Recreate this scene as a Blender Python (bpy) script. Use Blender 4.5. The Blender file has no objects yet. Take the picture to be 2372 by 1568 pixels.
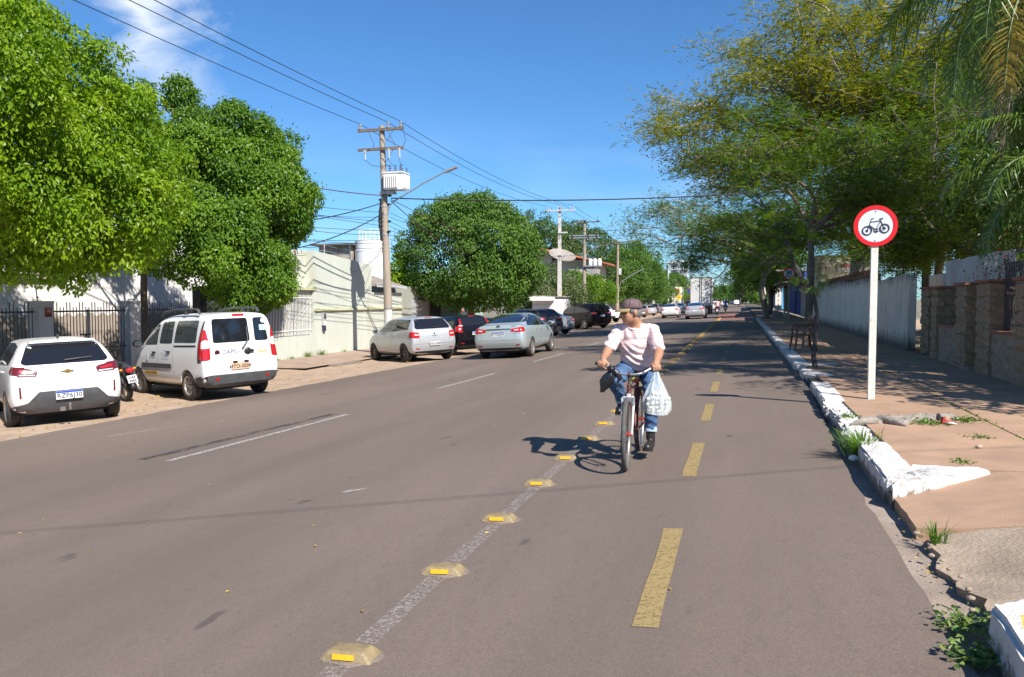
import bpy, bmesh, math, random
import numpy as np
from mathutils import Vector, Matrix
from mathutils.bvhtree import BVHTree
R = math.radians
rng = np.random.default_rng(7)
random.seed(7)
scene = bpy.context.scene
COL = scene.collection

# ---------------------------------------------------------------- camera
CAM_H = 1.57
cam_d = bpy.data.cameras.new('camera'); cam = bpy.data.objects.new('camera', cam_d); COL.objects.link(cam)
cam_d.sensor_width = 36.0; cam_d.lens = 36.0 * 0.76; cam_d.clip_start = 0.05; cam_d.clip_end = 6000
cam.location = (0, 0, CAM_H)
cam.rotation_euler = (R(90 - 2.8593), 0, R(16.356))
scene.camera = cam
# ---------------------------------------------------------------- sky
SUN_EL = R(43.5); SUN_AZ = math.atan2(0.77, -0.64)      # clockwise from +Y
world = bpy.data.worlds.new('World'); scene.world = world; world.use_nodes = True
nt = world.node_tree; nt.nodes.clear()
out = nt.nodes.new('ShaderNodeOutputWorld'); bg = nt.nodes.new('ShaderNodeBackground')
sky = nt.nodes.new('ShaderNodeTexSky'); sky.sky_type = 'NISHITA'; sky.sun_disc = False
sky.sun_elevation = SUN_EL; sky.sun_rotation = SUN_AZ
sky.air_density = 1.0; sky.dust_density = 0.25; sky.ozone_density = 2.2; sky.altitude = 200
bg.inputs['Strength'].default_value = 0.078
# thin cirrus: two stretched noises on the view direction, gathered into one drifting plume
tc = nt.nodes.new('ShaderNodeTexCoord')
def wn(t, **k):
    n = nt.nodes.new(t)
    for a, b in k.items(): setattr(n, a, b)
    return n
def wmath(op, a, b=None, clamp=False):
    n = wn('ShaderNodeMath', operation=op, use_clamp=clamp)
    for i, s in enumerate((a, b)):
        if s is None: continue
        if isinstance(s, (int, float)): n.inputs[i].default_value = s
        else: nt.links.new(s, n.inputs[i])
    return n.outputs[0]
def dirv(px, py):       # a sky direction given as angles seen from the street
    f = 0.76 * 2371; a, p = R(16.356), R(2.8593)
    fw = Vector((-math.sin(a)*math.cos(p), math.cos(a)*math.cos(p), -math.sin(p)))
    r = Vector((math.cos(a), math.sin(a), 0)); u = r.cross(fw)
    return (fw + r*((px-1185.5)/f) - u*((py-784)/f)).normalized()
c_top, c_bot = dirv(330, -60), dirv(415, 270)
axis = (c_bot - c_top).normalized()
def wdot(v):
    n = wn('ShaderNodeVectorMath', operation='DOT_PRODUCT'); nt.links.new(tc.outputs['Generated'], n.inputs[0]); n.inputs[1].default_value = v
    return n.outputs['Value']
side = c_top.cross(axis).normalized()
along = wmath('DIVIDE', wmath('SUBTRACT', wdot(axis), c_top.dot(axis)), (c_bot - c_top).length)
across = wmath('SUBTRACT', wdot(side), c_top.dot(side))
mp = wn('ShaderNodeMapping'); nt.links.new(tc.outputs['Generated'], mp.inputs['Vector'])
mp.inputs['Scale'].default_value = (3, 3, 5)
nz = wn('ShaderNodeTexNoise'); nz.inputs['Scale'].default_value = 2.6; nz.inputs['Detail'].default_value = 8; nz.inputs['Roughness'].default_value = .62
nz.inputs['Distortion'].default_value = .6
nt.links.new(mp.outputs[0], nz.inputs['Vector'])
acr2 = wmath('ADD', across, wmath('MULTIPLY', wmath('SUBTRACT', nz.outputs['Fac'], .5), .22))
prof = wmath('SUBTRACT', 1.0, wmath('DIVIDE', wmath('ABSOLUTE', acr2), 0.066), True)
fadeb = wn('ShaderNodeMapRange'); nt.links.new(along, fadeb.inputs[0]); fadeb.inputs[1].default_value = 1.15; fadeb.inputs[2].default_value = 0.2
fadet = wn('ShaderNodeMapRange'); nt.links.new(along, fadet.inputs[0]); fadet.inputs[1].default_value = -0.9; fadet.inputs[2].default_value = 0.0
cov = wmath('MULTIPLY', wmath('MULTIPLY', wmath('POWER', prof, 1.2), fadeb.outputs[0]), fadet.outputs[0])
# a faint veil low over the far end of the street
sep = wn('ShaderNodeSeparateXYZ'); nt.links.new(tc.outputs['Generated'], sep.inputs[0])
nz2 = wn('ShaderNodeTexNoise'); nz2.inputs['Scale'].default_value = 5; nz2.inputs['Detail'].default_value = 6
mp2 = wn('ShaderNodeMapping'); nt.links.new(tc.outputs['Generated'], mp2.inputs['Vector']); mp2.inputs['Scale'].default_value = (1, 1, 5)
nt.links.new(mp2.outputs[0], nz2.inputs['Vector'])
low = wn('ShaderNodeMapRange'); nt.links.new(sep.outputs['Z'], low.inputs[0]); low.inputs[1].default_value = .24; low.inputs[2].default_value = .02
veil = wmath('MULTIPLY', wmath('MULTIPLY', wmath('SUBTRACT', nz2.outputs['Fac'], .42, True), 1.8, True), low.outputs[0])
tot = wmath('ADD', wmath('MULTIPLY', cov, 1.0), wmath('MULTIPLY', veil, .55), True)
mix = wn('ShaderNodeMix', data_type='RGBA'); nt.links.new(tot, mix.inputs[0])
hs = wn('ShaderNodeHueSaturation'); hs.inputs['Saturation'].default_value = 1.0; hs.inputs['Value'].default_value = 1.0
nt.links.new(sky.outputs[0], hs.inputs['Color'])
tint = wn('ShaderNodeMix', data_type='RGBA', blend_type='MULTIPLY'); tint.inputs[0].default_value = 1; tint.inputs[7].default_value = (.46, .80, 1.12, 1)
nt.links.new(hs.outputs[0], tint.inputs[6])
nt.links.new(tint.outputs[2], mix.inputs[6]); mix.inputs[7].default_value = (6.8, 7.4, 8.2, 1)
nt.links.new(mix.outputs[2], bg.inputs['Color']); nt.links.new(bg.outputs[0], out.inputs[0])
# ---------------------------------------------------------------- sun
sd = bpy.data.lights.new('sun', 'SUN'); sun = bpy.data.objects.new('sun', sd); COL.objects.link(sun)
sd.energy = 4.6; sd.angle = R(0.53); sd.color = (1.0, 0.95, 0.87)
sdir = Vector((0.77*math.cos(SUN_EL), -0.64*math.cos(SUN_EL), math.sin(SUN_EL))).normalized()
sun.rotation_euler = sdir.to_track_quat('Z', 'Y').to_euler()
sun.location = (20, -15, 30)
# ---------------------------------------------------------------- picture
vs = scene.view_settings
vs.view_transform = 'Standard'; vs.look = 'None'; vs.exposure = 0.82; vs.gamma = 1.0; vs.use_curve_mapping = False
scene.render.engine = 'CYCLES'
cy = scene.cycles
cy.max_bounces = 6; cy.diffuse_bounces = 3; cy.glossy_bounces = 3; cy.transmission_bounces = 4; cy.transparent_max_bounces = 12
cy.caustics_reflective = False; cy.caustics_refractive = False
cy.use_denoising = True
scene.render.film_transparent = False

# ================================================================ helpers
MATS = {}
def _n(nt, t, **k):
    n = nt.nodes.new(t)
    for a, b in k.items(): setattr(n, a, b)
    return n
def M(name, col, rough=.6, metal=0.0, var=0.0, vscale=4.0, bump=0.0, bscale=40.0, coat=0.0, spec=.5, dirt=None, dscale=1.5, damt=.5, stretch=(1,1,1), emit=None):
    """plain procedural surface: base colour, noise variation, a second stain colour, fine relief"""
    if name in MATS: return MATS[name]
    m = bpy.data.materials.new(name); m.use_nodes = True; t = m.node_tree; b = t.nodes['Principled BSDF']
    b.inputs['Roughness'].default_value = rough; b.inputs['Metallic'].default_value = metal
    b.inputs['Specular IOR Level'].default_value = spec; b.inputs['Coat Weight'].default_value = coat; b.inputs['Coat Roughness'].default_value = .04
    b.inputs['Base Color'].default_value = (*col, 1)
    if emit: b.inputs['Emission Color'].default_value = (*emit[0], 1); b.inputs['Emission Strength'].default_value = emit[1]
    if var or bump or dirt:
        co = _n(t, 'ShaderNodeTexCoord'); mp = _n(t, 'ShaderNodeMapping'); mp.inputs['Scale'].default_value = stretch
        t.links.new(co.outputs['Object'], mp.inputs['Vector'])
    last = None
    if var:
        nz = _n(t, 'ShaderNodeTexNoise'); nz.inputs['Scale'].default_value = vscale; nz.inputs['Detail'].default_value = 6; nz.inputs['Roughness'].default_value = .65
        t.links.new(mp.outputs[0], nz.inputs['Vector'])
        rp = _n(t, 'ShaderNodeMapRange'); t.links.new(nz.outputs['Fac'], rp.inputs[0]); rp.inputs[1].default_value = .3; rp.inputs[2].default_value = .7
        mx = _n(t, 'ShaderNodeMix', data_type='RGBA'); t.links.new(rp.outputs[0], mx.inputs[0])
        mx.inputs[6].default_value = (*[c*(1-var) for c in col], 1); mx.inputs[7].default_value = (*[min(1, c*(1+var)) for c in col], 1)
        last = mx.outputs[2]
    if dirt:
        nz = _n(t, 'ShaderNodeTexNoise'); nz.inputs['Scale'].default_value = dscale; nz.inputs['Detail'].default_value = 8; nz.inputs['Roughness'].default_value = .7
        t.links.new(mp.outputs[0], nz.inputs['Vector'])
        rp = _n(t, 'ShaderNodeMapRange'); t.links.new(nz.outputs['Fac'], rp.inputs[0]); rp.inputs[1].default_value = .62 - .25*damt; rp.inputs[2].default_value = .78 - .12*damt; rp.inputs[4].default_value = min(1, .3 + damt)
        mx = _n(t, 'ShaderNodeMix', data_type='RGBA'); t.links.new(rp.outputs[0], mx.inputs[0])
        if last: t.links.new(last, mx.inputs[6])
        else: mx.inputs[6].default_value = (*col, 1)
        mx.inputs[7].default_value = (*dirt, 1); last = mx.outputs[2]
    if last: t.links.new(last, b.inputs['Base Color'])
    if bump:
        nz = _n(t, 'ShaderNodeTexNoise'); nz.inputs['Scale'].default_value = bscale; nz.inputs['Detail'].default_value = 5
        t.links.new(mp.outputs[0], nz.inputs['Vector'])
        bp = _n(t, 'ShaderNodeBump'); bp.inputs['Strength'].default_value = min(1, bump); bp.inputs['Distance'].default_value = .02
        t.links.new(nz.outputs['Fac'], bp.inputs['Height']); t.links.new(bp.outputs[0], b.inputs['Normal'])
    MATS[name] = m
    return m

def leafmat(name, a, b, back, rough=.4, trans=.35, spec=.4):
    """leaf: colour runs a..b by a per-leaf random number, light passes through"""
    if name in MATS: return MATS[name]
    m = bpy.data.materials.new(name); m.use_nodes = True; t = m.node_tree; p = t.nodes['Principled BSDF']; o = t.nodes['Material Output']
    at = _n(t, 'ShaderNodeAttribute', attribute_name='rnd')
    mx = _n(t, 'ShaderNodeMix', data_type='RGBA'); t.links.new(at.outputs['Fac'], mx.inputs[0])
    mx.inputs[6].default_value = (*a, 1); mx.inputs[7].default_value = (*b, 1)
    t.links.new(mx.outputs[2], p.inputs['Base Color']); p.inputs['Roughness'].default_value = rough; p.inputs['Specular IOR Level'].default_value = spec
    tr = _n(t, 'ShaderNodeBsdfTranslucent'); mb = _n(t, 'ShaderNodeMix', data_type='RGBA', blend_type='MULTIPLY'); mb.inputs[0].default_value = 1
    t.links.new(mx.outputs[2], mb.inputs[6]); mb.inputs[7].default_value = (*back, 1); t.links.new(mb.outputs[2], tr.inputs['Color'])
    ms = _n(t, 'ShaderNodeMixShader'); ms.inputs[0].default_value = trans
    t.links.new(p.outputs[0], ms.inputs[1]); t.links.new(tr.outputs[0], ms.inputs[2]); t.links.new(ms.outputs[0], o.inputs['Surface'])
    MATS[name] = m
    return m

def link(o, parent=None):
    COL.objects.link(o)
    if parent is not None: o.parent = parent
    return o
def tag(o, label=None, cat=None, group=None, kind=None):
    if label: o['label'] = label
    if cat: o['category'] = cat
    if group: o['group'] = group
    if kind: o['kind'] = kind
    return o
def thing(name, label, cat, loc=(0,0,0), rz=0.0, group=None):
    o = bpy.data.objects.new(name, None); o.empty_display_size = .1; COL.objects.link(o)
    o.location = loc; o.rotation_euler = (0, 0, rz)
    return tag(o, label, cat, group)
def copy_tree(o, parent=None):
    c = o.copy(); COL.objects.link(c); c.parent = parent
    for ch in o.children: copy_tree(ch, c)
    return c
def obj(name, me, mat=None, parent=None, loc=None, rot=None):
    o = bpy.data.objects.new(name, me); link(o, parent)
    if mat is not None and len(me.materials) == 0: me.materials.append(mat)
    if loc is not None: o.location = loc
    if rot is not None: o.rotation_euler = rot
    return o

class MB:
    """collects shapes into one mesh"""
    def __init__(s): s.v = []; s.f = []
    def add(s, vs, fs):
        k = len(s.v); s.v += [tuple(p) for p in vs]; s.f += [tuple(i + k for i in q) for q in fs]; return s
    def box(s, c, d, rz=0.0, m=None, top=1.0, topy=None):
        hx, hy, hz = d[0]/2, d[1]/2, d[2]/2; ty = top if topy is None else topy
        P = [(-hx,-hy,-hz),(hx,-hy,-hz),(hx,hy,-hz),(-hx,hy,-hz),(-hx*top,-hy*ty,hz),(hx*top,-hy*ty,hz),(hx*top,hy*ty,hz),(-hx*top,hy*ty,hz)]
        if rz: P = [(x*math.cos(rz)-y*math.sin(rz), x*math.sin(rz)+y*math.cos(rz), z) for x,y,z in P]
        if m is not None: P = [tuple(m @ Vector(p)) for p in P]
        P = [(x+c[0], y+c[1], z+c[2]) for x,y,z in P]
        return s.add(P, [(0,3,2,1),(4,5,6,7),(0,1,5,4),(1,2,6,5),(2,3,7,6),(3,0,4,7)])
    def bar(s, a, b, w, h=None):
        a, b = Vector(a), Vector(b); d = b-a; L = d.length; h = h or w
        q = d.to_track_quat('Z', 'Y').to_matrix()
        return s.box((a+b)/2, (w, h, L), m=q)
    def tube(s, pts, r, n=8, cap=True, closed=False):
        pts = [Vector(p) for p in pts]; k = len(pts)
        rs = [r]*k if isinstance(r, (int, float)) else list(r)
        up = Vector((0,0,1)); vs = []; prev = None
        for i, p in enumerate(pts):
            if closed: d = pts[(i+1) % k] - pts[i-1]
            else: d = pts[min(i+1,k-1)] - pts[max(i-1,0)]
            if d.length < 1e-9: d = Vector((0,0,1))
            d.normalize()
            if prev is None:
                a = d.cross(up)
                if a.length < .05: a = d.cross(Vector((1,0,0)))
            else:
                a = prev - d*prev.dot(d)
                if a.length < 1e-4: a = d.orthogonal()
            a.normalize(); prev = a; b = d.cross(a)
            for j in range(n):
                t = 2*math.pi*j/n; vs.append(p + (a*math.cos(t) + b*math.sin(t))*rs[i])
        fs = []
        for i in range(k if closed else k-1):
            i2 = (i+1) % k
            for j in range(n):
                fs.append((i*n+j, i*n+(j+1)%n, i2*n+(j+1)%n, i2*n+j))
        if cap and not closed:
            fs.append(tuple(range(n-1,-1,-1))); fs.append(tuple((k-1)*n+j for j in range(n)))
        return s.add(vs, fs)
    def lathe(s, prof, n=24, m=None, closed=False, a0=0, a1=2*math.pi):
        """profile of (r, z) turned about z"""
        full = abs(a1-a0-2*math.pi) < 1e-6; nn = n if full else n+1
        vs = []; k = len(prof)
        for i in range(nn):
            t = a0+(a1-a0)*i/n
            for r, z in prof: vs.append(Vector((r*math.cos(t), r*math.sin(t), z)))
        if m is not None: vs = [m @ p for p in vs]
        fs = []
        for i in range(n):
            i2 = (i+1) % nn
            for j in range(k if closed else k-1):
                j2 = (j+1) % k
                fs.append((i*k+j, i2*k+j, i2*k+j2, i*k+j2))
        return s.add(vs, fs)
    def sphere(s, c, r, nu=12, nv=8, m=None):
        r = (r, r, r) if isinstance(r, (int, float)) else r
        vs = []; fs = []
        for j in range(nv+1):
            ph = math.pi*j/nv
            for i in range(nu):
                t = 2*math.pi*i/nu; vs.append(Vector((r[0]*math.sin(ph)*math.cos(t), r[1]*math.sin(ph)*math.sin(t), r[2]*math.cos(ph))))
        if m is not None: vs = [m @ p for p in vs]
        vs = [p + Vector(c) for p in vs]
        for j in range(nv):
            for i in range(nu):
                i2 = (i+1) % nu
                fs.append((j*nu+i, (j+1)*nu+i, (j+1)*nu+i2, j*nu+i2))
        return s.add(vs, fs)
    def prism(s, poly, z0, z1, m=None):
        n = len(poly); P = [Vector((x,y,z0)) for x,y in poly] + [Vector((x,y,z1)) for x,y in poly]
        if m is not None: P = [m @ p for p in P]
        return s.add(P, [tuple(range(n-1,-1,-1)), tuple(range(n,2*n))] + [(i,(i+1)%n,n+(i+1)%n,n+i) for i in range(n)])
    def cyl(s, a, b, r, n=12, r2=None): return s.tube([a, b], [r, r if r2 is None else r2], n)
    def mesh(s, name, smooth=None):
        me = bpy.data.meshes.new(name); me.from_pydata(s.v, [], s.f); me.update()
        if smooth is not None: smooth_mesh(me, smooth)
        return me
    def build(s, name, mat, parent=None, smooth=None, loc=None, rot=None):
        return obj(name, s.mesh(name, smooth), mat, parent, loc, rot)
def smooth_mesh(me, ang=40):
    me.polygons.foreach_set('use_smooth', [True]*len(me.polygons))
    me.set_sharp_from_angle(angle=R(ang))
def text_mesh(s, size, ext=0.0, bold=0.0, align='CENTER'):
    c = bpy.data.curves.new('t', 'FONT'); c.body = s; c.size = size; c.extrude = ext; c.offset = bold; c.align_x = align; c.align_y = 'CENTER'; c.resolution_u = 2
    o = bpy.data.objects.new('t', c); COL.objects.link(o)
    dg = bpy.context.evaluated_depsgraph_get()
    me = bpy.data.meshes.new_from_object(o.evaluated_get(dg)); me.name = 'lettering'
    bpy.data.objects.remove(o); bpy.data.curves.remove(c)
    me.materials.clear()
    return me
def np_mesh(name, verts, faces_n, mat, rnd=None):
    """verts Nx3; faces all with faces_n corners laid out in order"""
    me = bpy.data.meshes.new(name); n = len(verts); nf = n//faces_n
    me.vertices.add(n); me.vertices.foreach_set('co', np.asarray(verts, np.float32).ravel())
    me.loops.add(n); me.loops.foreach_set('vertex_index', np.arange(n, dtype=np.int32))
    me.polygons.add(nf); me.polygons.foreach_set('loop_start', np.arange(0, n, faces_n, dtype=np.int32)); me.polygons.foreach_set('loop_total', np.full(nf, faces_n, np.int32))
    if rnd is not None:
        a = me.attributes.new('rnd', 'FLOAT', 'POINT'); a.data.foreach_set('value', np.asarray(rnd, np.float32))
    me.materials.append(mat); me.update(calc_edges=True); me.validate()
    return me
# ground height across the street (it falls to the left)
def road_z(x): return 0.055*(x+1.0)
SIDE_Z = 0.25
def left_z(x, y=0):
    if x > -12.4: return road_z(x)
    return -0.627 + (-12.4 - x)/3.2*0.055
# ================================================================ the setting
def road_mat():
    m = bpy.data.materials.new('asphalt'); m.use_nodes = True; t = m.node_tree; b = t.nodes['Principled BSDF']
    co = _n(t, 'ShaderNodeTexCoord')
    def noise(scale, st=(1,1,1), detail=6, rough=.6):
        mp = _n(t, 'ShaderNodeMapping'); mp.inputs['Scale'].default_value = st; t.links.new(co.outputs['Object'], mp.inputs['Vector'])
        n = _n(t, 'ShaderNodeTexNoise'); n.inputs['Scale'].default_value = scale; n.inputs['Detail'].default_value = detail; n.inputs['Roughness'].default_value = rough
        t.links.new(mp.outputs[0], n.inputs['Vector']); return n.outputs['Fac']
    def rng_(v, a, b_, lo=0, hi=1):
        n = _n(t, 'ShaderNodeMapRange'); t.links.new(v, n.inputs[0]); n.inputs[1].default_value = a; n.inputs[2].default_value = b_; n.inputs[3].default_value = lo; n.inputs[4].default_value = hi; return n.outputs[0]
    def mixc(f, c1, c2, mode='MIX'):
        n = _n(t, 'ShaderNodeMix', data_type='RGBA', blend_type=mode)
        if isinstance(f, float): n.inputs[0].default_value = f
        else: t.links.new(f, n.inputs[0])
        for i, c in ((6, c1), (7, c2)):
            if isinstance(c, tuple): n.inputs[i].default_value = (*c, 1)
            else: t.links.new(c, n.inputs[i])
        return n.outputs[2]
    base = mixc(rng_(noise(.35, (1, .35, 1)), .35, .65), (.19, .143, .113), (.24, .181, .144))
    base = mixc(rng_(noise(1.3, (1, .06, 1), 4), .42, .7, 0, .55), base, (.15, .115, .093))          # lengthwise wear
    base = mixc(rng_(noise(14, (1,.5,1), 6, .75), .5, .72, 0, .4), base, (.13, .098, .08))
    base = mixc(rng_(noise(95, (1,1,1), 4, .85), .42, .66, 0, .85), base, (.105, .08, .065))           # aggregate
    base = mixc(rng_(noise(210, (1,1,1), 2, .9), .62, .70, 0, .85), base, (.40, .33, .27))             # pale stone chips
    base = mixc(rng_(noise(.9, (2.2, .35, 1), 7, .72), .66, .74, 0, .55), base, (.07, .058, .052))
    base = mixc(rng_(noise(.22, (1, .5, 1), 5, .6), .5, .62, 0, .35), base, (.135, .104, .086))
    base = mixc(rng_(noise(3.2, (1, .55, 1), 3, .5), .69, .73, 0, .6), base, (.065, .054, .05))         # oil
    base = mixc(rng_(noise(.8, (1.3, .6, 1), 8, .75), .66, .8, 0, .5), base, (.30, .235, .185))            # dust
    t.links.new(base, b.inputs['Base Color']); b.inputs['Roughness'].default_value = .82; b.inputs['Specular IOR Level'].default_value = .35
    bp = _n(t, 'ShaderNodeBump'); bp.inputs['Strength'].default_value = .55; bp.inputs['Distance'].default_value = .006
    t.links.new(noise(190, (1,1,1), 3, .8), bp.inputs['Height']); t.links.new(bp.outputs[0], b.inputs['Normal'])
    return m
m_road = road_mat()
m_dirt = M('packed earth', (.40, .285, .20), .95, var=.22, vscale=2.2, bump=.7, bscale=30, dirt=(.42, .32, .24), dscale=1.1, damt=.5)
m_gutter = M('gutter concrete', (.27, .21, .165), .9, var=.2, vscale=3, bump=.5, bscale=70, dirt=(.38, .33, .28), dscale=2.5, damt=.35)
m_side = M('red-brown pavement concrete', (.375, .235, .15), .92, var=.18, vscale=1.6, bump=.18, bscale=70, dirt=(.27, .18, .125), dscale=.9, damt=.5)
m_side2 = M('grey-brown rough concrete', (.33, .255, .185), .95, var=.25, vscale=2.5, bump=.5, bscale=40, dirt=(.2, .16, .125), dscale=1.5, damt=.5)
m_kerb = M('limewashed kerb', (.66, .625, .59), .9, var=.12, vscale=5, bump=.9, bscale=26, dirt=(.30, .24, .19), dscale=4.5, damt=.42)
def kerb_wear(m):
    t = m.node_tree; b = t.nodes['Principled BSDF']; prev = b.inputs['Base Color'].links[0].from_socket; co = _n(t, 'ShaderNodeTexCoord'); sp = _n(t, 'ShaderNodeSeparateXYZ'); t.links.new(co.outputs['Object'], sp.inputs[0])
    nz = _n(t, 'ShaderNodeTexNoise'); nz.inputs['Scale'].default_value = 9; nz.inputs['Detail'].default_value = 9; nz.inputs['Roughness'].default_value = .75; t.links.new(co.outputs['Object'], nz.inputs['Vector'])
    r = _n(t, 'ShaderNodeMapRange'); t.links.new(sp.outputs['Z'], r.inputs[0]); r.inputs[1].default_value = .22; r.inputs[2].default_value = .08      # paint gone toward the gutter
    a = _n(t, 'ShaderNodeMath', operation='MULTIPLY_ADD'); t.links.new(r.outputs[0], a.inputs[0]); a.inputs[1].default_value = .32; t.links.new(nz.outputs['Fac'], a.inputs[2])
    q = _n(t, 'ShaderNodeMapRange'); t.links.new(a.outputs[0], q.inputs[0]); q.inputs[1].default_value = .60; q.inputs[2].default_value = .68
    mx = _n(t, 'ShaderNodeMix', data_type='RGBA'); t.links.new(q.outputs[0], mx.inputs[0]); t.links.new(prev, mx.inputs[6]); mx.inputs[7].default_value = (.24, .19, .15, 1); t.links.new(mx.outputs[2], b.inputs['Base Color'])
kerb_wear(m_kerb)
m_kerbraw = M('bare kerb concrete', (.25, .21, .18), .95, var=.25, vscale=9, bump=1, bscale=30)
m_joint = M('joint soil', (.10, .078, .06), 1, var=.3, vscale=20)
m_ground = M('far ground', (.2, .17, .12), 1, var=.3, vscale=.05)
m_lwalk = M('left pavement concrete', (.36, .26, .195), .95, var=.2, vscale=1.5, bump=.6, bscale=30, dirt=(.27,.2,.15), dscale=1, damt=.5)

def sheet(name, xs, ys, zf, mat, kind='structure'):
    v = [(x(y) if callable(x) else x, y, zf(x(y) if callable(x) else x, y)) for y in ys for x in xs]; n = len(xs)
    f = [(j*n+i, j*n+i+1, (j+1)*n+i+1, (j+1)*n+i) for j in range(len(ys)-1) for i in range(n-1)]
    me = bpy.data.meshes.new(name); me.from_pydata(v, [], f); me.update()
    o = obj(name, me, mat); o['kind'] = kind
    return o
# one large sheet to the horizon
gm = MB().add([(-2500,-300,-.86),(2500,-300,-.86),(2500,4500,-.86),(-2500,4500,-.86)], [(0,1,2,3)]).build('ground', m_ground); gm['kind'] = 'structure'
def ledge(y):
    y = min(max(y, -2), 24.0)
    return -9.76 - (24.0-y)*0.0465
ysr = list(np.concatenate([np.arange(-3, 30, .25), np.arange(30, 120, 2), np.arange(120, 900, 30)]))
_j = np.random.default_rng(3); _jl = {round(float(y),3): float(a) for y, a in zip(ysr, _j.normal(0, .012, len(ysr)))}
def redge(y): return 0.90 + (.22*min(1, max(0, (y-7)/7))) + _jl.get(round(float(y),3), 0)*.6
road = sheet('road', [lambda y: ledge(y)+_jl.get(round(float(y),3),0)*2, -8.2, -6, -4, -2, -.6, .3, redge], ysr, lambda x, y: road_z(x), m_road)
# strip of bare earth where the cars park nose-in
yl = list(np.concatenate([np.arange(-3, 60, .5), np.arange(60, 260, 5)]))
sheet('parking_strip', [-16.4, -15.6, -14.5, -13.4, -12.4, -11.4, -10.6, lambda y: ledge(y)+.12], yl, lambda x, y: left_z(x, y) - (.012 if x > -10.9 else 0) + .012*math.sin(x*3.1+y*1.7), m_dirt)
# right gutter, a shallow concrete strip; the asphalt laps over it
sheet('gutter', [lambda y: redge(y)-.06, 1.02, 1.2, 1.34], ysr[:180], lambda x, y: road_z(x) - .012 - (.03 if 1.0 < x else 0), m_gutter)
# red painted stretch of the cycle lane far down the street
m_red = M('worn red lane paint', (.26, .10, .075), .85, var=.2, vscale=.8, dirt=(.15,.12,.11), dscale=.6, damt=.4)
o = sheet('cycle_lane_paint', [-2.1, .9], list(np.arange(64, 92, 2.)), lambda x, y: road_z(x)+.004, m_red)

# ---- painted markings: worn sheets 4 mm over the asphalt
def worn_paint(name, col, cover, scale=26, st=(1,1,1)):
    m = bpy.data.materials.new(name); m.use_nodes = True; t = m.node_tree; b = t.nodes['Principled BSDF']; o_ = t.nodes['Material Output']
    co = _n(t, 'ShaderNodeTexCoord'); mp = _n(t, 'ShaderNodeMapping'); mp.inputs['Scale'].default_value = st; t.links.new(co.outputs['Object'], mp.inputs['Vector'])
    n = _n(t, 'ShaderNodeTexNoise'); n.inputs['Scale'].default_value = scale; n.inputs['Detail'].default_value = 9; n.inputs['Roughness'].default_value = .85; t.links.new(mp.outputs[0], n.inputs['Vector'])
    r = _n(t, 'ShaderNodeMapRange'); t.links.new(n.outputs['Fac'], r.inputs[0]); r.inputs[1].default_value = .62-cover*.3; r.inputs[2].default_value = .73-cover*.3; r.inputs[4].default_value = .92
    tr = _n(t, 'ShaderNodeBsdfTransparent'); ms = _n(t, 'ShaderNodeMixShader')
    b.inputs['Base Color'].default_value = (*col, 1); b.inputs['Roughness'].default_value = .8
    t.links.new(r.outputs[0], ms.inputs[0]); t.links.new(tr.outputs[0], ms.inputs[1]); t.links.new(b.outputs[0], ms.inputs[2]); t.links.new(ms.outputs[0], o_.inputs['Surface'])
    return m
m_yel = worn_paint('worn yellow road paint', (.35, .25, .10), .80, 42)
m_wht = worn_paint('worn white road paint', (.52, .48, .45), .62, 34)
m_wht2 = worn_paint('faded white edge paint', (.32, .265, .235), .58, 34)
m_skid = worn_paint('rubber skid', (.055, .052, .055), .55, 5, (1.5, .5, 1))
m_yel2 = worn_paint('bright yellow line paint', (.62, .36, .05), .9, 12)
def marking(name, x0, y0, x1, y1, w, mat, dz=.004, w1=None):
    d = Vector((x1-x0, y1-y0)); d.normalize(); s = Vector((d.y, -d.x)); w1 = w1 or w
    n = max(2, int(math.hypot(x1-x0, y1-y0)/.25)); v = []; f = []
    for i in range(n+1):
        t = i/n; cx, cy_ = x0+(x1-x0)*t, y0+(y1-y0)*t; ww = w+(w1-w)*t
        for k in (-.5, .5):
            j = random.gauss(0, .004)
            x, y = cx+s.x*(ww*k+j), cy_+s.y*(ww*k+j); v.append((x, y, road_z(x)+dz))
    for i in range(n): f.append((2*i, 2*i+1, 2*i+3, 2*i+2))
    me = bpy.data.meshes.new(name); me.from_pydata(v, [], f); me.update()
    return obj(name, me, mat, road)
for i in range(18):
    y0 = 3.61 + 3.245*i
    marking('yellow_dash', -.41, y0, -.41, y0+1.64, .122, m_yel)
for i in range(18):
    y0 = .42 + 3.245*i
    if y0 < 3 or y0 > 60: continue
for (x0, y0, x1, y1) in ((-6.31, 7.42, -6.05, 11.21), (-6.0, 15.0, -5.85, 18.4), (-5.87, 22.2, -5.75, 25.8), (-5.8, 29.8, -5.8, 33.4), (-5.8, 37.3, -5.8, 41), (-5.8, 45, -5.8, 48.5), (-5.8, 53, -5.8, 56.5)):
    marking('lane_dash', x0, y0, x1, y1, .10, m_wht)
marking('skid_mark', -6.75, 7.5, -6.35, 11.3, .16, m_skid, .0025)
yy = [3.09 + 1.135*i for i in range(66)]
for i in range(-1, 9):
    y0 = 3.09 + 1.135*i
    marking('edge_line', -1.665, y0+.13, -1.66, y0+1.03, .115, m_wht2)
marking('yellow_line', -1.62, 66, -1.62, 96, .16, m_yel2)
for i in range(16):        # the dashed stop line across the street
    x = -9.4 + i*.68
    marking('cross_dash', x, 70.5, x+.02, 71.3, .36, m_wht, .006)

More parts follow.
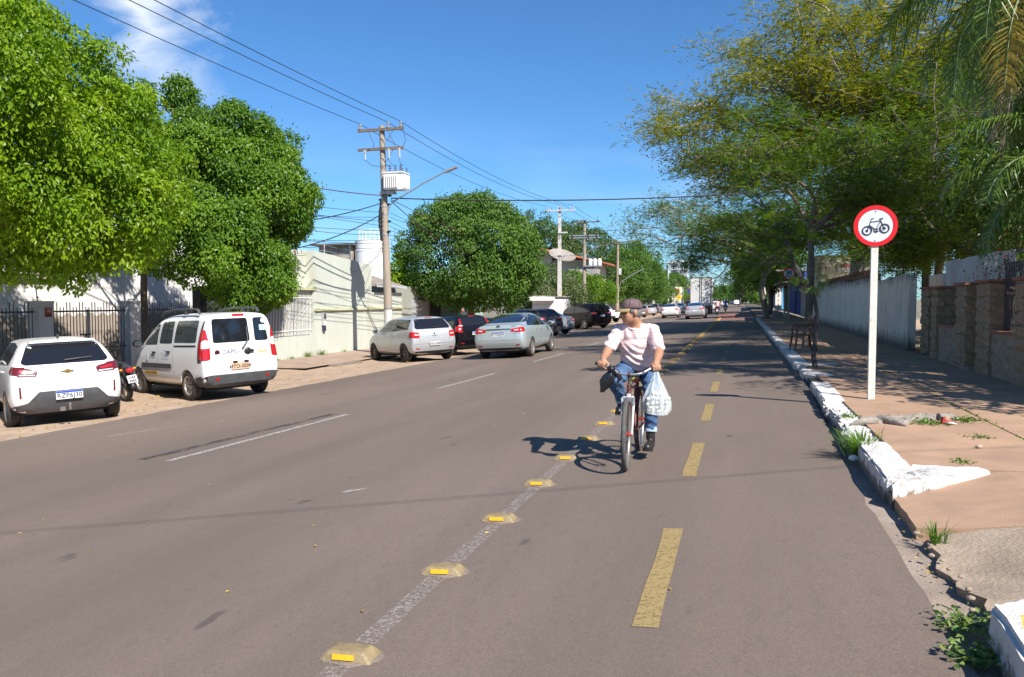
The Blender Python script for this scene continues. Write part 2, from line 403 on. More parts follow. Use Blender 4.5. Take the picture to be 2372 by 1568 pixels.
# ---- road studs: raised resin blocks with an amber reflector
m_stud = M('weathered amber resin', (.27, .20, .10), .55, var=.3, vscale=18, bump=.3, bscale=60, dirt=(.2,.155,.115), dscale=9, damt=.45)
m_refl = M('amber reflector', (.80, .40, .01), .25, var=.1, vscale=60, coat=.5)
m_glue = M('stud bedding mortar', (.24, .19, .155), .95, var=.25, vscale=30, bump=.6, bscale=80)
def stud_mesh():
    b = bmesh.new()
    # footprint 0.26 x 0.15, top 0.17 x 0.07, 5 cm high
    P = [(-.13,-.068,0),(.13,-.068,0),(.13,.068,0),(-.13,.068,0),(-.088,-.05,.044),(.088,-.05,.044),(.088,.05,.044),(-.088,.05,.044)]
    vs_ = [b.verts.new(p) for p in P]
    for q in [(0,3,2,1),(4,5,6,7),(0,1,5,4),(1,2,6,5),(2,3,7,6),(3,0,4,7)]: b.faces.new([vs_[i] for i in q])
    bmesh.ops.bevel(b, geom=[e for e in b.edges if max(v.co.z for v in e.verts) > .01], offset=.014, segments=3, affect='EDGES', profile=.6)
    me = bpy.data.meshes.new('stud_body'); b.to_mesh(me); b.free(); smooth_mesh(me, 60); me.materials.append(m_stud); return me
sm = stud_mesh()
rm = MB().box((-.004, -.063, .023), (.105, .006, .024), m=Matrix.Rotation(R(-22), 3, 'X')).mesh('reflector'); rm.materials.append(m_refl)
gp = [(.15*math.cos(t)*(1+.08*math.sin(3*t+1)), .1*math.sin(t)*(1+.1*math.cos(5*t)), 0) for t in np.linspace(0, 2*math.pi, 25)[:-1]]
gme = MB().prism([(x,y) for x,y,_ in gp], -.01, .0055).mesh('bedding'); gme.materials.append(m_glue)
ordn = ['eighth','ninth','tenth','eleventh','twelfth','thirteenth','fourteenth','fifteenth','sixteenth','seventeenth','eighteenth','nineteenth','twentieth']
places = ['nearest the camera','second from the camera','third from the camera','fourth from the camera','fifth, beside the bicycle wheel shadow','sixth, under the rider shadow','seventh, just left of the bicycle']
for i, y in enumerate(yy):
    x = -1.665 + .004*math.sin(i*2.1)
    if i < 7: lab, g = 'amber road stud on the faded line, ' + places[i], 'road studs'
    elif i < 20: lab, g = ordn[i-7] + ' amber road stud counted from the camera, behind the cyclist', 'road studs'
    elif i < 34: lab, g = 'amber road stud of the row behind the cyclist toward the tree shade', 'road studs behind the cyclist'
    else: lab, g = 'tiny far amber road stud along the cycle lane line', 'far road studs'
    t = thing('road_stud', lab, 'road stud', (x, y, road_z(x)), R(2*math.sin(i*1.7)), g)
    t.rotation_euler = (0, -math.atan(.055), R(2.5*math.sin(i*1.7)))
    obj('stud_body', sm, None, t); obj('reflector', rm, None, t)
    if i < 12: obj('bedding', gme, None, t)

# ---- right pavement: a soil bed with cast slabs laid over it
ysw = list(np.arange(-2, 60, 1.0))
bed = sheet('pavement', [1.16, 1.6, 2.6, 4.3], ysw + list(np.arange(60, 260, 8)), lambda x, y: SIDE_Z - .05 - (.22 if y < 7.5 else 0), m_joint)
def slab(x0, x1, y0, y1, mat, z0=SIDE_Z, zf=None, nx=4, ny=6, seed=0, parent=None, skirt=.06):
    r_ = np.random.default_rng(seed); v = []; f = []
    for j in range(ny+1):
        for i in range(nx+1):
            x = x0+(x1-x0)*i/nx; y = y0+(y1-y0)*j/ny
            e = .004 if i in (0, nx) or j in (0, ny) else .0
            z = (zf(x, y) if zf else z0) + r_.normal(0, .0012)
            v.append((x+r_.normal(0, e), y+r_.normal(0, e), z))
    n = nx+1
    for j in range(ny):
        for i in range(nx): f.append((j*n+i, j*n+i+1, (j+1)*n+i+1, (j+1)*n+i))
    ring = [i for i in range(n)] + [j*n+nx for j in range(1, ny+1)] + [ny*n+i for i in range(nx-1, -1, -1)] + [j*n for j in range(ny-1, 0, -1)]
    k = len(v); v += [(v[i][0], v[i][1], v[i][2]-skirt) for i in ring]; m_ = len(ring)
    f += [(ring[i], k+i, k+(i+1) % m_, ring[(i+1) % m_]) for i in range(m_)]
    me = bpy.data.meshes.new('slab'); me.from_pydata(v, [], f); me.update()
    return obj('slab', me, mat, parent)
g = .012
cuts = [6.78, 9.3, 12.4, 15.4, 18.6, 22, 25.5, 29, 32.5, 36, 40, 44, 48, 53, 58]
for i in range(len(cuts)-1):
    slab(1.3, 2.58, cuts[i]+g, cuts[i+1], m_side, seed=i, parent=bed)
    slab(2.58+g*1.6, 4.25, cuts[i]+g+.4, cuts[i+1]+.4, m_side, seed=40+i, parent=bed)
slab(1.3, 4.25, 58.1, 110, m_side, seed=99, parent=bed, ny=4)
# lowered driveway in front, broken along its lip
def ramp(x, y): return SIDE_Z - .10*max(0, min(1, (2.0-x)/.85))
slab(1.075, 4.25, 5.30, 6.76, m_side, zf=ramp, nx=14, ny=12, seed=70, parent=bed, skirt=.12)
def rough(x, y):
    w = max(0, min(1, (1.62-x)/.5))
    return ramp(x, y) - .012 + .03*math.sin(x*5+y*2.4)*.5 - .03*w*(1+math.sin(y*7.3))*.5
def rough_lip():
    r_ = np.random.default_rng(5); v = []; f = []; nx, ny = 26, 30; x1, y0, y1 = 4.25, 2.2, 5.28
    for j in range(ny+1):
        y = y0+(y1-y0)*j/ny; x0 = 1.09 + .03*math.sin(y*5.1) + .025*math.sin(y*17) + r_.normal(0, .012)
        for i in range(nx+1):
            t = (i/nx)**1.8; x = x0+(x1-x0)*t
            v.append((x, y, rough(x, y) + r_.normal(0, .0025)))
    n = nx+1
    for j in range(ny):
        for i in range(nx): f.append((j*n+i, j*n+i+1, (j+1)*n+i+1, (j+1)*n+i))
    ring = [j*n for j in range(ny+1)]; k = len(v)
    v += [(v[i][0]+.02+r_.normal(0,.012), v[i][1], v[i][2]-.16) for i in ring]
    f += [(ring[i+1], k+i+1, k+i, ring[i]) for i in range(ny)]
    me = bpy.data.meshes.new('broken_slab'); me.from_pydata(v, [], f); me.update(); smooth_mesh(me, 50); return obj('slab', me, m_side2, bed)
rough_lip()

# ---- kerb stones, limewashed, each its own block
kerb = bpy.data.objects.new('kerb', None); link(kerb); kerb['kind'] = 'structure'
def stone(name, corners, z0, z1, mat, parent, seed=0, rough=.004, cut=4, bev=.018, ztops=None):
    """block on a quad footprint, rounded and knocked about"""
    b = bmesh.new(); r_ = np.random.default_rng(seed)
    lo = [b.verts.new((x, y, z0)) for x, y in corners]; hi = [b.verts.new((x, y, (ztops[i] if ztops else z1))) for i, (x, y) in enumerate(corners)]
    b.faces.new(lo[::-1]); b.faces.new(hi)
    for i in range(4): b.faces.new((lo[i], lo[(i+1) % 4], hi[(i+1) % 4], hi[i]))
    bmesh.ops.bevel(b, geom=[e for e in b.edges if max(v.co.z for v in e.verts) > z0+.01], offset=bev, segments=2, affect='EDGES')
    bmesh.ops.subdivide_edges(b, edges=[e for e in b.edges if e.calc_length() > .12], cuts=cut, use_grid_fill=True)
    for v in b.verts:
        if v.co.z > z0+.02: v.co += Vector(r_.normal(0, rough, 3))
    bmesh.ops.recalc_face_normals(b, faces=b.faces)
    me = bpy.data.meshes.new(name); b.to_mesh(me); b.free(); smooth_mesh(me, 50)
    return obj(name, me, mat, parent)
def kerbrun(y0, y1, step=1.0, broken=()):
    y = y0; k = 0
    while y < y1-.05:
        ye = min(y+step, y1); bad = any(a < (y+ye)/2 < b_ for a, b_ in broken)
        x = 1.03 + .05*min(1, max(0, (y-6)/6)) + (.03*math.sin(y*3) if bad else .008*math.sin(y*2.2)); w = .28 if y < 25 else .24
        stone('kerb_stone', [(x, y+.006), (x+w, y+.006), (x+w, ye-.006), (x, ye-.006)], road_z(1.1)-.06, SIDE_Z+.012-(.03 if bad else 0), m_kerb, kerb, seed=int(y*10), rough=.012 if bad else .0035, cut=5 if bad else 4)
        y = ye; k += 1
kerbrun(6.22, 13.28, .78, broken=((7.9, 10.6),))
kerbrun(16.6, 26, 1.0); kerbrun(26, 60, 2.0)
# returns at the driveway gaps
stone('kerb_return', [(1.05, 6.02), (1.86, 6.70), (1.80, 6.82), (1.31, 6.74)], road_z(1.1)-.04, SIDE_Z+.014, m_kerb, kerb, 501, .003, 5, .012)
stone('kerb_return', [(1.12, 14.75), (1.5, 14.35), (1.62, 14.62), (1.3, 15.25)], road_z(1.1)-.04, SIDE_Z+.01, m_kerb, kerb, 502, .004)
stone('kerb_return', [(1.10, 14.76), (1.31, 15.28), (1.30, 15.7), (1.09, 15.72)], road_z(1.1)-.04, SIDE_Z+.014, m_kerb, kerb, 503, .005)
stone('kerb_return', [(1.09, 16.58), (1.95, 17.05), (1.9, 17.35), (1.31, 17.2)], road_z(1.1)-.04, SIDE_Z+.016, m_kerb, kerb, 504, .003)
stone('kerb_stone', [(.95, 2.2), (1.25, 2.2), (1.30, 3.86), (1.02, 3.64)], road_z(1.1)-.04, SIDE_Z+.045, m_kerb, kerb, 505, .004, 8, .02)
m_yk = M('yellow kerb paint', (.72, .43, .10), .85, var=.1, vscale=12, bump=.4, bscale=40, dirt=(.35,.25,.15), dscale=14, damt=.25)
stone('kerb_stone', [(.985, 2.2), (2.0, 2.2), (2.0, 3.74), (1.05, 3.55)], SIDE_Z-.05, SIDE_Z+.052, m_yk, kerb, 506, .006, 8, .02)
# left pavement along the pale green wall, with its remains of a kerb
lw = sheet('left_pavement', [-15.75, -14.8, -13.6, -12.86], list(np.arange(21.2, 60, .8)) + list(np.arange(60, 160, 8)), lambda x, y: -.555 + .008*math.sin(x*4+y), m_lwalk)
for (a, b_) in ((22.6, 23.5), (23.5, 24.5), (26.4, 27.3), (29.5, 30.6), (33, 34), (37, 38)):
    stone('kerb_stone', [(-12.88, a), (-12.62, a+.02), (-12.6, b_), (-12.87, b_)], -.72, -.552, m_kerb, lw, int(a*7), .005)
# ================================================================ trees and plants
m_bark = M('grey-brown bark', (.16, .125, .095), .95, var=.35, vscale=6, bump=1, bscale=18, stretch=(1,1,.3))
m_barkl = M('pale bark', (.34, .28, .23), .95, var=.3, vscale=7, bump=.8, bscale=16, stretch=(1,1,.4))
m_barkd = M('dark wet-looking bark', (.07, .062, .06), .9, var=.3, vscale=8, bump=.8, bscale=22)
L_fic = leafmat('bright ficus leaf', (.06, .16, .008), (.31, .44, .016), (1.4, 1.4, .4), .42, .42, .35)
L_fic2 = leafmat('ficus leaf', (.034, .11, .012), (.20, .335, .026), (1.4, 1.4, .4), .40, .38, .4)
L_rnd = leafmat('clipped tree leaf', (.028, .088, .014), (.155, .265, .040), (1.3, 1.4, .5), .48, .30, .3)
L_pale = leafmat('pale dusty leaf', (.05, .10, .025), (.22, .26, .11), (1.2, 1.3, .6), .5, .3, .3)
L_lime = leafmat('lime leaf', (.05, .14, .01), (.19, .30, .025), (1.4, 1.5, .4), .5, .38, .3)
L_dark = leafmat('dark leaf', (.03, .08, .016), (.12, .19, .03), (1.3, 1.5, .5), .4, .3, .4)
L_fea = leafmat('feathery olive leaflet', (.13, .165, .016), (.33, .31, .03), (1.5, 1.5, .5), .5, .42, .3)
L_fea2 = leafmat('feathery green leaflet', (.05, .12, .016), (.20, .27, .034), (1.4, 1.5, .5), .5, .4, .3)
L_palm = leafmat('palm leaflet', (.045, .10, .016), (.16, .23, .035), (1.3, 1.5, .5), .35, .3, .5)
L_palmdry = leafmat('dry palm leaflet', (.28, .19, .10), (.50, .41, .30), (1.1, 1, .8), .7, .25, .2)
L_palmy = leafmat('yellowing palm leaflet', (.18, .15, .03), (.40, .29, .04), (1.2, 1.1, .5), .5, .3, .3)
L_grass = leafmat('grass blade', (.06, .14, .018), (.19, .30, .05), (1.3, 1.5, .5), .5, .35, .3)
L_weed = leafmat('weed leaf', (.07, .15, .03), (.24, .31, .08), (1.3, 1.4, .5), .5, .3, .3)
L_fall = leafmat('fallen leaf', (.30, .18, .03), (.62, .44, .06), (1, 1, 1), .7, .1, .2)

def unit(a): return a/np.maximum(np.linalg.norm(a, axis=-1, keepdims=True), 1e-9)
def leaves(name, pos, axis, nrm, L, Wd, mat, g, parent=None, fold=.18, rnd=None):
    """one folded rhombus per leaf: base, side, tip, side"""
    n = len(pos); axis = unit(axis); nrm = unit(nrm - (nrm*axis).sum(1, keepdims=True)*axis); side = np.cross(axis, nrm)
    Ls = L*g.uniform(.7, 1.25, (n, 1)); Ws = Wd*g.uniform(.75, 1.2, (n, 1))
    base = pos; tip = pos + axis*Ls - nrm*Ls*.12; mid = pos + axis*Ls*.46
    a = mid + side*Ws*.5 + nrm*Ws*fold; b = mid - side*Ws*.5 + nrm*Ws*fold
    v = np.stack([base, a, tip, base, tip, b], 1).reshape(-1, 3)
    r = np.repeat(g.uniform(0, 1, n) if rnd is None else rnd, 6)
    return obj(name, np_mesh(name, v, 3, mat, r), None, parent)
class Lump:
    """smooth random function on directions, for uneven outlines"""
    def __init__(s, g, k=14, f=(1.5, 6)):
        s.d = unit(g.normal(size=(k, 3)))*g.uniform(*f, (k, 1)); s.p = g.uniform(0, 6.28, k); s.a = g.uniform(.5, 1, k)/np.linalg.norm(s.d, axis=1)**.5
    def __call__(s, x): return (np.sin(x @ s.d.T + s.p)*s.a).sum(1)/len(s.p)**.5
def crown(name, ells, n_cl, per, L, Wd, mat, seed, parent, amp=.10, depth=.35, sig=.2, flatbottom=None, droop=.6, face=None, up=.35):
    """foliage as many leafy boughs: lobes seated on the outer shell of a union of ellipsoids, each clothed in leaves"""
    g = np.random.default_rng(seed); E = np.array(ells, float); area = (E[:,3]*E[:,4]+E[:,3]*E[:,5]+E[:,4]*E[:,5]); pr = area/area.sum()
    lump = Lump(g); total = n_cl*per; rl = sig*2.3; nlobe = int(max(14, 1.25*12.6*area.sum()/3/(3.14*rl*rl)))
    cs = []; ds = []; need = nlobe
    while need > 0:
        k = need*3+50; idx = g.choice(len(E), k, p=pr); d = unit(g.normal(size=(k, 3)))
        rad = 1 + amp*lump(d*2.2 + idx[:, None]*3.1)*2
        c = E[idx, :3] + d*E[idx, 3:]*(rad*(1 - depth*g.uniform(0, 1, k)**2.2))[:, None] - d*rl*.55
        keep = np.ones(k, bool)
        for j in range(len(E)):
            q = np.linalg.norm((c - E[j, :3])/E[j, 3:], axis=1); keep &= (q > .62) | (idx == j)
        if flatbottom is not None: keep &= c[:, 2] > flatbottom + rl*.35 + .15*lump(c)
        if face is not None: keep &= ((d*np.array(face)).sum(1) > -.35) | (g.uniform(0, 1, k) < .3)
        c, d = c[keep][:need], d[keep][:need]; cs.append(c); ds.append(d); need -= len(c)
    ci = int(nlobe*.22); ii = g.choice(len(E), ci, p=pr); di = unit(g.normal(size=(ci, 3)))       # boughs nearer the heart of the crown
    cs.append(E[ii, :3] + di*E[ii, 3:]*g.uniform(.15, .6, (ci, 1))); ds.append(di)
    c = np.concatenate(cs); d = np.concatenate(ds); n = len(c); R_ = rl*g.uniform(.65, 1.3, n); w = R_**2/np.sum(R_**2)
    cnt = np.maximum(8, (w*total).astype(int)); li = np.repeat(np.arange(n), cnt); m = len(li)
    dd = unit(g.normal(size=(m, 3)) + d[li]*.75 + np.array([0, 0, .25])); t = g.uniform(.35, 1.0, m)**.5*(1+.12*lump(dd*3 + li[:, None]))
    P = c[li] + dd*(R_[li]*t)[:, None]*np.array([1, 1, .82]); P[:, 2] -= np.clip(-dd[:, 2], 0, 1)*R_[li]*.12
    stray = g.uniform(0, 1, m) < .04; P[stray] += (dd[stray] + np.array([0, 0, .4]))*R_[li][stray][:, None]*g.uniform(.1, .5, (stray.sum(), 1))
    nr = unit(dd*.9 + d[li]*.25 + np.array([0, 0, up]) + g.normal(0, .42, P.shape))
    ax = unit(dd*.35 + g.normal(0, .5, P.shape) + np.array([0, 0, -droop]))
    br = g.uniform(0, 1, n)
    rnd = np.clip(.12 + .45*br[li] + .22*g.uniform(0, 1, m) + .28*(t-.6), 0, 1)
    return leaves(name, P, ax, nr, L, Wd, mat, g, parent, rnd=rnd)
def limb(mb, a, b, r0, r1, g, n=7, bend=.12, sides=7):
    a, b = np.array(a, float), np.array(b, float); L = np.linalg.norm(b-a); k = g.normal(0, bend*L, 3); k2 = g.normal(0, bend*L*.5, 3)
    pts = [a + (b-a)*t + k*math.sin(math.pi*t) + k2*math.sin(2*math.pi*t) for t in np.linspace(0, 1, n)]
    mb.tube(pts, list(np.linspace(r0, r1, n)), sides)
    return pts

def ficus(name, label, base, ells, n_cl, per, L, Wd, mat, seed, tr=.17, fork=1.9, group=None, amp=.10, sig=.2, flat=None, face=None, bark=None, cat='tree', droop=.6, depth=.35, nl=9):
    t = thing(name, label, cat, base, 0, group); g = np.random.default_rng(seed+1)
    E = [(e[0]-base[0], e[1]-base[1], e[2]-base[2], *e[3:]) for e in ells]
    mb = MB(); f = (g.normal(0,.12), g.normal(0,.12), fork)
    limb(mb, (0,0,-.05), f, tr*1.25, tr*.85, g, 8, .04, 10)
    for i in range(nl):
        e = E[i % len(E)]; d = unit(g.normal(size=3)); d[2] = abs(d[2])*.6-.1
        q = np.array(e[:3]) + d*np.array(e[3:])*.75
        p = limb(mb, f, q, tr*.55, .02, g, 8, .08, 6)
        for _ in range(3):
            k = g.integers(3, 7); limb(mb, p[k], p[k] + g.normal(0, .35, 3)*np.array(e[3:])*.8, .035, .008, g, 5, .1, 5)
    mb.build('trunk', bark or m_bark, t, 60)
    crown('crown', E, n_cl, per, L, Wd, mat, seed, t, amp, depth, sig, None if flat is None else flat-base[2], droop, face)
    return t
FACE = (.7, -.7, .1)
ficus('ficus_tree', 'huge bright green ficus overhanging the spiked fence at far left', (-14.9, 9.3, -.6),
      [(-14.6, 12.0, 4.8, 3.1, 3.1, 2.9), (-13.9, 14.0, 4.15, 2.3, 2.2, 2.1), (-13.8, 12.6, 3.5, 2.5, 2.5, 1.6), (-14.3, 9.6, 5.2, 3.0, 3.0, 3.0)],
      5600, 24, .108, .060, L_fic, 11, .22, 2.3, amp=.09, sig=.19, flat=2.0, face=FACE)
ficus('ficus_tree', 'dark green ficus between the parked van and the pale green wall', (-14.6, 20.4, -.57),
      [(-14.0, 19.5, 4.5, 1.9, 1.9, 2.2), (-14.2, 19.3, 6.1, 1.25, 1.35, 1.15), (-14.4, 17.9, 5.2, 1.1, 1.2, 1.3), (-14.0, 21.5, 4.5, 1.25, 1.3, 1.5), (-13.8, 17.8, 3.2, 1.5, 1.5, 1.6), (-13.6, 19.4, 2.3, 1.4, 1.4, 1.2), (-14.0, 20.7, 5.6, 1.2, 1.2, 1.1)],
      4700, 24, .106, .060, L_fic2, 21, .18, 2.0, amp=.13, sig=.20, face=FACE)
ficus('sapling_tree', 'slim leafy shoots rising behind the two big ficus crowns', (-16.4, 18.6, -.5),
      [(-16.2, 17.4, 6.9, .9, .9, .9), (-15.2, 18.8, 7.2, .5, .5, .8)], 300, 20, .13, .06, L_fic2, 23, .09, 4.5, amp=.2, sig=.16, depth=.8)
ficus('round_tree', 'round clipped street tree beyond the transformer pole', (-14.0, 39.4, -.55),
      [(-14.0, 39.3, 4.1, 3.8, 3.9, 3.0), (-13.6, 39.8, 2.9, 3.5, 3.6, 1.9), (-13.9, 38.9, 5.2, 2.7, 2.8, 1.9)],
      2800, 22, .16, .09, L_rnd, 31, .2, 1.8, amp=.05, sig=.22, flat=.9, face=FACE, depth=.3)
# shrubs and trees farther along the left pavement
ficus('dusty_tree', 'pale dusty-leaved tree behind the white shuttered kiosk', (-15.4, 57.5, -.5),
      [(-15.2, 57.6, 2.3, 3.0, 3.4, 2.3), (-13.9, 60.2, 2.0, 2.2, 2.4, 1.9), (-15.8, 55.6, 2.6, 2.0, 2.0, 2.2)], 1300, 20, .17, .09, L_pale, 41, .14, 1.0, amp=.14, sig=.26, face=FACE)
ficus('lime_tree', 'small bright lime-green tree above the parked pickup', (-15.2, 77, -.5),
      [(-15.0, 76.6, 2.7, 2.3, 3.0, 1.7), (-14.4, 80, 2.4, 2.2, 2.6, 1.6)], 800, 20, .2, .11, L_lime, 43, .13, 1.0, amp=.12, sig=.3, face=FACE)
ficus('street_tree', 'broad dark street tree with flat clipped top past the roof', (-14.2, 100, -.6),
      [(-14.6, 99, 5.2, 4.3, 5.5, 4.0), (-14.2, 106, 5.4, 4.2, 5.2, 3.9), (-14, 94, 3.6, 3.4, 3.4, 2.8), (-13.6, 110, 4.0, 4, 5, 3.4)], 2300, 20, .24, .14, L_rnd, 45, .25, 1.6, amp=.08, sig=.35, face=FACE)
ficus('yard_tree', 'dark tree crown showing over the red tiled roof', (-22, 88, -.6),
      [(-22, 88, 7.4, 4.5, 4.5, 4.4), (-18.5, 92, 6.8, 4, 4, 4.0)], 1500, 20, .24, .14, L_dark, 47, .25, 3, amp=.1, sig=.35, face=FACE)
ficus('young_tree', 'sunlit green tree right behind the transformer pole', (-16.9, 37.4, -.5),
      [(-16.9, 37.4, 2.5, .8, .9, 1.7)], 300, 20, .15, .085, L_fic, 49, .1, 1.6, amp=.14, sig=.24)
ficus('far_tree', 'green tree at far street end on the left side', (-15, 172, -.7), [(-15, 172, 4.2, 4, 8, 3.6), (-14.5, 150, 3.4, 3, 5, 2.6)], 1100, 18, .34, .2, L_rnd, 51, .25, 2, amp=.1, sig=.45, face=FACE)
# the clipped lime hedge-top trees
ficus('clipped_tree', 'bright lime box-clipped tree beside the far tower', (-13.9, 128, -.7), [(-13.9, 126, 4.0, 1.7, 2.6, 1.5), (-13.9, 131, 4.0, 1.7, 2.6, 1.5)], 620, 20, .24, .14, L_lime, 53, .16, 2.6, amp=.03, sig=.25, depth=.2)

# ---- feathery trees on the right: open limbs, flat sprays of fine leaflets
def sprays(name, tips, dirs, per, L, nl, mat, seed, parent, spread=.5, flat=.35, pw=.026, pl=.15):
    """compound leaves: a rachis with pairs of narrow pinnae"""
    g = np.random.default_rng(seed); n = len(tips)*per
    P = np.repeat(tips, per, 0) + g.normal(0, spread, (n, 3))*np.array([1, 1, .45]); D = np.repeat(dirs, per, 0)
    ax = unit(D*.5 + g.normal(0, .6, (n, 3))*np.array([1, 1, flat]) + np.array([0, 0, -.12])); up = unit(np.array([0, 0, 1.0]) + g.normal(0, .28, (n, 3)))
    sd = unit(np.cross(ax, up)); up = np.cross(sd, ax); Ls = L*g.uniform(.7, 1.2, (n, 1)); rn = g.uniform(0, 1, n)
    tri = []; R_ = []
    for i in range(nl):
        t = (i+.8)/nl; o = P + ax*Ls*t - up*Ls*.18*t*t; w = pl*(1-.55*abs(2*t-.9))*g.uniform(.8, 1.1, (n, 1))
        for s in (-1, 1):
            d = unit(sd*s*.88 + ax*.45 - up*.22); e = o + d*w; q = ax*pw*.5
            tri.append(np.stack([o-q, o+q, e+q*.8, e-q*.8], 1)); R_.append(rn)
    V = np.stack(tri, 1).reshape(-1, 3); rr = np.repeat(np.stack(R_, 1).reshape(-1), 4)
    return obj(name, np_mesh(name, V, 4, mat, rr), None, parent)
def feather_tree(name, label, base, fork, targets, seed, tr, mat, per, L=.45, nl=8, n2=6, n3=6, r2=.42, r3=.2, bark=None, spread=.4, flat=.35, zl=.5, pw=.026, pl=.15, trunkpts=None, fill=10):
    """trunk > limbs to target points > branches > twigs carrying sprays"""
    t = thing(name, label, 'tree', base); g = np.random.default_rng(seed); B = np.array(base); mb = MB()
    F = np.array(fork)-B
    if trunkpts is None: limb(mb, (0,0,-.05), F, tr*1.15, tr*.8, g, 9, .03, 10)
    else: mb.tube([np.array(p)-B for p in trunkpts]+[F], list(np.linspace(tr*1.2, tr*.8, len(trunkpts)+1)), 10)
    tips = []; dirs = []
    for T in targets:
        q = np.array(T[:3])-B; R0 = T[3]
        p = limb(mb, F, q, tr*.62, tr*.22, g, 9, .07, 7)
        for i in range(n2):
            k = int(g.integers(4, 9)); d = g.normal(0, 1, 3)*np.array([1, 1, zl]); d = d/np.linalg.norm(d)
            e = p[k] + d*R0*g.uniform(.6, 1.05) + (q-F)/np.linalg.norm(q-F)*R0*.35
            p2 = limb(mb, p[k], e, tr*.2, .022, g, 7, .09, 5)
            for j in range(n3):
                k2 = int(g.integers(2, 7)); d2 = g.normal(0, 1, 3)*np.array([1, 1, zl*.7]); d2 /= np.linalg.norm(d2)
                e2 = p2[k2] + d2*R0*g.uniform(.3, .62) + (e-p[k])*.25
                p3 = limb(mb, p2[k2], e2, .02, .006, g, 5, .1, 4)
                for kk in (2, 3, 4): tips.append(p3[kk]); dirs.append(unit(np.array(e2-p2[k2])))
    mb.build('trunk', bark or m_barkl, t, 60)
    sprays('crown', np.array(tips), np.array(dirs), per, L, nl, mat, seed+5, t, spread, flat, pw, pl)
    if fill:            # loose leaflets between the sprays
        g3 = np.random.default_rng(seed+9); q = np.repeat(np.array(tips), fill, 0); m = len(q); q = q + g3.normal(0, spread*1.25, (m, 3))*np.array([1, 1, .42])
        leaves('loose_leaflets', q, unit(g3.normal(0, 1, (m, 3))*np.array([1, 1, .3])), unit(np.array([0, 0, 1.]) + g3.normal(0, .45, (m, 3))), L*.42, L*.13, mat, g3, t)
    return t
# great tree behind the stained wall
feather_tree('flame_tree', 'great spreading olive feathery tree behind the stained white wall', (5.1, 39.0, .2), (5.6, 38.5, 7.6),
   [(-.8, 36.5, 9.4, 2.4), (-1.4, 39.5, 11.0, 2.4), (1.4, 35.5, 10.8, 2.6), (.6, 40, 12.8, 2.6), (3.6, 36, 13.4, 3.2), (2.6, 41, 15.2, 3.0), (6.4, 37, 15.2, 3.2), (8.8, 36, 12.6, 3.2), (9.6, 39, 15.0, 3.0), (12, 37, 12, 3.0), (4.6, 34.5, 9.4, 2.8), (8, 34.5, 9.0, 2.8), (12.5, 40, 15.5, 3.0), (-1.6, 37.5, 8.0, 2.0), (4.6, 36, 11.0, 2.6), (7.4, 35, 11.2, 2.6), (10.5, 35, 9.6, 2.6), (14, 36, 14, 3.0), (2.2, 37, 8.2, 2.2)],
   61, .30, L_fea, 4, L=.52, nl=6, n2=7, n3=8, spread=.46, pw=.036, pl=.13, fill=16)
# lower, denser tree in front of it, leaning over the road
feather_tree('flame_tree', 'lower feathery tree on the pavement by the brown chair', (1.75, 23.0, .25), (1.85, 23.3, 3.5),
   [(.6, 22.2, 5.6, 1.6), (3.6, 22.0, 5.2, 1.7), (4.6, 23.6, 6.2, 1.8), (2.4, 24.8, 6.4, 1.7), (.2, 24.4, 6.2, 1.5), (5.2, 21.6, 4.6, 1.5), (3.0, 21.4, 4.2, 1.3)],
   63, .10, L_fea2, 5, L=.34, nl=6, n2=7, n3=7, spread=.22, bark=m_bark, pw=.018, pl=.085)
feather_tree('flame_tree', 'feathery tree arching over the cycle lane before the truck', (1.75, 57.0, .25), (2.2, 56, 4.2),
   [(-2.6, 55, 5.6, 2.8), (-5.0, 57, 6.2, 2.6), (0, 53, 6.0, 2.6), (2.5, 54, 6.6, 2.6), (-1.5, 59, 7.4, 2.8), (-4, 54, 8.2, 2.6), (4.6, 52, 6.8, 2.6), (-3.4, 56, 4.6, 1.8)],
   65, .2, L_fea2, 4, L=.54, nl=5, n2=8, n3=7, spread=.4, bark=m_barkl, trunkpts=[(1.75,57,.2),(1.6,56.9,1.2),(1.35,56.6,2.2),(1.5,56.4,3.2)], pw=.034, pl=.14)
feather_tree('flame_tree', 'feathery tree filling the gap above the wall corner', (6.2, 49, .2), (6, 48, 5),
   [(3.2, 46, 6.4, 2.8), (6.5, 45, 7.2, 3.0), (1.6, 48, 8.2, 2.8), (5, 47, 9.4, 3.0), (9, 45, 8, 3.0), (3.6, 44, 4.8, 2.0), (9, 46, 11, 3.0), (0, 47, 6.2, 2.2)],
   67, .22, L_fea2, 4, L=.54, nl=5, n2=8, n3=7, spread=.4, bark=m_bark, pw=.034, pl=.14)
ficus('street_tree', 'leafy street tree on the right pavement before the blue shop', (2.2, 71, .25), [(1.8, 71, 4.8, 2.6, 3.0, 2.0), (3.0, 69, 5.6, 2.4, 2.4, 1.8)], 700, 20, .22, .12, L_lime, 68, .18, 2.6, amp=.15, sig=.3)
ficus('street_tree', 'dark leafy tree on the right pavement past the leaning trunk', (3.2, 92, .25), [(2.6, 92, 5.4, 3.6, 5, 3), (1.2, 100, 4.8, 2.6, 5, 2.4)], 800, 20, .28, .15, L_dark, 69, .2, 2.6, amp=.15, sig=.35)
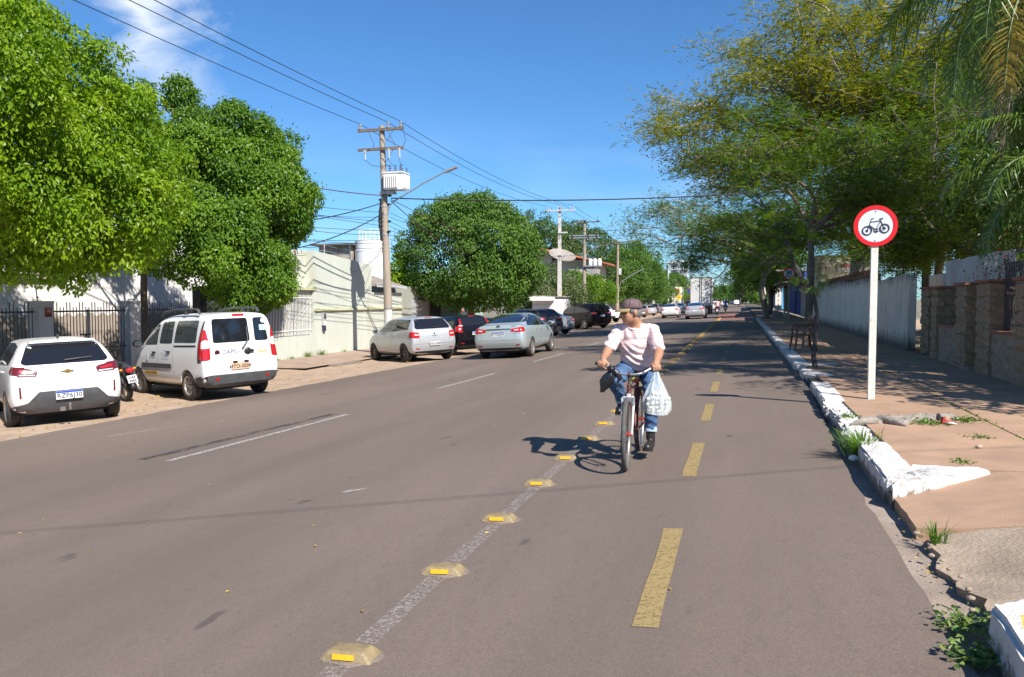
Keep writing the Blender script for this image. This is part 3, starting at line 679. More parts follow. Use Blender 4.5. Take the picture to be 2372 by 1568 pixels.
# garden trees behind the stone-pillared wall
ficus('garden_tree', 'dark garden tree behind the corrugated gate', (8.2, 25.5, .2), [(8.0, 25.5, 5.6, 2.6, 2.6, 2.6), (6.8, 23.6, 4.2, 1.7, 1.7, 1.6), (9.6, 24.5, 7.6, 2.4, 2.2, 2.2)], 1500, 20, .13, .07, L_dark, 71, .2, 2.2, amp=.2, sig=.28, depth=.7)
ficus('garden_tree', 'glossy-leaved garden tree beside the palm at right', (7.4, 19, .2), [(6.0, 16.8, 3.9, 1.1, 1.1, 1.2), (6.3, 17.2, 6.0, 1.5, 1.5, 1.6), (6.1, 16.2, 8.0, 1.5, 1.5, 1.4), (7.0, 17.5, 10, 1.8, 1.8, 1.5), (7.3, 19, 5.4, 1.9, 1.9, 2.6), (8.4, 17.6, 7.4, 1.9, 1.9, 2.0), (9.5, 19.4, 5.2, 1.9, 1.9, 2.2)], 1700, 20, .12, .06, L_dark, 73, .16, 2.6, amp=.22, sig=.26, depth=.75)
feather_tree('garden_tree', 'feathery garden tree above the corrugated sheets', (6.6, 30, .2), (6.6, 29.6, 3.6),
   [(5.2, 26.6, 3.0, 1.2), (5.0, 30.5, 3.2, 1.3), (6.4, 25.6, 3.4, 1.3), (4.4, 28.4, 4.6, 1.6), (5.0, 29.8, 6.6, 1.9), (7.4, 28, 5.6, 1.9), (6.0, 27.4, 7.6, 1.9), (8.6, 29, 8.2, 2.0), (4.4, 27, 3.4, 1.1)],
   75, .15, L_fea2, 4, L=.4, nl=6, n2=7, n3=7, spread=.3, bark=m_bark, pw=.02, pl=.09)
ficus('garden_tree', 'tall dark tree far behind the garden wall', (11, 33, .2), [(10.5, 32, 6.5, 3.2, 3.2, 3.4), (13, 30, 9.5, 3.2, 3.2, 3.0), (9, 30, 3.8, 2.2, 2.2, 2.2), (14, 33, 5, 3, 3, 3)], 1700, 20, .16, .085, L_dark, 74, .22, 2.6, amp=.2, sig=.3, depth=.7)
feather_tree('garden_tree', 'feathery dark tree filling behind the stained wall middle', (7.5, 36, .2), (7.4, 35.5, 4.0),
   [(5.0, 33, 3.4, 1.4), (6.6, 32, 3.6, 1.6), (8.4, 31.5, 3.6, 1.6), (5.2, 34, 5.0, 2.0), (7.4, 33, 5.4, 2.2), (9.6, 33.5, 5.6, 2.2), (6.2, 34, 7.2, 2.2), (9.0, 34, 7.8, 2.2), (11.6, 33, 6.6, 2.2)],
   76, .18, L_fea2, 4, L=.48, nl=5, n2=7, n3=7, spread=.34, bark=m_bark, pw=.026, pl=.12)
# trees standing outside the frame at right whose shade falls on the street
ficus('garden_tree', 'large garden tree out of frame shading the pavement', (7.6, 11.2, .2), [(6.3, 10.4, 4.8, 1.9, 1.7, 1.5), (7.6, 12.8, 6.6, 2.1, 2.0, 1.7), (5.7, 9.0, 3.4, .9, .8, .8), (8.2, 14.8, 10.2, 2.0, 2.0, 1.4)], 560, 20, .16, .08, L_dark, 77, .2, 3, amp=.15, sig=.3, depth=.6)

# ---- queen palms
def palm(name, label, base, top, fr, seed, cat='palm'):
    t = thing(name, label, cat, base); g = np.random.default_rng(seed); B = np.array(base); T = np.array(top)-B
    mb = MB(); k = 26; pts = [T*i/k + np.array([.03*math.sin(i*.5), 0, 0]) for i in range(k+1)]; mb.tube(pts, [.2-.06*i/k + (.008 if i % 2 else 0) for i in range(k+1)], 12); mb.build('trunk', m_barkl, t, 50)
    for (az, el, L, kind) in fr:
        mat = {0: L_palm, 1: L_palmdry, 2: L_palmy}[kind]; d = np.array([math.cos(R(az)), math.sin(R(az)), 0]); ns = 16
        sag = 1.0 if kind != 1 else 1.35
        rp = [T + np.array([0, 0, .15])]; ang = R(el)
        for i in range(ns):
            rp.append(rp[-1] + (d*math.cos(ang) + np.array([0, 0, math.sin(ang)]))*L/ns); ang -= R(8.4)*sag*(.4+.9*i/ns); ang = max(ang, R(-84))
        rp = np.array(rp); f = MB().tube(rp, list(np.linspace(.035, .006, ns+1)), 6).build('frond', m_barkl if kind == 1 else M('palm rachis', (.16, .2, .06), .5), t, 60)
        n = 75; V = []; RR = []
        for s in (-1, 1):
            u = np.linspace(.12, .995, n)*ns; i0 = np.minimum(u.astype(int), ns-1); fr_ = (u-i0)[:, None]
            o = rp[i0]*(1-fr_) + rp[i0+1]*fr_; tg = unit(rp[i0+1]-rp[i0]); sd = unit(np.cross(tg, np.array([0, 0, 1.0])))*s; upv = np.cross(sd, tg)*s
            ll = (.62*np.sin(np.linspace(.35, 2.9, n))**.7*(.75 if kind == 1 else 1)*L/3.0)[:, None]*g.uniform(.8, 1.1, (n, 1))
            d0 = unit(sd*.75 + tg*.55 + upv*g.normal(.1, .28, (n, 1))); w = tg*.013*(.6 if kind == 1 else 1)
            a = o; m1 = o + d0*ll*.45; m1[:, 2] -= ll[:, 0]*.06; e = m1 + d0*ll*.40; e[:, 2] -= ll[:, 0]*(.38 if kind != 1 else .5)
            V.append(np.stack([a-w, a+w, m1+w, m1-w, m1-w, m1+w, e+w*.2, e-w*.2], 1).reshape(-1, 3)); RR.append(np.repeat(g.uniform(0, 1, n), 8))
        obj('leaflets', np_mesh('leaflets', np.concatenate(V), 4, mat, np.concatenate(RR)), None, f)
    return t
palm('queen_palm', 'tall queen palm with drooping fronds at the upper right corner', (5.0, 14.6, .2), (4.7, 14.5, 6.7),
     [(250, 35, 3.0, 0), (215, 22, 3.2, 0), (190, 30, 3.4, 0), (165, 20, 3.2, 0), (140, 34, 3.2, 0), (115, 10, 3.0, 0), (60, 30, 3, 0), (20, 20, 3, 0), (300, 30, 3, 0), (335, 20, 3, 0), (180, -8, 3.0, 0), (205, -12, 3.0, 0), (228, -20, 2.8, 2), (170, -30, 2.6, 1), (196, -38, 3.0, 1), (240, -35, 2.6, 1), (150, -25, 2.6, 0), (186, -52, 3.2, 1), (130, -10, 2.9, 0), (270, -20, 2.8, 0), (200, 50, 3, 0), (230, 5, 3, 0), (175, 8, 3.1, 0), (210, -30, 2.9, 0), (160, -45, 2.8, 1)], 81)
palm('queen_palm', 'low young palm spilling over the stone wall at right edge', (5.0, 13.6, .2), (4.95, 13.6, 3.2),
     [(250, 42, 2.3, 0), (215, 30, 2.4, 0), (180, 36, 2.3, 0), (150, 30, 2.2, 0), (110, 40, 2, 0), (200, 5, 2.2, 0), (235, 10, 2.2, 0), (165, 0, 2.0, 0), (300, 40, 2, 0), (40, 40, 2, 0), (265, 15, 2.2, 0), (190, 62, 2.3, 0)], 83)
palm('queen_palm', 'dark palm in shade behind the corrugated gate', (7.2, 18.6, .2), (7.2, 18.6, 5.4),
     [(250, 30, 2.8, 0), (215, 15, 2.8, 0), (185, 25, 2.8, 0), (155, 10, 2.8, 0), (120, 30, 2.8, 0), (200, -20, 2.8, 0), (235, -10, 2.8, 0), (170, -15, 2.8, 0), (60, 30, 2.5, 0), (300, 30, 2.5, 0), (210, -45, 2.8, 0), (180, -50, 2.6, 1)], 85)
# ================================================================ walls, houses, poles and cables
m_whitewall = M('white house paint', (.80, .765, .74), .9, var=.05, vscale=1.5, bump=.2, bscale=30, dirt=(.58,.52,.47), dscale=.8, damt=.3)
m_shadeband = M('beige roof shade band', (.42, .345, .285), .9, var=.1, vscale=2, bump=.2, bscale=30)  # beige stands for the roof shadow on the lower white wall
m_bluepil = M('pale blue-grey pillar paint', (.46, .47, .50), .85, var=.08, vscale=3, bump=.2, bscale=30, dirt=(.3,.28,.26), dscale=3, damt=.3)
m_iron = M('dark painted iron', (.055, .05, .055), .55, var=.2, vscale=12)
m_green = M('pale green plaster', (.535, .56, .49), .92, var=.07, vscale=.9, bump=.25, bscale=26, dirt=(.43, .41, .32), dscale=.7, damt=.42, stretch=(1,1,.35))
m_trim = M('pale yellow-green moulding', (.56, .54, .33), .9, var=.15, vscale=4, dirt=(.22,.19,.14), dscale=6, damt=.45)
m_wbar = M('white painted bar', (.78, .77, .72), .6, var=.08, vscale=6, dirt=(.45,.36,.27), dscale=7, damt=.2)
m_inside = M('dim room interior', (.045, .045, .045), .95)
m_conc = M('weathered pole concrete', (.34, .275, .215), .95, var=.22, vscale=4, bump=.5, bscale=25, dirt=(.20,.16,.13), dscale=3, damt=.4, stretch=(1,1,.25))
m_concw = M('whitewashed pole concrete', (.60, .56, .52), .95, var=.15, vscale=5, bump=.5, bscale=25, dirt=(.36,.30,.25), dscale=6, damt=.4)
m_grey = M('galvanised steel', (.42, .44, .46), .45, .55, var=.15, vscale=8)
m_woodarm = M('weathered cross-arm timber', (.17, .135, .105), .95, var=.25, vscale=9, stretch=(.3,1,1))
m_porc = M('grey porcelain', (.42, .40, .39), .35)
m_brown = M('brown porcelain', (.10, .055, .04), .3)
m_traf = M('white transformer paint', (.78, .77, .75), .5, var=.05, vscale=5, dirt=(.4,.3,.22), dscale=5, damt=.25)
m_black = M('black rubber', (.018, .018, .02), .6)
m_cable = M('cable sheath', (.022, .022, .025), .6)
m_cabler = M('red twisted cable', (.11, .03, .035), .6)
m_tank = M('white water tank', (.78, .775, .77), .7, var=.05, vscale=2, dirt=(.5,.46,.42), dscale=2, damt=.25)
m_tile = M('red clay tile', (.40, .135, .065), .85, var=.3, vscale=7, dirt=(.2,.1,.07), dscale=2, damt=.3)
m_cream = M('cream house paint', (.72, .66, .50), .9, var=.06, vscale=1.5, dirt=(.55,.47,.36), dscale=1, damt=.3)
m_fibre = M('fibre cement sheet', (.26, .225, .19), .95, var=.25, vscale=3, bump=.4, bscale=20)
m_mold = M('mould-streaked wall', (.42, .36, .30), .95, var=.25, vscale=2.5, dirt=(.09,.08,.075), dscale=2.2, damt=.75, stretch=(1,1,.3))

# ---- white house behind the spiked fence
h = thing('white_house', 'white house wall behind the spiked fence at left', 'house', (-19.2, 14, -.6))
MB().box((-1.5, 1.5, 2.15), (3, 26, 4.3)).build('wall', m_whitewall, h)
MB().box((.06, -2.2, 2.82), (.16, 13, .12)).build('ledge', m_mold, h)
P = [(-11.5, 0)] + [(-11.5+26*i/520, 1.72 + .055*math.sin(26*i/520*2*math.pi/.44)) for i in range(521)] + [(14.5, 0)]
MB().prism(P, 0, .05, Matrix(((0,0,1,0),(1,0,0,0),(0,1,0,0),(0,0,0,1)))).build('shade_band', m_shadeband, h)  # corrugated roof-edge shadow painted as a thin beige panel with wavy top
MB().tube([(.14, 1.2, 2.1), (.13, 1.25, 2.9), (.13, 1.15, 3.6)], .02, 6).build('conduit', m_grey, h)
# ---- spiked iron fence with pillars and gates
FX = -15.6; FZ = left_z(FX)
fe = thing('iron_fence', 'dark spiked iron fence with grey pillars behind the white hatchback', 'fence', (FX, 14, FZ))
bar_m = {k: MB().cyl((0,0,0), (0,0,k), .011, 6).mesh('bar') for k in (1.92, 2.04, 1.0)}
for k in bar_m.values(): k.materials.append(m_iron)
pil = [(8.0, 8.36), (14.07, 14.45), (16.84, 17.2), (20.4, 20.75)]
for a, b in pil:
    p = MB().box((.0, (a+b)/2-14, 1.03), (.36, b-a, 2.06)).build('pillar', m_bluepil, fe)
    MB().box((.0, (a+b)/2-14, 2.085), (.40, b-a+.04, .05)).build('pillar_cap', m_bluepil, p)
for (a, b) in ((8.36, 14.07), (14.45, 16.84), (17.2, 20.4)):
    y = a+.06; i = 0
    while y < b-.03:
        obj('bar', bar_m[2.04 if (i % 4) in (1, 2) else 1.92], None, fe, (.02, y-14, .04)); y += .095; i += 1
    for z in (.16, 1.86): MB().box((.02, (a+b)/2-14, z), (.03, b-a, .04)).build('rail', m_iron, fe)
    if a > 14:
        y = a+.107
        while y < b-.03:
            obj('bar', bar_m[1.0], None, fe, (.02, y-14, .04)); y += .095
        MB().box((.022, (a+b)/2-14, .93), (.026, b-a-.01, .03)).build('rail', m_iron, fe)
MB().box((.03, 15.62-14, 1.0), (.06, .05, 1.8)).build('gate_stile', m_grey, fe)
MB().box((.05, 15.5-14, 1.28), (.03, .3, .04)).box((.05, 15.5-14, 1.18), (.03, .03, .2)).build('gate_latch', m_iron, fe)
pl = thing('house_plaque', 'small red plaque on the fence pillar', 'plaque', (FX+.2, 14.30, 1.28))
m_redpl = M('red plaque enamel', (.28, .035, .035), .5)
MB().box((0, 0, 0), (.012, .17, .22)).build('plate', m_redpl, pl)
MB().box((.008, 0, -.085), (.006, .15, .035)).build('stripe', M('dark plaque stripe', (.05,.02,.02), .5), pl)
MB().lathe([(.022, 0), (.036, 0), (.036, .006), (.022, .006)], 16, Matrix.Translation((.007, 0, .02)) @ Matrix.Rotation(R(90), 4, 'Y'), closed=True, a0=.6, a1=5.4).build('emblem', M('pale plaque print', (.7,.62,.5), .6), pl)
o = obj('lettering', text_mesh('PORTARIA', .03), M('pale plaque print', (.7,.62,.5), .6), pl, (.0075, 0, .085), (R(90), 0, R(90)))
# hanging aerial roots and the electric-fence bracket
aw = thing('fence_bracket', 'slim electric-fence bracket on the fence pillar top', 'bracket', (FX, 14.2, 1.52))
MB().cyl((0,0,0), (-.02,-.12,1.15), .014, 6).build('rod', m_grey, aw)
for i in range(4): MB().cyl((-.005-.004*i, -.03-.025*i, .1+.25*i), (.06-.004*i, -.03-.025*i, .11+.25*i), .012, 6).build('insulator', m_black, aw)

# ---- pale green building
gb = thing('green_building', 'pale green plaster building with barred opening and pole shadow', 'building', (-15.6, 24, -.57))
def gbox(mb, x0, x1, y0, y1, z0, z1): return mb.box(((x0+x1)/2+15.6, (y0+y1)/2-24, (z0+z1)/2+.57), (x1-x0, y1-y0, z1-z0))
w = MB(); gbox(w, -15.95, -15.6, 21.3, 26.35, -.62, .22); gbox(w, -15.95, -15.6, 21.3, 22.9, .22, 2.0)
gbox(w, -16.2, -15.96, 21.3, 26.4, 2.02, 3.45)
V = [(-16.6, 26.36, -.62), (-15.6, 26.36, -.62), (-15.6, 31.2, -.62), (-16.6, 31.2, -.62), (-16.6, 26.36, 3.44), (-15.6, 26.36, 3.44), (-15.6, 31.2, 3.09), (-16.6, 31.2, 3.09)]
w.add([(x+15.6, y-24, z+.57) for x, y, z in V], [(0,3,2,1),(4,5,6,7),(0,1,5,4),(1,2,6,5),(2,3,7,6),(3,0,4,7)])
gbox(w, -16.1, -15.61, 31.21, 34.4, -.62, 1.9)
w.build('wall', m_green, gb)
mo = MB(); gbox(mo, -15.75, -15.52, 26.37, 34.38, 1.14, 1.23); mo.build('moulding', m_trim, gb)
lt = MB(); gbox(lt, -16.15, -15.55, 22.8, 26.45, 1.93, 2.0); lt.build('lintel', m_trim, gb)
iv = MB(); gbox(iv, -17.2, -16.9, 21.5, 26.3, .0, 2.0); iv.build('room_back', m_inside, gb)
bm_ = MB().box((0, 0, .86), (.010, .028, 1.68)).mesh('bar'); bm_.materials.append(m_wbar)
y = 22.96
while y < 26.3:
    obj('bar', bm_, None, gb, (-.1, y-24, .81)); y += .094
for z in (.42, 1.62):
    r_ = MB(); gbox(r_, -15.69, -15.67, 22.9, 26.32, z, z+.035); r_.build('rail', m_wbar, gb)
bm2 = MB().box((0, 0, .8), (.012, .045, 1.6)).mesh('bar'); bm2.materials.append(m_wbar)
for i in range(12): obj('bar', bm2, None, gb, (.03, 21.35-24+i*.125, .86))
for y in (22.7, 24.2, 25.6):
    t_ = MB(); gbox(t_, -15.95, -15.90, y, y+.05, 2.0, 3.40); t_.build('pipe', M('rusty pipe', (.22,.17,.13), .9, var=.3, vscale=9), gb)
mtr = thing('meter_box', 'grey meter box with label on the pale green wall', 'meter box', (-15.55, 27.0, .4))
MB().box((0, 0, .42), (.09, .24, .5)).build('case', M('grey meter plastic', (.42,.42,.42), .5), mtr)
MB().box((.05, 0, .52), (.015, .12, .2)).build('window', m_inside, mtr)
MB().box((.05, 0, .26), (.008, .17, .14)).build('label_plate', M('white label', (.75,.74,.72), .7), mtr)
MB().box((.005, 0, .04), (.08, .16, .18)).build('breaker', M('navy breaker box', (.03,.035,.08), .5), mtr)
ccx = thing('camera_bracket', 'white security camera bracket at the green building corner', 'camera', (-15.5, 31.8, 2.05))
MB().box((.06, 0, .1), (.12, .55, .07)).build('housing', m_wbar, ccx)
MB().bar((.06, -.18, .06), (.0, -.1, -.18), .03).build('strut', m_black, ccx); MB().bar((.06, .12, .06), (.0, .18, -.18), .03).build('strut', m_black, ccx)
lo = thing('lean_to_roof', 'fibre cement lean-to roof beside the green building', 'roof', (-15.6, 32.8, 2.2))
rv = []; rf = []
for i in range(34):
    yy_ = -1.55 + i*.094; zz_ = .02*math.sin(i*math.pi*.5)
    for k, (x, z) in enumerate(((.25, .05), (-2.8, .95))): rv.append((x, yy_, z+zz_ - .06*i/33))
for i in range(33): rf.append((2*i, 2*i+2, 2*i+3, 2*i+1))
MB().add(rv, rf).build('sheet', m_fibre, lo)
MB().bar((.25, -1.55, .0), (.25, 1.55, -.06), .05, .12).build('fascia', m_bluepil, lo)
# ---- shaded frontage past the lean-to
dk = thing('garage_front', 'shaded low frontage with roller door behind the round tree', 'building', (-16.0, 41, -.57))
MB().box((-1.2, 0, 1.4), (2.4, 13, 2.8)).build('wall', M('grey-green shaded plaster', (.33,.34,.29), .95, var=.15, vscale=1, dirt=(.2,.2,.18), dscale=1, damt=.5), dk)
MB().box((.01, -1.4, 1.1), (.06, 1.5, 2.2)).build('doorway', m_inside, dk)
for i in range(13): MB().box((.03, -3.6, .12+.16*i), (.05, 2.0, .15)).build('shutter_slat', M('grey shutter', (.42,.42,.43), .6), dk)
MB().box((.012, 3.4, 1.0), (.05, 3.0, 1.9)).build('panel', m_cream, dk)
MB().box((.012, 6.1, 1.0), (.06, 1.3, 2.0)).build('panel', M('mint panel', (.5,.62,.5), .8), dk)
# ---- water tank on its block, and the mould-streaked hut
tk = thing('water_tank', 'white cylindrical water tank with railing behind the green building', 'water tank', (-24.0, 48.2, -1.0))
MB().box((0, 0, 1.9), (2.6, 2.6, 3.8)).build('base', m_mold, tk)
MB().lathe([(0, 3.8), (1.17, 3.8), (1.17, 4.3), (1.19, 4.32), (1.19, 4.36), (1.17, 4.38), (1.17, 5.8), (1.19, 5.82), (1.19, 5.86), (1.17, 5.88), (1.17, 6.5), (.9, 6.56), (0, 6.6)], 40).build('tank', m_tank, tk, 40)
for i in range(10):
    a = 2*math.pi*i/10; MB().cyl((.95*math.cos(a), .95*math.sin(a), 6.5), (.95*math.cos(a), .95*math.sin(a), 7.25), .02, 5).build('railing_post', m_wbar, tk)
for z in (6.75, 7.0, 7.25): MB().tube([(.95*math.cos(t), .95*math.sin(t), z) for t in np.linspace(0, 2*math.pi, 31)[:-1]], .016, 5, closed=True).build('railing', m_wbar, tk)
hu = thing('roof_hut', 'mould-streaked rooftop hut beside the water tank', 'hut', (-26.3, 48.5, -.6))
MB().box((0, 0, 2.9), (2.4, 2.6, 5.8)).build('wall', m_mold, hu); MB().box((-.1, -.1, 5.86), (3.2, 3.2, .12)).build('roof_slab', M('dark roof slab', (.10,.09,.085), .9), hu)
mesh_f = thing('mesh_fence', 'sagging wire mesh fence on the green building roof', 'fence', (-15.9, 26.4, 3.0))
for i, y in enumerate((-3.6, -1.2, 1.3, 3.4)): MB().cyl((0, y, .1), (0, y, 1.05-.06*i), .025, 6).build('post', m_grey, mesh_f)
for z in (.35, .62, .9): MB().tube([(0, -3.6+i*.5, z - z*.07*i/3.5+.02*math.sin(i*2)) for i in range(15)], .008, 4).build('wire', m_grey, mesh_f)
# ---- kiosk
ki = thing('kiosk', 'white shuttered kiosk on the left pavement', 'kiosk', (-13.3, 55.8, -.57))
MB().box((0, 0, 1.15), (1.6, 5.4, 2.3)).build('wall', m_whitewall, ki)
MB().box((-.02, -2.95, 2.2), (1.7, .5, .28)).build('awning_box', m_wbar, ki)
for i in range(11): MB().box((-.05, -2.73, .35+.135*i), (1.25, .05, .12), m=Matrix.Rotation(R(8), 3, 'X')).build('shutter_slat', m_wbar, ki)
MB().box((.03, .1, 2.36), (1.75, 5.3, .1)).build('roof_slab', m_mold, ki)
# ---- house with the red tiled roof
rh = thing('tiled_house', 'cream house with sloping red tiled roof past the kiosk', 'house', (-18, 86, -.6))
MB().box((0, 0, 3.2), (6.0, 8, 6.4)).build('wall', m_cream, rh)
MB().box((-2.2, -4.2, 3.6), (1.4, .6, 7.2)).build('chimney_block', m_cream, rh)
MB().box((2.2, -5.1, 4.9), (3.0, 2.0, .9)).build('porch_beam', M('grey porch plaster', (.42,.38,.36), .9), rh)
MB().box((1.6, -5.8, 2.2), (.35, .35, 4.6)).build('porch_column', M('grey porch plaster', (.42,.38,.36), .9), rh)
rl = MB()
for i in range(30):
    y0 = -6.3+i*.36
    pts = [(-3.6, y0, 7.75), (4.0, y0, 6.05)]
    rl.tube(pts, .15, 6)
rl.add([(-3.7, -6.5, 7.68), (4.1, -6.5, 5.95), (4.1, 4.6, 5.95), (-3.7, 4.6, 7.68)], [(0,1,2,3)])
ro = rl.build('roof_tiling', m_tile, rh); ro['kind'] = 'stuff'
MB().tube([(-3.7, -6.4, 7.85), (-3.7, 4.6, 7.85)], .17, 8).build('ridge', m_tile, rh)
MB().box((-5.6, 0, 7.0), (3.6, 9, .3), m=Matrix.Rotation(R(-14), 3, 'Y')).build('rear_roof', m_tile, rh)
ds = thing('satellite_dish', 'mesh satellite dish by the tiled house roof', 'dish', (-16.6, 72.5, 4.6))
MB().lathe([(0, 0), (.5, .05), (.95, .18), (1.3, .36), (1.3, .38), (.95, .2), (.5, .07), (0, .02)], 24, Matrix.Rotation(R(24), 4, 'X') @ Matrix.Rotation(R(18), 4, 'Y') @ Matrix.Translation((0,0,1.0))).build('reflector', M('dish mesh', (.30,.255,.22), .8), ds, 40)
MB().cyl((0,0,-5.2), (0,0,1.0), .04, 8).build('mast', m_grey, ds)
MB().tube([(.2,-.3,1.0),(.3,-.5,1.9)], .02, 5).build('feed_arm', m_grey, ds)
# ---- low white walls along the far left frontage
for (x, y0, y1, z1, lab, mt) in ((-16.0, 62, 84, 1.7, 'low white garden wall behind the pickup', m_whitewall), (-16.0, 92, 118, 1.5, 'white wall under the broad street tree', m_whitewall), (-15.4, 120, 148, 1.6, 'white wall below the lime clipped tree', m_whitewall)):
    wl = MB().box((0, 0, (z1+.8)/2), (.3, y1-y0, z1+.8)).build('garden_wall', mt, None, None, (x, (y0+y1)/2, -.8)); tag(wl, lab, 'wall')
# ---- far street end: shops, a tower, a band of trees
def shop(label, x, y, wd, dp, ht, mat, band, bandh=.8):
    s = thing('shop', label, 'building', (x, y, -.8)); MB().box((0, 0, ht/2), (wd, dp, ht)).build('wall', mat, s)
    MB().box((0, -dp/2-.06, ht-bandh/2-.4), (wd*.96, .1, bandh)).build('fascia', band, s); MB().box((0, -dp/2-.03, ht*.3), (wd*.5, .05, ht*.5)).build('doorway', m_inside, s)
    MB().box((wd/2+.03, 0, ht*.3), (.05, dp*.4, ht*.5)).build('doorway', m_inside, s); return s
m_blue = M('blue fascia', (.02, .05, .35), .5); m_or = M('orange fascia', (.5, .16, .04), .6)
shop('far cream shop with orange fascia left of the truck', -15.4, 168, 7, 10, 5.0, m_cream, m_or)
shop('far red-brown shop with blue fascia beside the truck', -11.5, 190, 6, 8, 5.2, M('red-brown shop paint', (.3,.1,.07), .8), m_blue, 1.2)
shop('far white shop with blue fascia at the street end', -13.5, 230, 10, 10, 6.0, m_whitewall, m_blue, 1.2)
tw = thing('tower_block', 'pale distant tower block above the far trees', 'tower', (-24.5, 330, -.8))
MB().box((0, 0, 9.2), (7, 8, 18.4)).build('wall', M('pale tower paint', (.62,.64,.66), .7), tw)
for i in range(6):
    for j in range(2): MB().box((-1.8+3.6*j, -4.02, 3+2.7*i), (2.6, .08, 1.5)).build('window', M('sky-grey glass', (.12,.17,.24), .15), tw)
ficus('far_tree', 'tree mass closing the far end of the street', (6, 300, -.8), [(6, 300, 5, 10, 20, 5), (14, 270, 6, 9, 14, 6), (-7, 360, 4.2, 8, 14, 4.2), (2, 420, 5, 16, 16, 5.4), (-22, 420, 6, 14, 14, 6)], 1500, 16, .8, .5, L_rnd, 151, .4, 2, amp=.15, sig=1.0, bark=m_bark)
ficus('far_tree', 'green tree just right of the far truck', (-.2, 170, -.3), [(1.6, 176, 4.6, 3, 8, 3.6)], 420, 18, .4, .22, L_rnd, 153, .2, 2, amp=.12, sig=.5)

# ================================================================ right-hand walls
WX = 4.12; SZ = SIDE_Z
m_stain = M('streaked white limewash', (.60, .53, .45), .95, var=.12, vscale=1.2, bump=.5, bscale=20, dirt=(.20,.165,.135), dscale=2.2, damt=.5, stretch=(1,1,.3))
m_rubble = M('rough rendered stone', (.37, .275, .19), .95, var=.3, vscale=9, bump=1, bscale=16, dirt=(.2,.15,.11), dscale=5, damt=.4)
m_stone = M('split sandstone', (.36, .245, .145), .95, var=.28, vscale=7, bump=1, bscale=14, dirt=(.28,.205,.14), dscale=5, damt=.4)
m_terr = M('terracotta coping', (.34, .14, .085), .9, var=.25, vscale=8)
m_corr = M('weathered corrugated zinc', (.55, .52, .48), .55, .35, var=.2, vscale=2.5, dirt=(.27,.2,.14), dscale=2, damt=.35, stretch=(1,1,.3))
m_rust = M('rusty sheet', (.24, .17, .115), .85, .1, var=.3, vscale=3, stretch=(1,1,.3))
def mould_wall():
    m = M('mould-streaked limewash', (.84, .73, .60), .95, var=.08, vscale=1.2, bump=.5, bscale=20, dirt=(.42,.35,.28), dscale=2.2, damt=.4, stretch=(1,1,.3)); t = m.node_tree; b = t.nodes['Principled BSDF']
    prev = b.inputs['Base Color'].links[0].from_socket; co = _n(t, 'ShaderNodeTexCoord'); sp = _n(t, 'ShaderNodeSeparateXYZ'); t.links.new(co.outputs['Object'], sp.inputs[0])
    mp = _n(t, 'ShaderNodeMapping'); mp.inputs['Scale'].default_value = (1, 1, .16); t.links.new(co.outputs['Object'], mp.inputs[0])
    nz = _n(t, 'ShaderNodeTexNoise'); nz.inputs['Scale'].default_value = 5; nz.inputs['Detail'].default_value = 8; nz.inputs['Roughness'].default_value = .75; t.links.new(mp.outputs[0], nz.inputs['Vector'])
    for z0, z1 in ((.6, .0), (1.6, 2.2)):      # rising damp at the foot, algae running from the top
        r = _n(t, 'ShaderNodeMapRange'); t.links.new(sp.outputs['Z'], r.inputs[0]); r.inputs[1].default_value = z0; r.inputs[2].default_value = z1
        a = _n(t, 'ShaderNodeMath', operation='MULTIPLY_ADD'); t.links.new(r.outputs[0], a.inputs[0]); a.inputs[1].default_value = .55; t.links.new(nz.outputs['Fac'], a.inputs[2])
        q = _n(t, 'ShaderNodeMapRange'); t.links.new(a.outputs[0], q.inputs[0]); q.inputs[1].default_value = .62; q.inputs[2].default_value = .95; q.inputs[4].default_value = .9
        mx = _n(t, 'ShaderNodeMix', data_type='RGBA'); t.links.new(q.outputs[0], mx.inputs[0]); t.links.new(prev, mx.inputs[6]); mx.inputs[7].default_value = (.085, .072, .06, 1); prev = mx.outputs[2]
    t.links.new(prev, b.inputs['Base Color']); return m
m_stain = mould_wall()
sw = thing('stained_wall', 'long stained white wall along the right pavement', 'wall', (WX, 34, SZ))
def wall_top(y): return 1.92 + .05*math.sin(y*.9) + (.02*(y-22) if y > 22 else 0)*.6
ys_ = np.arange(21.95, 46.75, .4); v = []; f = []
for i, y in enumerate(ys_):
    for x, z in ((0, -.1), (0, .9), (0, wall_top(y)), (.18, wall_top(y)), (.18, -.1)): v.append((x + (.012*math.sin(y*3+z*2) if x == 0 else 0), y-34, z))
for i in range(len(ys_)-1):
    for k in range(4): f.append((i*5+k, i*5+k+1, (i+1)*5+k+1, (i+1)*5+k))
f += [(0,1,2,3,4), tuple((len(ys_)-1)*5+k for k in (4,3,2,1,0))]
MB().add(v, f).build('wall', m_stain, sw, 60)
# brick infill standing behind the top of it
br = thing('brick_parapet', 'dark brick parapet behind the stained white wall', 'wall', (WX+.45, 38, SZ))
bk = MB().box((0, 0, 0), (.12, .24, .075)).mesh('brick'); bk.materials.append(M('fired brick', (.30,.13,.07), .9, var=.3, vscale=8))
MB().box((.03, 0, 1.1), (.10, 16.9, 2.2)).build('mortar', M('brick mortar', (.16,.12,.1), .95), br)
for r_ in range(6):
    for i in range(33):
        obj('brick', bk, None, br, (-.02, -8.3+i*.5+(.25 if r_ % 2 else 0)*.5, 2.24+r_*.085 if False else 1.95+r_*.085))
        if r_ < 4: obj('brick', bk, None, br, (-.02, -8.05+i*.5+(.25 if r_ % 2 else 0)*.5, 1.95+r_*.085))
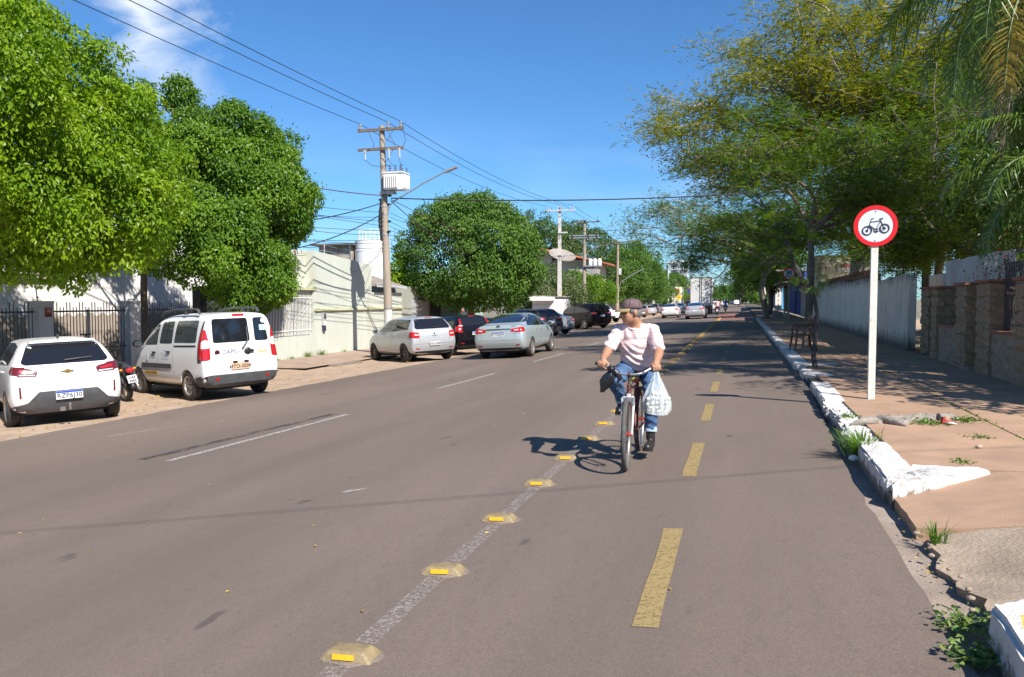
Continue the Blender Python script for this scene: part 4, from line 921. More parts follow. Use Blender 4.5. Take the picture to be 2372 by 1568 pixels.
# ---- stone-pillared garden wall
gw = thing('garden_wall', 'garden wall with split-stone pillars and terracotta sills at right', 'wall', (WX, 17, SZ))
def blockpillar(y0, y1, x0=0, x1=.42, top=1.62, seed=0, parent=None):
    g_ = np.random.default_rng(seed); z = -.03; n = 0
    MB().box(((x0+x1)/2, (y0+y1)/2-17, top/2), (x1-x0-.05, y1-y0-.05, top-.02)).build('core', m_rubble, parent)
    while z < top-.08:
        hh = min(g_.uniform(.2, .27), top-z); b = bmesh.new(); bmesh.ops.create_cube(b, size=1)
        bmesh.ops.subdivide_edges(b, edges=b.edges, cuts=2, use_grid_fill=True)
        for q in b.verts:
            q.co.x *= (x1-x0); q.co.y *= (y1-y0); q.co.z *= hh-.018; q.co += Vector(g_.normal(0, .013, 3))
        me = bpy.data.meshes.new('stone_block'); b.to_mesh(me); b.free(); me.materials.append(m_stone)
        obj('stone_block', me, None, parent, ((x0+x1)/2, (y0+y1)/2-17, z+hh/2)); z += hh; n += 1
    MB().box(((x0+x1)/2, (y0+y1)/2-17, top+.025), (x1-x0+.08, y1-y0+.08, .05)).build('coping', m_terr, parent)
blockpillar(20.95, 21.75, .25, .7, 1.58, 1, gw)
blockpillar(18.98, 19.5, 0, .42, 1.57, 2, gw); blockpillar(16.66, 17.42, 0, .42, 1.6, 3, gw); blockpillar(15.2, 16.0, 0, .42, 1.62, 4, gw); blockpillar(13.2, 13.92, 0, .42, 1.62, 5, gw)
blockpillar(10.6, 11.3, 0, .42, 1.62, 6, gw)
for (a, b, s) in ((17.42, 18.98, 5), (13.92, 15.2, 6), (11.3, 13.2, 7)):
    g_ = np.random.default_rng(s); n, k = int((b-a)/.06), 13; v = []; f = []
    for i in range(n+1):
        for j in range(k+1): v.append((.05+g_.normal(0, .014), a+(b-a)*i/n-17, -.03+.78*j/k))
    for i in range(n):
        for j in range(k): f.append((i*(k+1)+j, i*(k+1)+j+1, (i+1)*(k+1)+j+1, (i+1)*(k+1)+j))
    MB().add(v, f).box((.2, (a+b)/2-17, .36), (.2, b-a-.02, .74)).build('low_wall', m_rubble, gw)
    MB().box((.19, (a+b)/2-17, .775), (.36, b-a+.03, .035)).build('sill', m_terr, gw)
gr = MB().cyl((0,0,0), (0,0,1.16), .011, 6).mesh('bar'); gr.materials.append(m_iron)
for (a, b) in ((13.92, 15.2), (11.3, 13.2)):
    y = a+.05
    while y < b: obj('bar', gr, None, gw, (.22, y-17, .79)); y += .085
    for z in (.9, 1.4, 1.9): MB().box((.22, (a+b)/2-17, z), (.02, b-a, .025)).build('rail', m_iron, gw)
# corrugated zinc screen behind
cz = thing('zinc_screen', 'weathered corrugated zinc screen behind the stone pillars', 'screen', (WX+.55, 18, SZ))
def corr(y0, y1, z0, z1, x, mat, name, parent, amp=.018, pitch=.076, yo=18):
    n = int((y1-y0)/pitch*6); v = []; f = []
    for i in range(n+1):
        y = y0+(y1-y0)*i/n; q = x+amp*math.sin((y-y0)/pitch*2*math.pi)
        for z in (z0, z0+(z1-z0)*.5, z1): v.append((q+.012*math.sin(z*9+y), y-yo, z))
    for i in range(n):
        for k in range(2): f.append((i*3+k, i*3+k+1, i*3+k+4, i*3+k+3))
    o = MB().add(v, f).build(name, mat, parent, 50); return o
for i, (a, b) in enumerate(((15.9, 16.75), (16.68, 17.6), (17.52, 18.4), (18.32, 19.2), (19.12, 20.0), (19.9, 20.9))):
    corr(a, b, .02, 1.66, .06+.006*i, m_corr if i < 4 else m_rust, 'sheet', cz)
    corr(a, b, 1.5, 2.22+.02*(i % 2), .025+.006*i, m_corr, 'sheet', cz)
MB().bar((.1, -2.2, 2.2), (.1, 3.0, 2.2), .05).build('rail', m_iron, cz)
zp = thing('zinc_partition', 'grey zinc partition closing the gap beside the stained wall', 'screen', (WX+.95, 22.5, SZ))
for a in (20.9, 21.75, 22.6, 23.45): corr(a, a+.9, .0, 2.0, .01*(a-20.9), m_corr, 'sheet', zp, yo=22.5)
MB().bar((.08, -1.6, 1.6), (.08, 1.8, 1.6), .05).build('rail', m_iron, zp)
rg = thing('rear_gate', 'rusty corrugated gate set back beside the stained wall', 'gate', (WX+.75, 20.3, SZ))
corr(19.5, 21.0, .0, 1.62, 0, m_corr, 'leaf', rg, yo=20.3); MB().cyl((-.05, .75, 0), (-.05, .75, 1.9), .035, 8).build('post', m_iron, rg)
wg = thing('wicket_gate', 'narrow grey steel gate between two stone pillars', 'gate', (WX+.3, 16.33, SZ))
for y in (-.29, .29): MB().box((0, y, 1.05), (.04, .04, 2.1)).build('stile', m_grey, wg)
for z in (.06, .75, 2.08): MB().box((0, 0, z), (.035, .54, .035)).build('rail', m_grey, wg)
for i in range(5): MB().cyl((0, -.2+.1*i, .08), (0, -.2+.1*i, .74), .008, 6).build('bar', m_grey, wg)
MB().box((-.02, .22, .85), (.05, .07, .12)).build('lock', m_black, wg)
MB().box((-.15, 0, .0), (.5, .6, .1)).build('threshold', m_side2, wg)
# the garden house partly seen past the grille
ghs = thing('garden_house', 'pale house wall seen through the garden grille', 'house', (9.2, 14.5, .2))
MB().box((0, 0, 1.5), (3, 8, 3.0)).build('wall', m_whitewall, ghs)
y_ = sheet('yard', [4.4, 14], [6, 60], lambda x, y: .2, m_dirt)
# ---- cream building at the end of the stained wall
cb = thing('cream_building', 'cream rendered building at the far end of the stained wall', 'building', (WX-.1, 50, SZ))
MB().box((1.6, 0, 1.9), (3.2, 6.4, 3.8)).build('wall', m_cream, cb)
MB().box((1.2, -3.25, 1.2), (2.0, .12, 2.3)).build('rubble_face', m_stone, cb)
for i in range(7): MB().box((.2, -3.24, 2.5+.14*i), (.12, .05, .03)).build('wall_bracket', m_iron, cb)
MB().box((1.9, -3.22, 3.1), (1.6, .05, .5)).build('sign_board', m_whitewall, cb)
MB().box((1.9, -3.26, 3.2), (1.3, .03, .16)).build('sign_stripe', M('faded red print', (.45,.12,.1), .7), cb)
for (x, y0, y1, z1, lab, col) in ((4.6, 54, 66, 2.4, 'grey fence wall past the cream building', (.36,.35,.33)), (4.8, 66, 84, 3.6, 'deep blue shop wall on the right side', (.03,.07,.28)), (4.9, 84, 97, 3.4, 'dark green shop wall on the right side', (.03,.09,.05)), (5.0, 103, 150, 3.2, 'far pale wall on the right side', (.5,.48,.45))):
    s_ = thing('corner_shop', lab, 'building', (x, (y0+y1)/2, SZ)); MB().box((2, 0, z1/2), (4, y1-y0, z1)).build('wall', M(lab, col, .85, var=.12, vscale=1), s_)
    MB().box((-.03, 0, 1.05), (.06, 1.0, 2.1)).build('door', m_inside, s_); MB().box((.4, 0, z1+.06), (5, y1-y0, .12)).build('roof_slab', m_fibre, s_)
vb = thing('vertical_sign', 'tall white board with vertical dark lettering before the blue shop', 'sign', (4.35, 99.0, SZ))
MB().box((0, 0, 1.95), (.7, .12, 3.9)).build('board', m_whitewall, vb)
m_ink = M('dark sign ink', (.03, .03, .04), .6)
for i, ch in enumerate('MERCEARIA E BAR'):
    if ch != ' ': obj('lettering', text_mesh(ch, .3, 0, .006), m_ink, vb, (0, -.065, 3.72-.25*i), (R(90), 0, 0))
lb = thing('light_blue_board', 'light blue board beside the vertical lettered sign', 'sign', (5.0, 99.3, SZ))
MB().box((0, 0, 1.9), (.5, .1, 3.8)).build('board', M('light blue paint', (.12,.42,.72), .6), lb)

# ================================================================ utility poles
def insul(mb, p, h=.2, r=.07):
    x, y, z = p; n = 4
    for i in range(n): mb.lathe([(0, h*i/n), (r, h*i/n+.012), (r*.55, h*i/n+h/n*.7), (0, h*i/n+h/n*.7)], 10, Matrix.Translation((x, y, z)))
    return mb
def crossarm(t, z, L, name='cross_arm', off=0, mat=None):
    MB().box((off, -.12, z), (L, .09, .1)).build(name, mat or m_woodarm, t)
    for s in (-1, 1): MB().bar((off+s*L*.28, -.13, z-.05), (0, -.1, z-.45), .03, .01).build('brace', m_grey, t)
p1 = thing('utility_pole', 'concrete pole with white transformer and street lamp near the green wall', 'utility pole', (-13.05, 27.6, -.57))
lean = -.26
MB().tube([(0,0,-.1), (lean*.2,0,1.75)], [.17,.155], 16).build('painted_base', m_concw, p1, 60)
MB().tube([(lean*.2,0,1.745), (lean,0,8.8)], [.157,.1], 16).build('shaft', m_conc, p1, 60)
for z, L in ((8.63, 1.9), (7.9, 1.9)): crossarm(p1, z, L, off=lean)
for x in (-.85, .32, .85): insul(MB(), (lean+x, -.12, 8.68), .22, .075).build('insulator', m_porc, p1)
for x in (-.62, .38, .82):
    q = MB().bar((lean+x, -.2, 7.88), (lean+x+.02, -.22, 7.5), .045); q.bar((lean+x-.08, -.2, 7.86), (lean+x+.1, -.2, 7.8), .03).build('fuse_cutout', m_porc, p1)
tr = MB().box((lean+.62, -.1, 6.62), (.78, .55, .62)).build('transformer', m_traf, p1)
for i in range(7): MB().box((lean+.30+.085*i, -.41, 6.62), (.03, .09, .5)).build('cooling_fin', m_traf, tr)
for i in range(5): MB().box((lean+1.05, -.32+.11*i, 6.62), (.09, .03, .5)).build('cooling_fin', m_traf, tr)
MB().box((lean+.62, -.1, 6.95), (.86, .63, .04)).build('lid', m_traf, tr)
for i in range(3): insul(MB(), (lean+.38+.22*i, -.1, 6.97), .3, .055).build('bushing', m_brown, tr)
for i in range(2): insul(MB(), (lean+.8+.18*i, .1, 6.97), .22, .04).build('bushing', m_brown, tr)
MB().box((lean*.7+.2, -.1, 6.22), (.6, .3, .1)).build('transformer_bracket', m_grey, p1)
arm = MB().tube([(lean*.6+.12, 0, 5.45), (lean*.6+.2, -.02, 5.75), (lean*.6+.4, -.04, 5.9), (1.5, -.06, 6.55), (2.35, -.08, 6.92)], .03, 8).build('lamp_arm', m_grey, p1, 50)
MB().box((2.6, -.08, 7.0), (.52, .2, .07), m=Matrix.Rotation(R(-20), 3, 'Y')).build('lamp_head', m_grey, arm)
for z in (1.8, 4.6, 5.4, 5.7, 6.1, 7.3): MB().lathe([(.165-.008*z, 0), (.185-.008*z, 0), (.185-.008*z, .05), (.165-.008*z, .05)], 14, Matrix.Translation((lean*z/8.8, 0, z)), closed=True).build('band', m_grey, p1)
for k, z in enumerate((4.75, 4.95, 5.15, 5.55, 5.8, 6.0, 6.15)):
    MB().box((lean*z/8.8 + (-.2 if k % 2 else .17), -.05+.03*k, z), (.12, .09, .07)).build('cable_clamp', m_black, p1)
MB().tube([(lean*.5-.16, -.02, 4.4), (lean*.55-.22, 0, 5.2), (lean*.6-.15, 0, 6.0)], [.05,.08,.05], 7).build('cable_bundle', m_cable, p1)
for a, b in (((lean-.62,-.22,7.5),(lean+.38,-.1,7.28)), ((lean+.38,-.22,7.5),(lean+.6,-.1,7.28)), ((lean+.82,-.22,7.5),(lean+.82,-.1,7.28)), ((lean-.5,-.15,8.7),(lean-.3,-.1,7.95)), ((lean+.3,-.15,8.7),(lean+.6,-.15,7.92)), ((lean+.95,-.15,8.8),(lean+.9,-.1,7.9))):
    m_ = ((a[0]+b[0])/2+.12, (a[1]+b[1])/2, (a[2]+b[2])/2-.18); MB().tube([a, ((a[0]+m_[0])/2, a[1], (a[2]+m_[2])/2-.08), m_, b], .01, 5).build('jumper', m_cable, p1)
p2 = thing('utility_pole', 'white square concrete pole beyond the round tree', 'utility pole', (-12.7, 55.6, -.57))
MB().box((0,0,4.45), (.34,.26,8.9), top=.5).build('shaft', m_concw, p2); crossarm(p2, 8.6, 2.1, off=.1, mat=m_concw)
for x in (-.85, .1, 1.05): insul(MB(), (x, -.12, 8.65), .3, .07).build('insulator', m_porc, p2)
crossarm(p2, 7.0, .7, off=.25, mat=m_concw)
crossarm(p2, 5.4, .9, off=.25, mat=m_concw)
p3 = thing('utility_pole', 'brown concrete pole with double cross-arms and transformers', 'utility pole', (-13.1, 67, -.57))
MB().tube([(0,0,-.1),(0,0,9.0)], [.19,.12], 14).build('shaft', m_conc, p3, 60); crossarm(p3, 8.85, 2.5, off=.15); crossarm(p3, 7.7, 2.6, off=0, mat=m_grey); crossarm(p3, 7.5, 2.6, off=0, mat=m_grey)
for x in (-1.0, .1, 1.2): insul(MB(), (x, -.15, 8.88), .16, .09).build('insulator', m_brown, p3)
for x in (-1.05, .35, 1.1): MB().bar((x, -.2, 7.8), (x+.1, -.25, 7.2), .09).build('fuse_cutout', m_brown, p3)
for x in (.55, .95, 1.35): MB().lathe([(0,0),(.17,0),(.17,.5),(.12,.58),(0,.6)], 14, Matrix.Translation((x, -.1, 5.1))).build('transformer', m_traf, p3, 40)
MB().box((.8, -.1, 5.05), (1.5, .5, .1)).build('transformer_bracket', m_grey, p3)
a3 = MB().tube([(.1,0,5.6),(.3,0,6.3),(.9,0,6.7),(2.2,0,6.95)], .035, 7).build('lamp_arm', m_grey, p3, 50)
p4 = thing('utility_pole', 'slim brown pole with lamp arm beside the broad street tree', 'utility pole', (-13.7, 90, -.6))
MB().tube([(0,0,-.1),(0,0,9.0)], [.2,.13], 12).build('shaft', m_conc, p4, 60); crossarm(p4, 8.8, 2.8, off=.6)
for x in (-.6, .6, 1.8): insul(MB(), (x, -.12, 8.85), .3, .08).build('insulator', m_porc, p4)
MB().tube([(.15,0,3.2),(.4,0,4.2),(1.6,0,5.0),(3.0,0,5.7)], .05, 7).build('lamp_arm', m_grey, p4, 50)
MB().box((.3, -.1, 5.4), (.3, .2, .7)).build('junction_box', m_traf, p4)
for i, (x, y, lab) in enumerate(((-13.6, 122, 'far pole before the clipped lime tree'), (-13.2, 150, 'farther pole in front of the shops'), (-13, 185, 'most distant pole on the left side'))):
    q = thing('utility_pole', lab, 'utility pole', (x, y, -.7)); MB().tube([(0,0,-.1),(0,0,9.4)], [.2,.13], 10).build('shaft', m_concw if i < 2 else m_conc, q, 60); crossarm(q, 9.1, 2.4)
# guy mast by the kiosk
q = thing('thin_mast', 'thin white mast standing behind the kiosk', 'mast', (-15.2, 58.3, -.5)); MB().cyl((0,0,0), (0,0,4.6), .04, 7).build('tube', m_wbar, q)

# ---- cables
def cable(a, b, sag, r, mat, label, group, n=14):
    a, b = Vector(a), Vector(b); pts = [a.lerp(b, i/n) - Vector((0, 0, sag*4*(i/n)*(1-i/n))) - a for i in range(n+1)]
    o = MB().tube(pts, r, 5).build('overhead_cable', mat, None, 60, a); return tag(o, label, 'cable', group)
hv = [(-.85, .22), (.32, .22), (.85, .22)]
for x, lab in ((-.85, 'left'), (.32, 'middle'), (.85, 'right')):
    X = -13.31+x
    cable((X, -10, 9.0), (X, 27.48, 8.32), .45, .011, m_cable, 'thin %s power line crossing the sky at upper left' % lab, 'power lines')
    cable((X, 27.48, 8.32), (-12.7+x*1.1+.1, 55.48, 8.35), .5, .011, m_cable, 'thin %s power line from the transformer pole to the white pole' % lab, 'power lines')
    cable((-12.7+x*1.1+.1, 55.48, 8.35), (-13.0+x*1.2, 66.85, 8.45), .1, .012, m_cable, 'short %s power line between the white and brown poles' % lab, 'power lines')
    cable((-13.0+x*1.2, 66.85, 8.45), (-13.1+x*1.3, 89.88, 8.5), .35, .014, m_cable, 'far %s power line beyond the brown pole' % lab, 'power lines')
# crossing cables
cable((-13.15, 27.5, 5.55), (-16, 16, 5.9), .3, .018, m_cabler, 'thick red twisted cable running from the pole into the left ficus', None)
cable((-12.9, 27.5, 5.45), (6.0, 33.5, 6.2), .35, .024, m_cable, 'thick dark cable crossing over the street to the feathery tree', None)
cable((-12.6, 55.5, 6.5), (5.5, 60, 8.2), .4, .02, m_cable, 'upper dark cable crossing the street from the white pole', None)
cable((-12.6, 55.5, 5.6), (5.5, 62, 6.8), .4, .02, m_cable, 'lower dark cable crossing the street from the white pole', None)
cable((-13.1, 66.9, 6.7), (5.5, 70, 6.2), .5, .024, m_cable, 'sagging cable crossing the street from the brown pole', None)
cable((-12.9, 27.5, 5.4), (-13.0, 66.8, 5.6), 1.0, .014, m_cabler, 'long reddish sagging cable in front of the round tree', None)
cable((-12.9, 27.5, 5.35), (-13.6, 39.5, 3.6), .25, .017, m_cabler, 'thick cable slanting from the pole down into the round tree', None)
cable((-13.2, 27.5, 5.3), (-16.2, 21.5, 3.9), .25, .02, m_cable, 'dark drop cable slanting from the pole toward the ficus', None)
cable((-13.2, 27.5, 4.9), (-16.0, 22.8, 3.1), .35, .02, m_cable, 'steep dark drop cable over the green building roof', None)
gk = np.random.default_rng(9)
for i in range(9):
    z = 3.55+.17*i
    cable((-13.2, 27.5, z), (-15.4+gk.uniform(-1, .4), 12+gk.uniform(-2, 2), z+gk.uniform(-.3, .7)), gk.uniform(.15, .5), .009, m_cable, 'one of the thin telecom cables left of the transformer pole', 'telecom cables')
    cable((-13.0, 27.6, z), (-13.3+gk.uniform(-.6, .5), 55.4, z+gk.uniform(-.5, .5)), gk.uniform(.4, .9), .009, m_cable, 'one of the thin telecom cables right of the transformer pole', 'telecom cables to the right')
for i in range(5):
    cable((-13.2, 27.5, 3.5+.2*i), (-15.7, 29.5+i*.9, 2.7+.1*i), .12, .008, m_cable, 'one of the house drop cables onto the green building', 'house drop cables')
for i in range(8):
    z = 4.2+.22*i; cable((-13.1, 67, z), (-13.3, 122, z+.2), .9, .016, m_cable, 'one of the far bundled cables past the brown pole', 'far bundled cables')
    cable((-13.3, 122, z), (-13, 185, z+.3), .9, .022, m_cable, 'one of the farthest cables along the street', 'farthest cables')
cable((16, 7.4, 7.2), (-13.2, -7.6, 8.4), .5, .007, m_cable, 'cable overhead whose faint shadow line crosses the asphalt', None)
cable((-16.0, 22.4, 3.6), (-15.7, 23.4, 3.3), .55, .012, m_cable, 'loose loop of cable hanging on the green wall', 'loose cable loops')
cable((-16.0, 22.6, 3.5), (-15.6, 23.9, 2.9), .5, .012, m_cable, 'second loose cable loop on the green wall', 'loose cable loops')
# ================================================================ vehicles
def paint(name, col, metal=0.0, rough=.28, dust=.10):
    return M('car paint ' + name, col, rough, metal, coat=.6, spec=.5, dirt=tuple(min(1, c*.72+.06) for c in col) if max(col) > .1 else None, dscale=1.6, damt=.12)
P_white = paint('white', (.80, .79, .775)); P_silver = paint('silver', (.50, .515, .53), .35, .3); P_silver2 = paint('cool silver', (.44, .49, .50), .35, .3)
P_black = M('car paint black', (.008, .008, .010), .12, 0, coat=.15, spec=.2); P_graph = paint('graphite', (.06, .057, .06), .3, .3); P_brown = paint('bronze', (.22, .18, .155), .4, .35)
P_greyl = paint('grey', (.22, .22, .225), .4, .3); P_red = paint('red', (.25, .02, .02))
m_tint = M('tinted glass', (.012, .013, .016), .04, 0, spec=.6, coat=.3)
m_glass2 = M('clearer car glass', (.045, .055, .055), .04, 0, spec=.7, coat=.3)
m_tyre = M('dusty tyre', (.032, .028, .025), .85, var=.35, vscale=7, dirt=(.13,.09,.065), dscale=3, damt=.4)
m_tyreb = M('black tyre', (.02, .02, .02), .8, var=.25, vscale=8)
m_rim = M('alloy rim', (.48, .45, .42), .38, .7, var=.15, vscale=9, dirt=(.2,.15,.11), dscale=6, damt=.3)
m_rimb = M('black alloy rim', (.03, .03, .032), .35, .5)
m_plas = M('grey bumper plastic', (.075, .075, .08), .6, var=.15, vscale=6, dirt=(.17,.14,.11), dscale=3, damt=.2)
m_plasb = M('black trim plastic', (.02, .02, .022), .45)
m_seam = M('panel gap', (.03, .03, .03), .8)
m_red1 = M('red lamp lens', (.42, .012, .014), .12, coat=.8); m_red2 = M('dark red lamp lens', (.13, .012, .014), .12, coat=.8)
m_clear = M('clear lamp lens', (.62, .58, .56), .12, coat=.8); m_amber = M('amber lamp lens', (.7, .25, .02), .2)
m_chrome = M('chrome', (.62, .62, .62), .12, 1.0)
m_plate = M('plate white', (.78, .78, .77), .5); m_plateb = M('plate blue band', (.02, .07, .42), .5); m_plates = M('plate beige', (.55, .37, .24), .6); m_plateg = M('plate grey', (.5, .5, .5), .5)
m_ptext = M('plate characters', (.02, .02, .022), .6); m_gold = M('gold badge', (.42, .28, .07), .3, .8)
m_under = M('dark underbody', (.012, .011, .011), .9)

def rp(pts, r=.03, n=4):
    out_ = []; k = len(pts)
    for i in range(k):
        p = Vector(pts[i]); a = Vector(pts[i-1])-p; b = Vector(pts[(i+1) % k])-p; d = min(r, a.length*.45, b.length*.45)
        p0, p1 = p+a.normalized()*d, p+b.normalized()*d
        for j in range(n+1):
            t = j/n; out_.append(tuple(p0*(1-t)**2 + p*2*t*(1-t) + p1*t*t))
    return out_
class Body:
    def __init__(s, hoops, wheels=None, wr=.34, hw=.86, sub=2):
        v = []; f = []; K = 9; s.hw = hw; s.ro = -min(h_[1] for h_ in hoops)
        L = lambda a, b, t: a+(b-a)*t
        for (yb, ym, yw, yr, xb, xm, xw, xr, zb, zm, zw, zr) in hoops:
            half = [(0, yb, zb), (xb*.9, yb, zb), (L(xb, xm, .7), L(yb, ym, .4), L(zb, zm, .38)), (xm, ym, zm), (L(xm, xw, .45)+.006, L(ym, yw, .5), L(zm, zw, .6)), (xw, yw, zw), (L(xw, xr, .86), L(yw, yr, .82), L(zw, zr, .87)), (xr*.8, yr, zr-.01), (0, yr, zr)]
            v += half + [(-x, y, z) for x, y, z in half[1:-1][::-1]]
        n = 2*K-2
        for i in range(len(hoops)-1):
            for j in range(n): f.append((i*n+j, i*n+(j+1) % n, (i+1)*n+(j+1) % n, (i+1)*n+j))
        for i, flip in ((0, False), (len(hoops)-1, True)):
            o = i*n
            for j in range(K-1):
                a, b, c, d = o+j, o+j+1, o+(n-j-1) % n, o+(n-j) % n
                if j == 0: q = (a, b, c)
                elif j == K-2: q = (a, b, d)
                else: q = (a, b, c, d)
                f.append(q if not flip else q[::-1])
        me = bpy.data.meshes.new('body'); me.from_pydata(v, [], f); me.update()
        b = bmesh.new(); b.from_mesh(me); bmesh.ops.recalc_face_normals(b, faces=b.faces); b.to_mesh(me); b.free()
        o = bpy.data.objects.new('tmp', me); COL.objects.link(o); md = o.modifiers.new('s', 'SUBSURF'); md.levels = sub; md.render_levels = sub
        dg = bpy.context.evaluated_depsgraph_get(); ev = o.evaluated_get(dg).to_mesh()
        s.bvh = BVHTree.FromPolygons([q.co.copy() for q in ev.vertices], [tuple(p.vertices) for p in ev.polygons])
        if wheels:
            mb = MB()
            for wy in wheels:
                for sx in (-1, 1):
                    mb.lathe([(0, 0), (wr, 0), (wr, .30), (0, .30)], 28, Matrix.Translation((sx*(hw+.03), wy, .30)) @ Matrix.Rotation(R(-90*sx), 4, 'Y'))
            cm = mb.mesh('cut'); b = bmesh.new(); b.from_mesh(cm); bmesh.ops.remove_doubles(b, verts=b.verts, dist=1e-5); bmesh.ops.recalc_face_normals(b, faces=b.faces); b.to_mesh(cm); b.free()
            cm.materials.append(m_under); c = bpy.data.objects.new('cut', cm); COL.objects.link(c)
            me.materials.append(m_under)
            bo = o.modifiers.new('b', 'BOOLEAN'); bo.object = c; bo.operation = 'DIFFERENCE'; bo.solver = 'EXACT'; bo.material_mode = 'TRANSFER'
            dg = bpy.context.evaluated_depsgraph_get()
            s.me = bpy.data.meshes.new_from_object(o.evaluated_get(dg)); bpy.data.objects.remove(c); bpy.data.meshes.remove(cm)
        else: s.me = bpy.data.meshes.new_from_object(o.evaluated_get(dg))
        bpy.data.objects.remove(o)
        s.me.name = 'body'
    def hit(s, u, v, view):
        if view == 'rear': o, d = Vector((u, -8, v)), Vector((0, 1, 0))
        elif view == 'front': o, d = Vector((u, 9, v)), Vector((0, -1, 0))
        elif view == 'left': o, d = Vector((-5, u, v)), Vector((1, 0, 0))
        elif view == 'right': o, d = Vector((5, u, v)), Vector((-1, 0, 0))
        elif view[:6] == 'corner':
            s_ = -1 if view[6] == 'L' else 1; d = Vector((-s_, 1, 0)).normalized(); o = Vector((s_*(s.hw-.06), -s.ro+.06, v)) + Vector((-s_, -1, 0)).normalized()*u - d*3
        else: o, d = Vector((u, v, 6)), Vector((0, 0, -1))
        h_ = s.bvh.ray_cast(o, d); k = 0
        while h_[0] is None and k < 40:          # just past the outline: step back in until the body is met
            k += 1
            if view in ('rear', 'front', 'top'): o.x *= .985
            else: o.y += (1.2-o.y)*.012; o.z += (.8-o.z)*.012
            h_ = s.bvh.ray_cast(o, d)
        if h_[0] is None: h_ = s.bvh.find_nearest(o)
        n = h_[1] if h_[1].dot(d) < 0 else -h_[1]
        return h_[0], n
    def drape(s, name, poly, view, off, mat, parent, grid=.07, thick=.012):
        b = bmesh.new(); vs_ = [b.verts.new((p[0], p[1], 0)) for p in poly]; b.faces.new(vs_)
        for ax in (0, 1):
            lo, hi = min(p[ax] for p in poly), max(p[ax] for p in poly); k = int((hi-lo)/grid)
            for i in range(1, k+1):
                c = lo+(hi-lo)*i/(k+1); co = (c, 0, 0) if ax == 0 else (0, c, 0); no = (1, 0, 0) if ax == 0 else (0, 1, 0)
                bmesh.ops.bisect_plane(b, geom=b.verts[:]+b.edges[:]+b.faces[:], plane_co=co, plane_no=no)
        bd = [e for e in b.edges if e.is_boundary]
        info = {}
        for q in b.verts: info[q] = s.hit(q.co.x, q.co.y, view)
        for q in b.verts: q.co = info[q][0] + info[q][1]*off
        ex = bmesh.ops.extrude_edge_only(b, edges=bd); nv = [g_ for g_ in ex['geom'] if isinstance(g_, bmesh.types.BMVert)]
        for q in nv: 
            h_ = s.bvh.find_nearest(q.co); n = h_[1]
            if (q.co-h_[0]).dot(n) < 0: n = -n
            q.co = q.co - n*(off+thick)
        bmesh.ops.recalc_face_normals(b, faces=b.faces)
        me = bpy.data.meshes.new(name); b.to_mesh(me); b.free()
        ang = [p.normal for p in me.polygons]
        smooth_mesh(me, 35)
        return obj(name, me, mat, parent)
    def both(s, name, poly, off, mat, parent, **k):
        return [s.drape(name, poly, 'left', off, mat, parent, **k), s.drape(name, poly, 'right', off, mat, parent, **k)]
    def sym(s, name, poly, off, mat, parent, **k):
        return [s.drape(name, poly, 'rear', off, mat, parent, **k), s.drape(name, [(-x, z) for x, z in poly][::-1], 'rear', off, mat, parent, **k)]
    def seam(s, line, view, parent, w=.007, off=.0012):
        P_ = []
        for i in range(len(line)-1):
            a, b = Vector(line[i]), Vector(line[i+1]); k = max(1, int((b-a).length/.08))
            for j in range(k): P_.append(a.lerp(b, j/k))
        P_.append(Vector(line[-1])); v = []; f = []
        for i, p in enumerate(P_):
            d = (P_[min(i+1, len(P_)-1)]-P_[max(i-1, 0)]).normalized(); q = Vector((-d.y, d.x))*w/2
            for s_ in (-1, 1):
                h_, n = s.hit(*(p+q*s_), view); v.append(h_+n*off)
        for i in range(len(P_)-1): f.append((2*i, 2*i+1, 2*i+3, 2*i+2))
        return MB().add(v, f).build('panel_gap', m_seam, parent)
    def text(s, txt, u, v, size, view, mat, parent, off=.004, bold=.0, name='lettering', align='CENTER'):
        me = text_mesh(txt, size, 0, bold, align)
        for q in me.vertices:
            a = q.co.x if view in ('rear',) else (-q.co.x if view == 'left' else q.co.x)
            h_, n = s.hit(u+a, v+q.co.y, view); q.co = h_+n*off
        return obj(name, me, mat, parent)

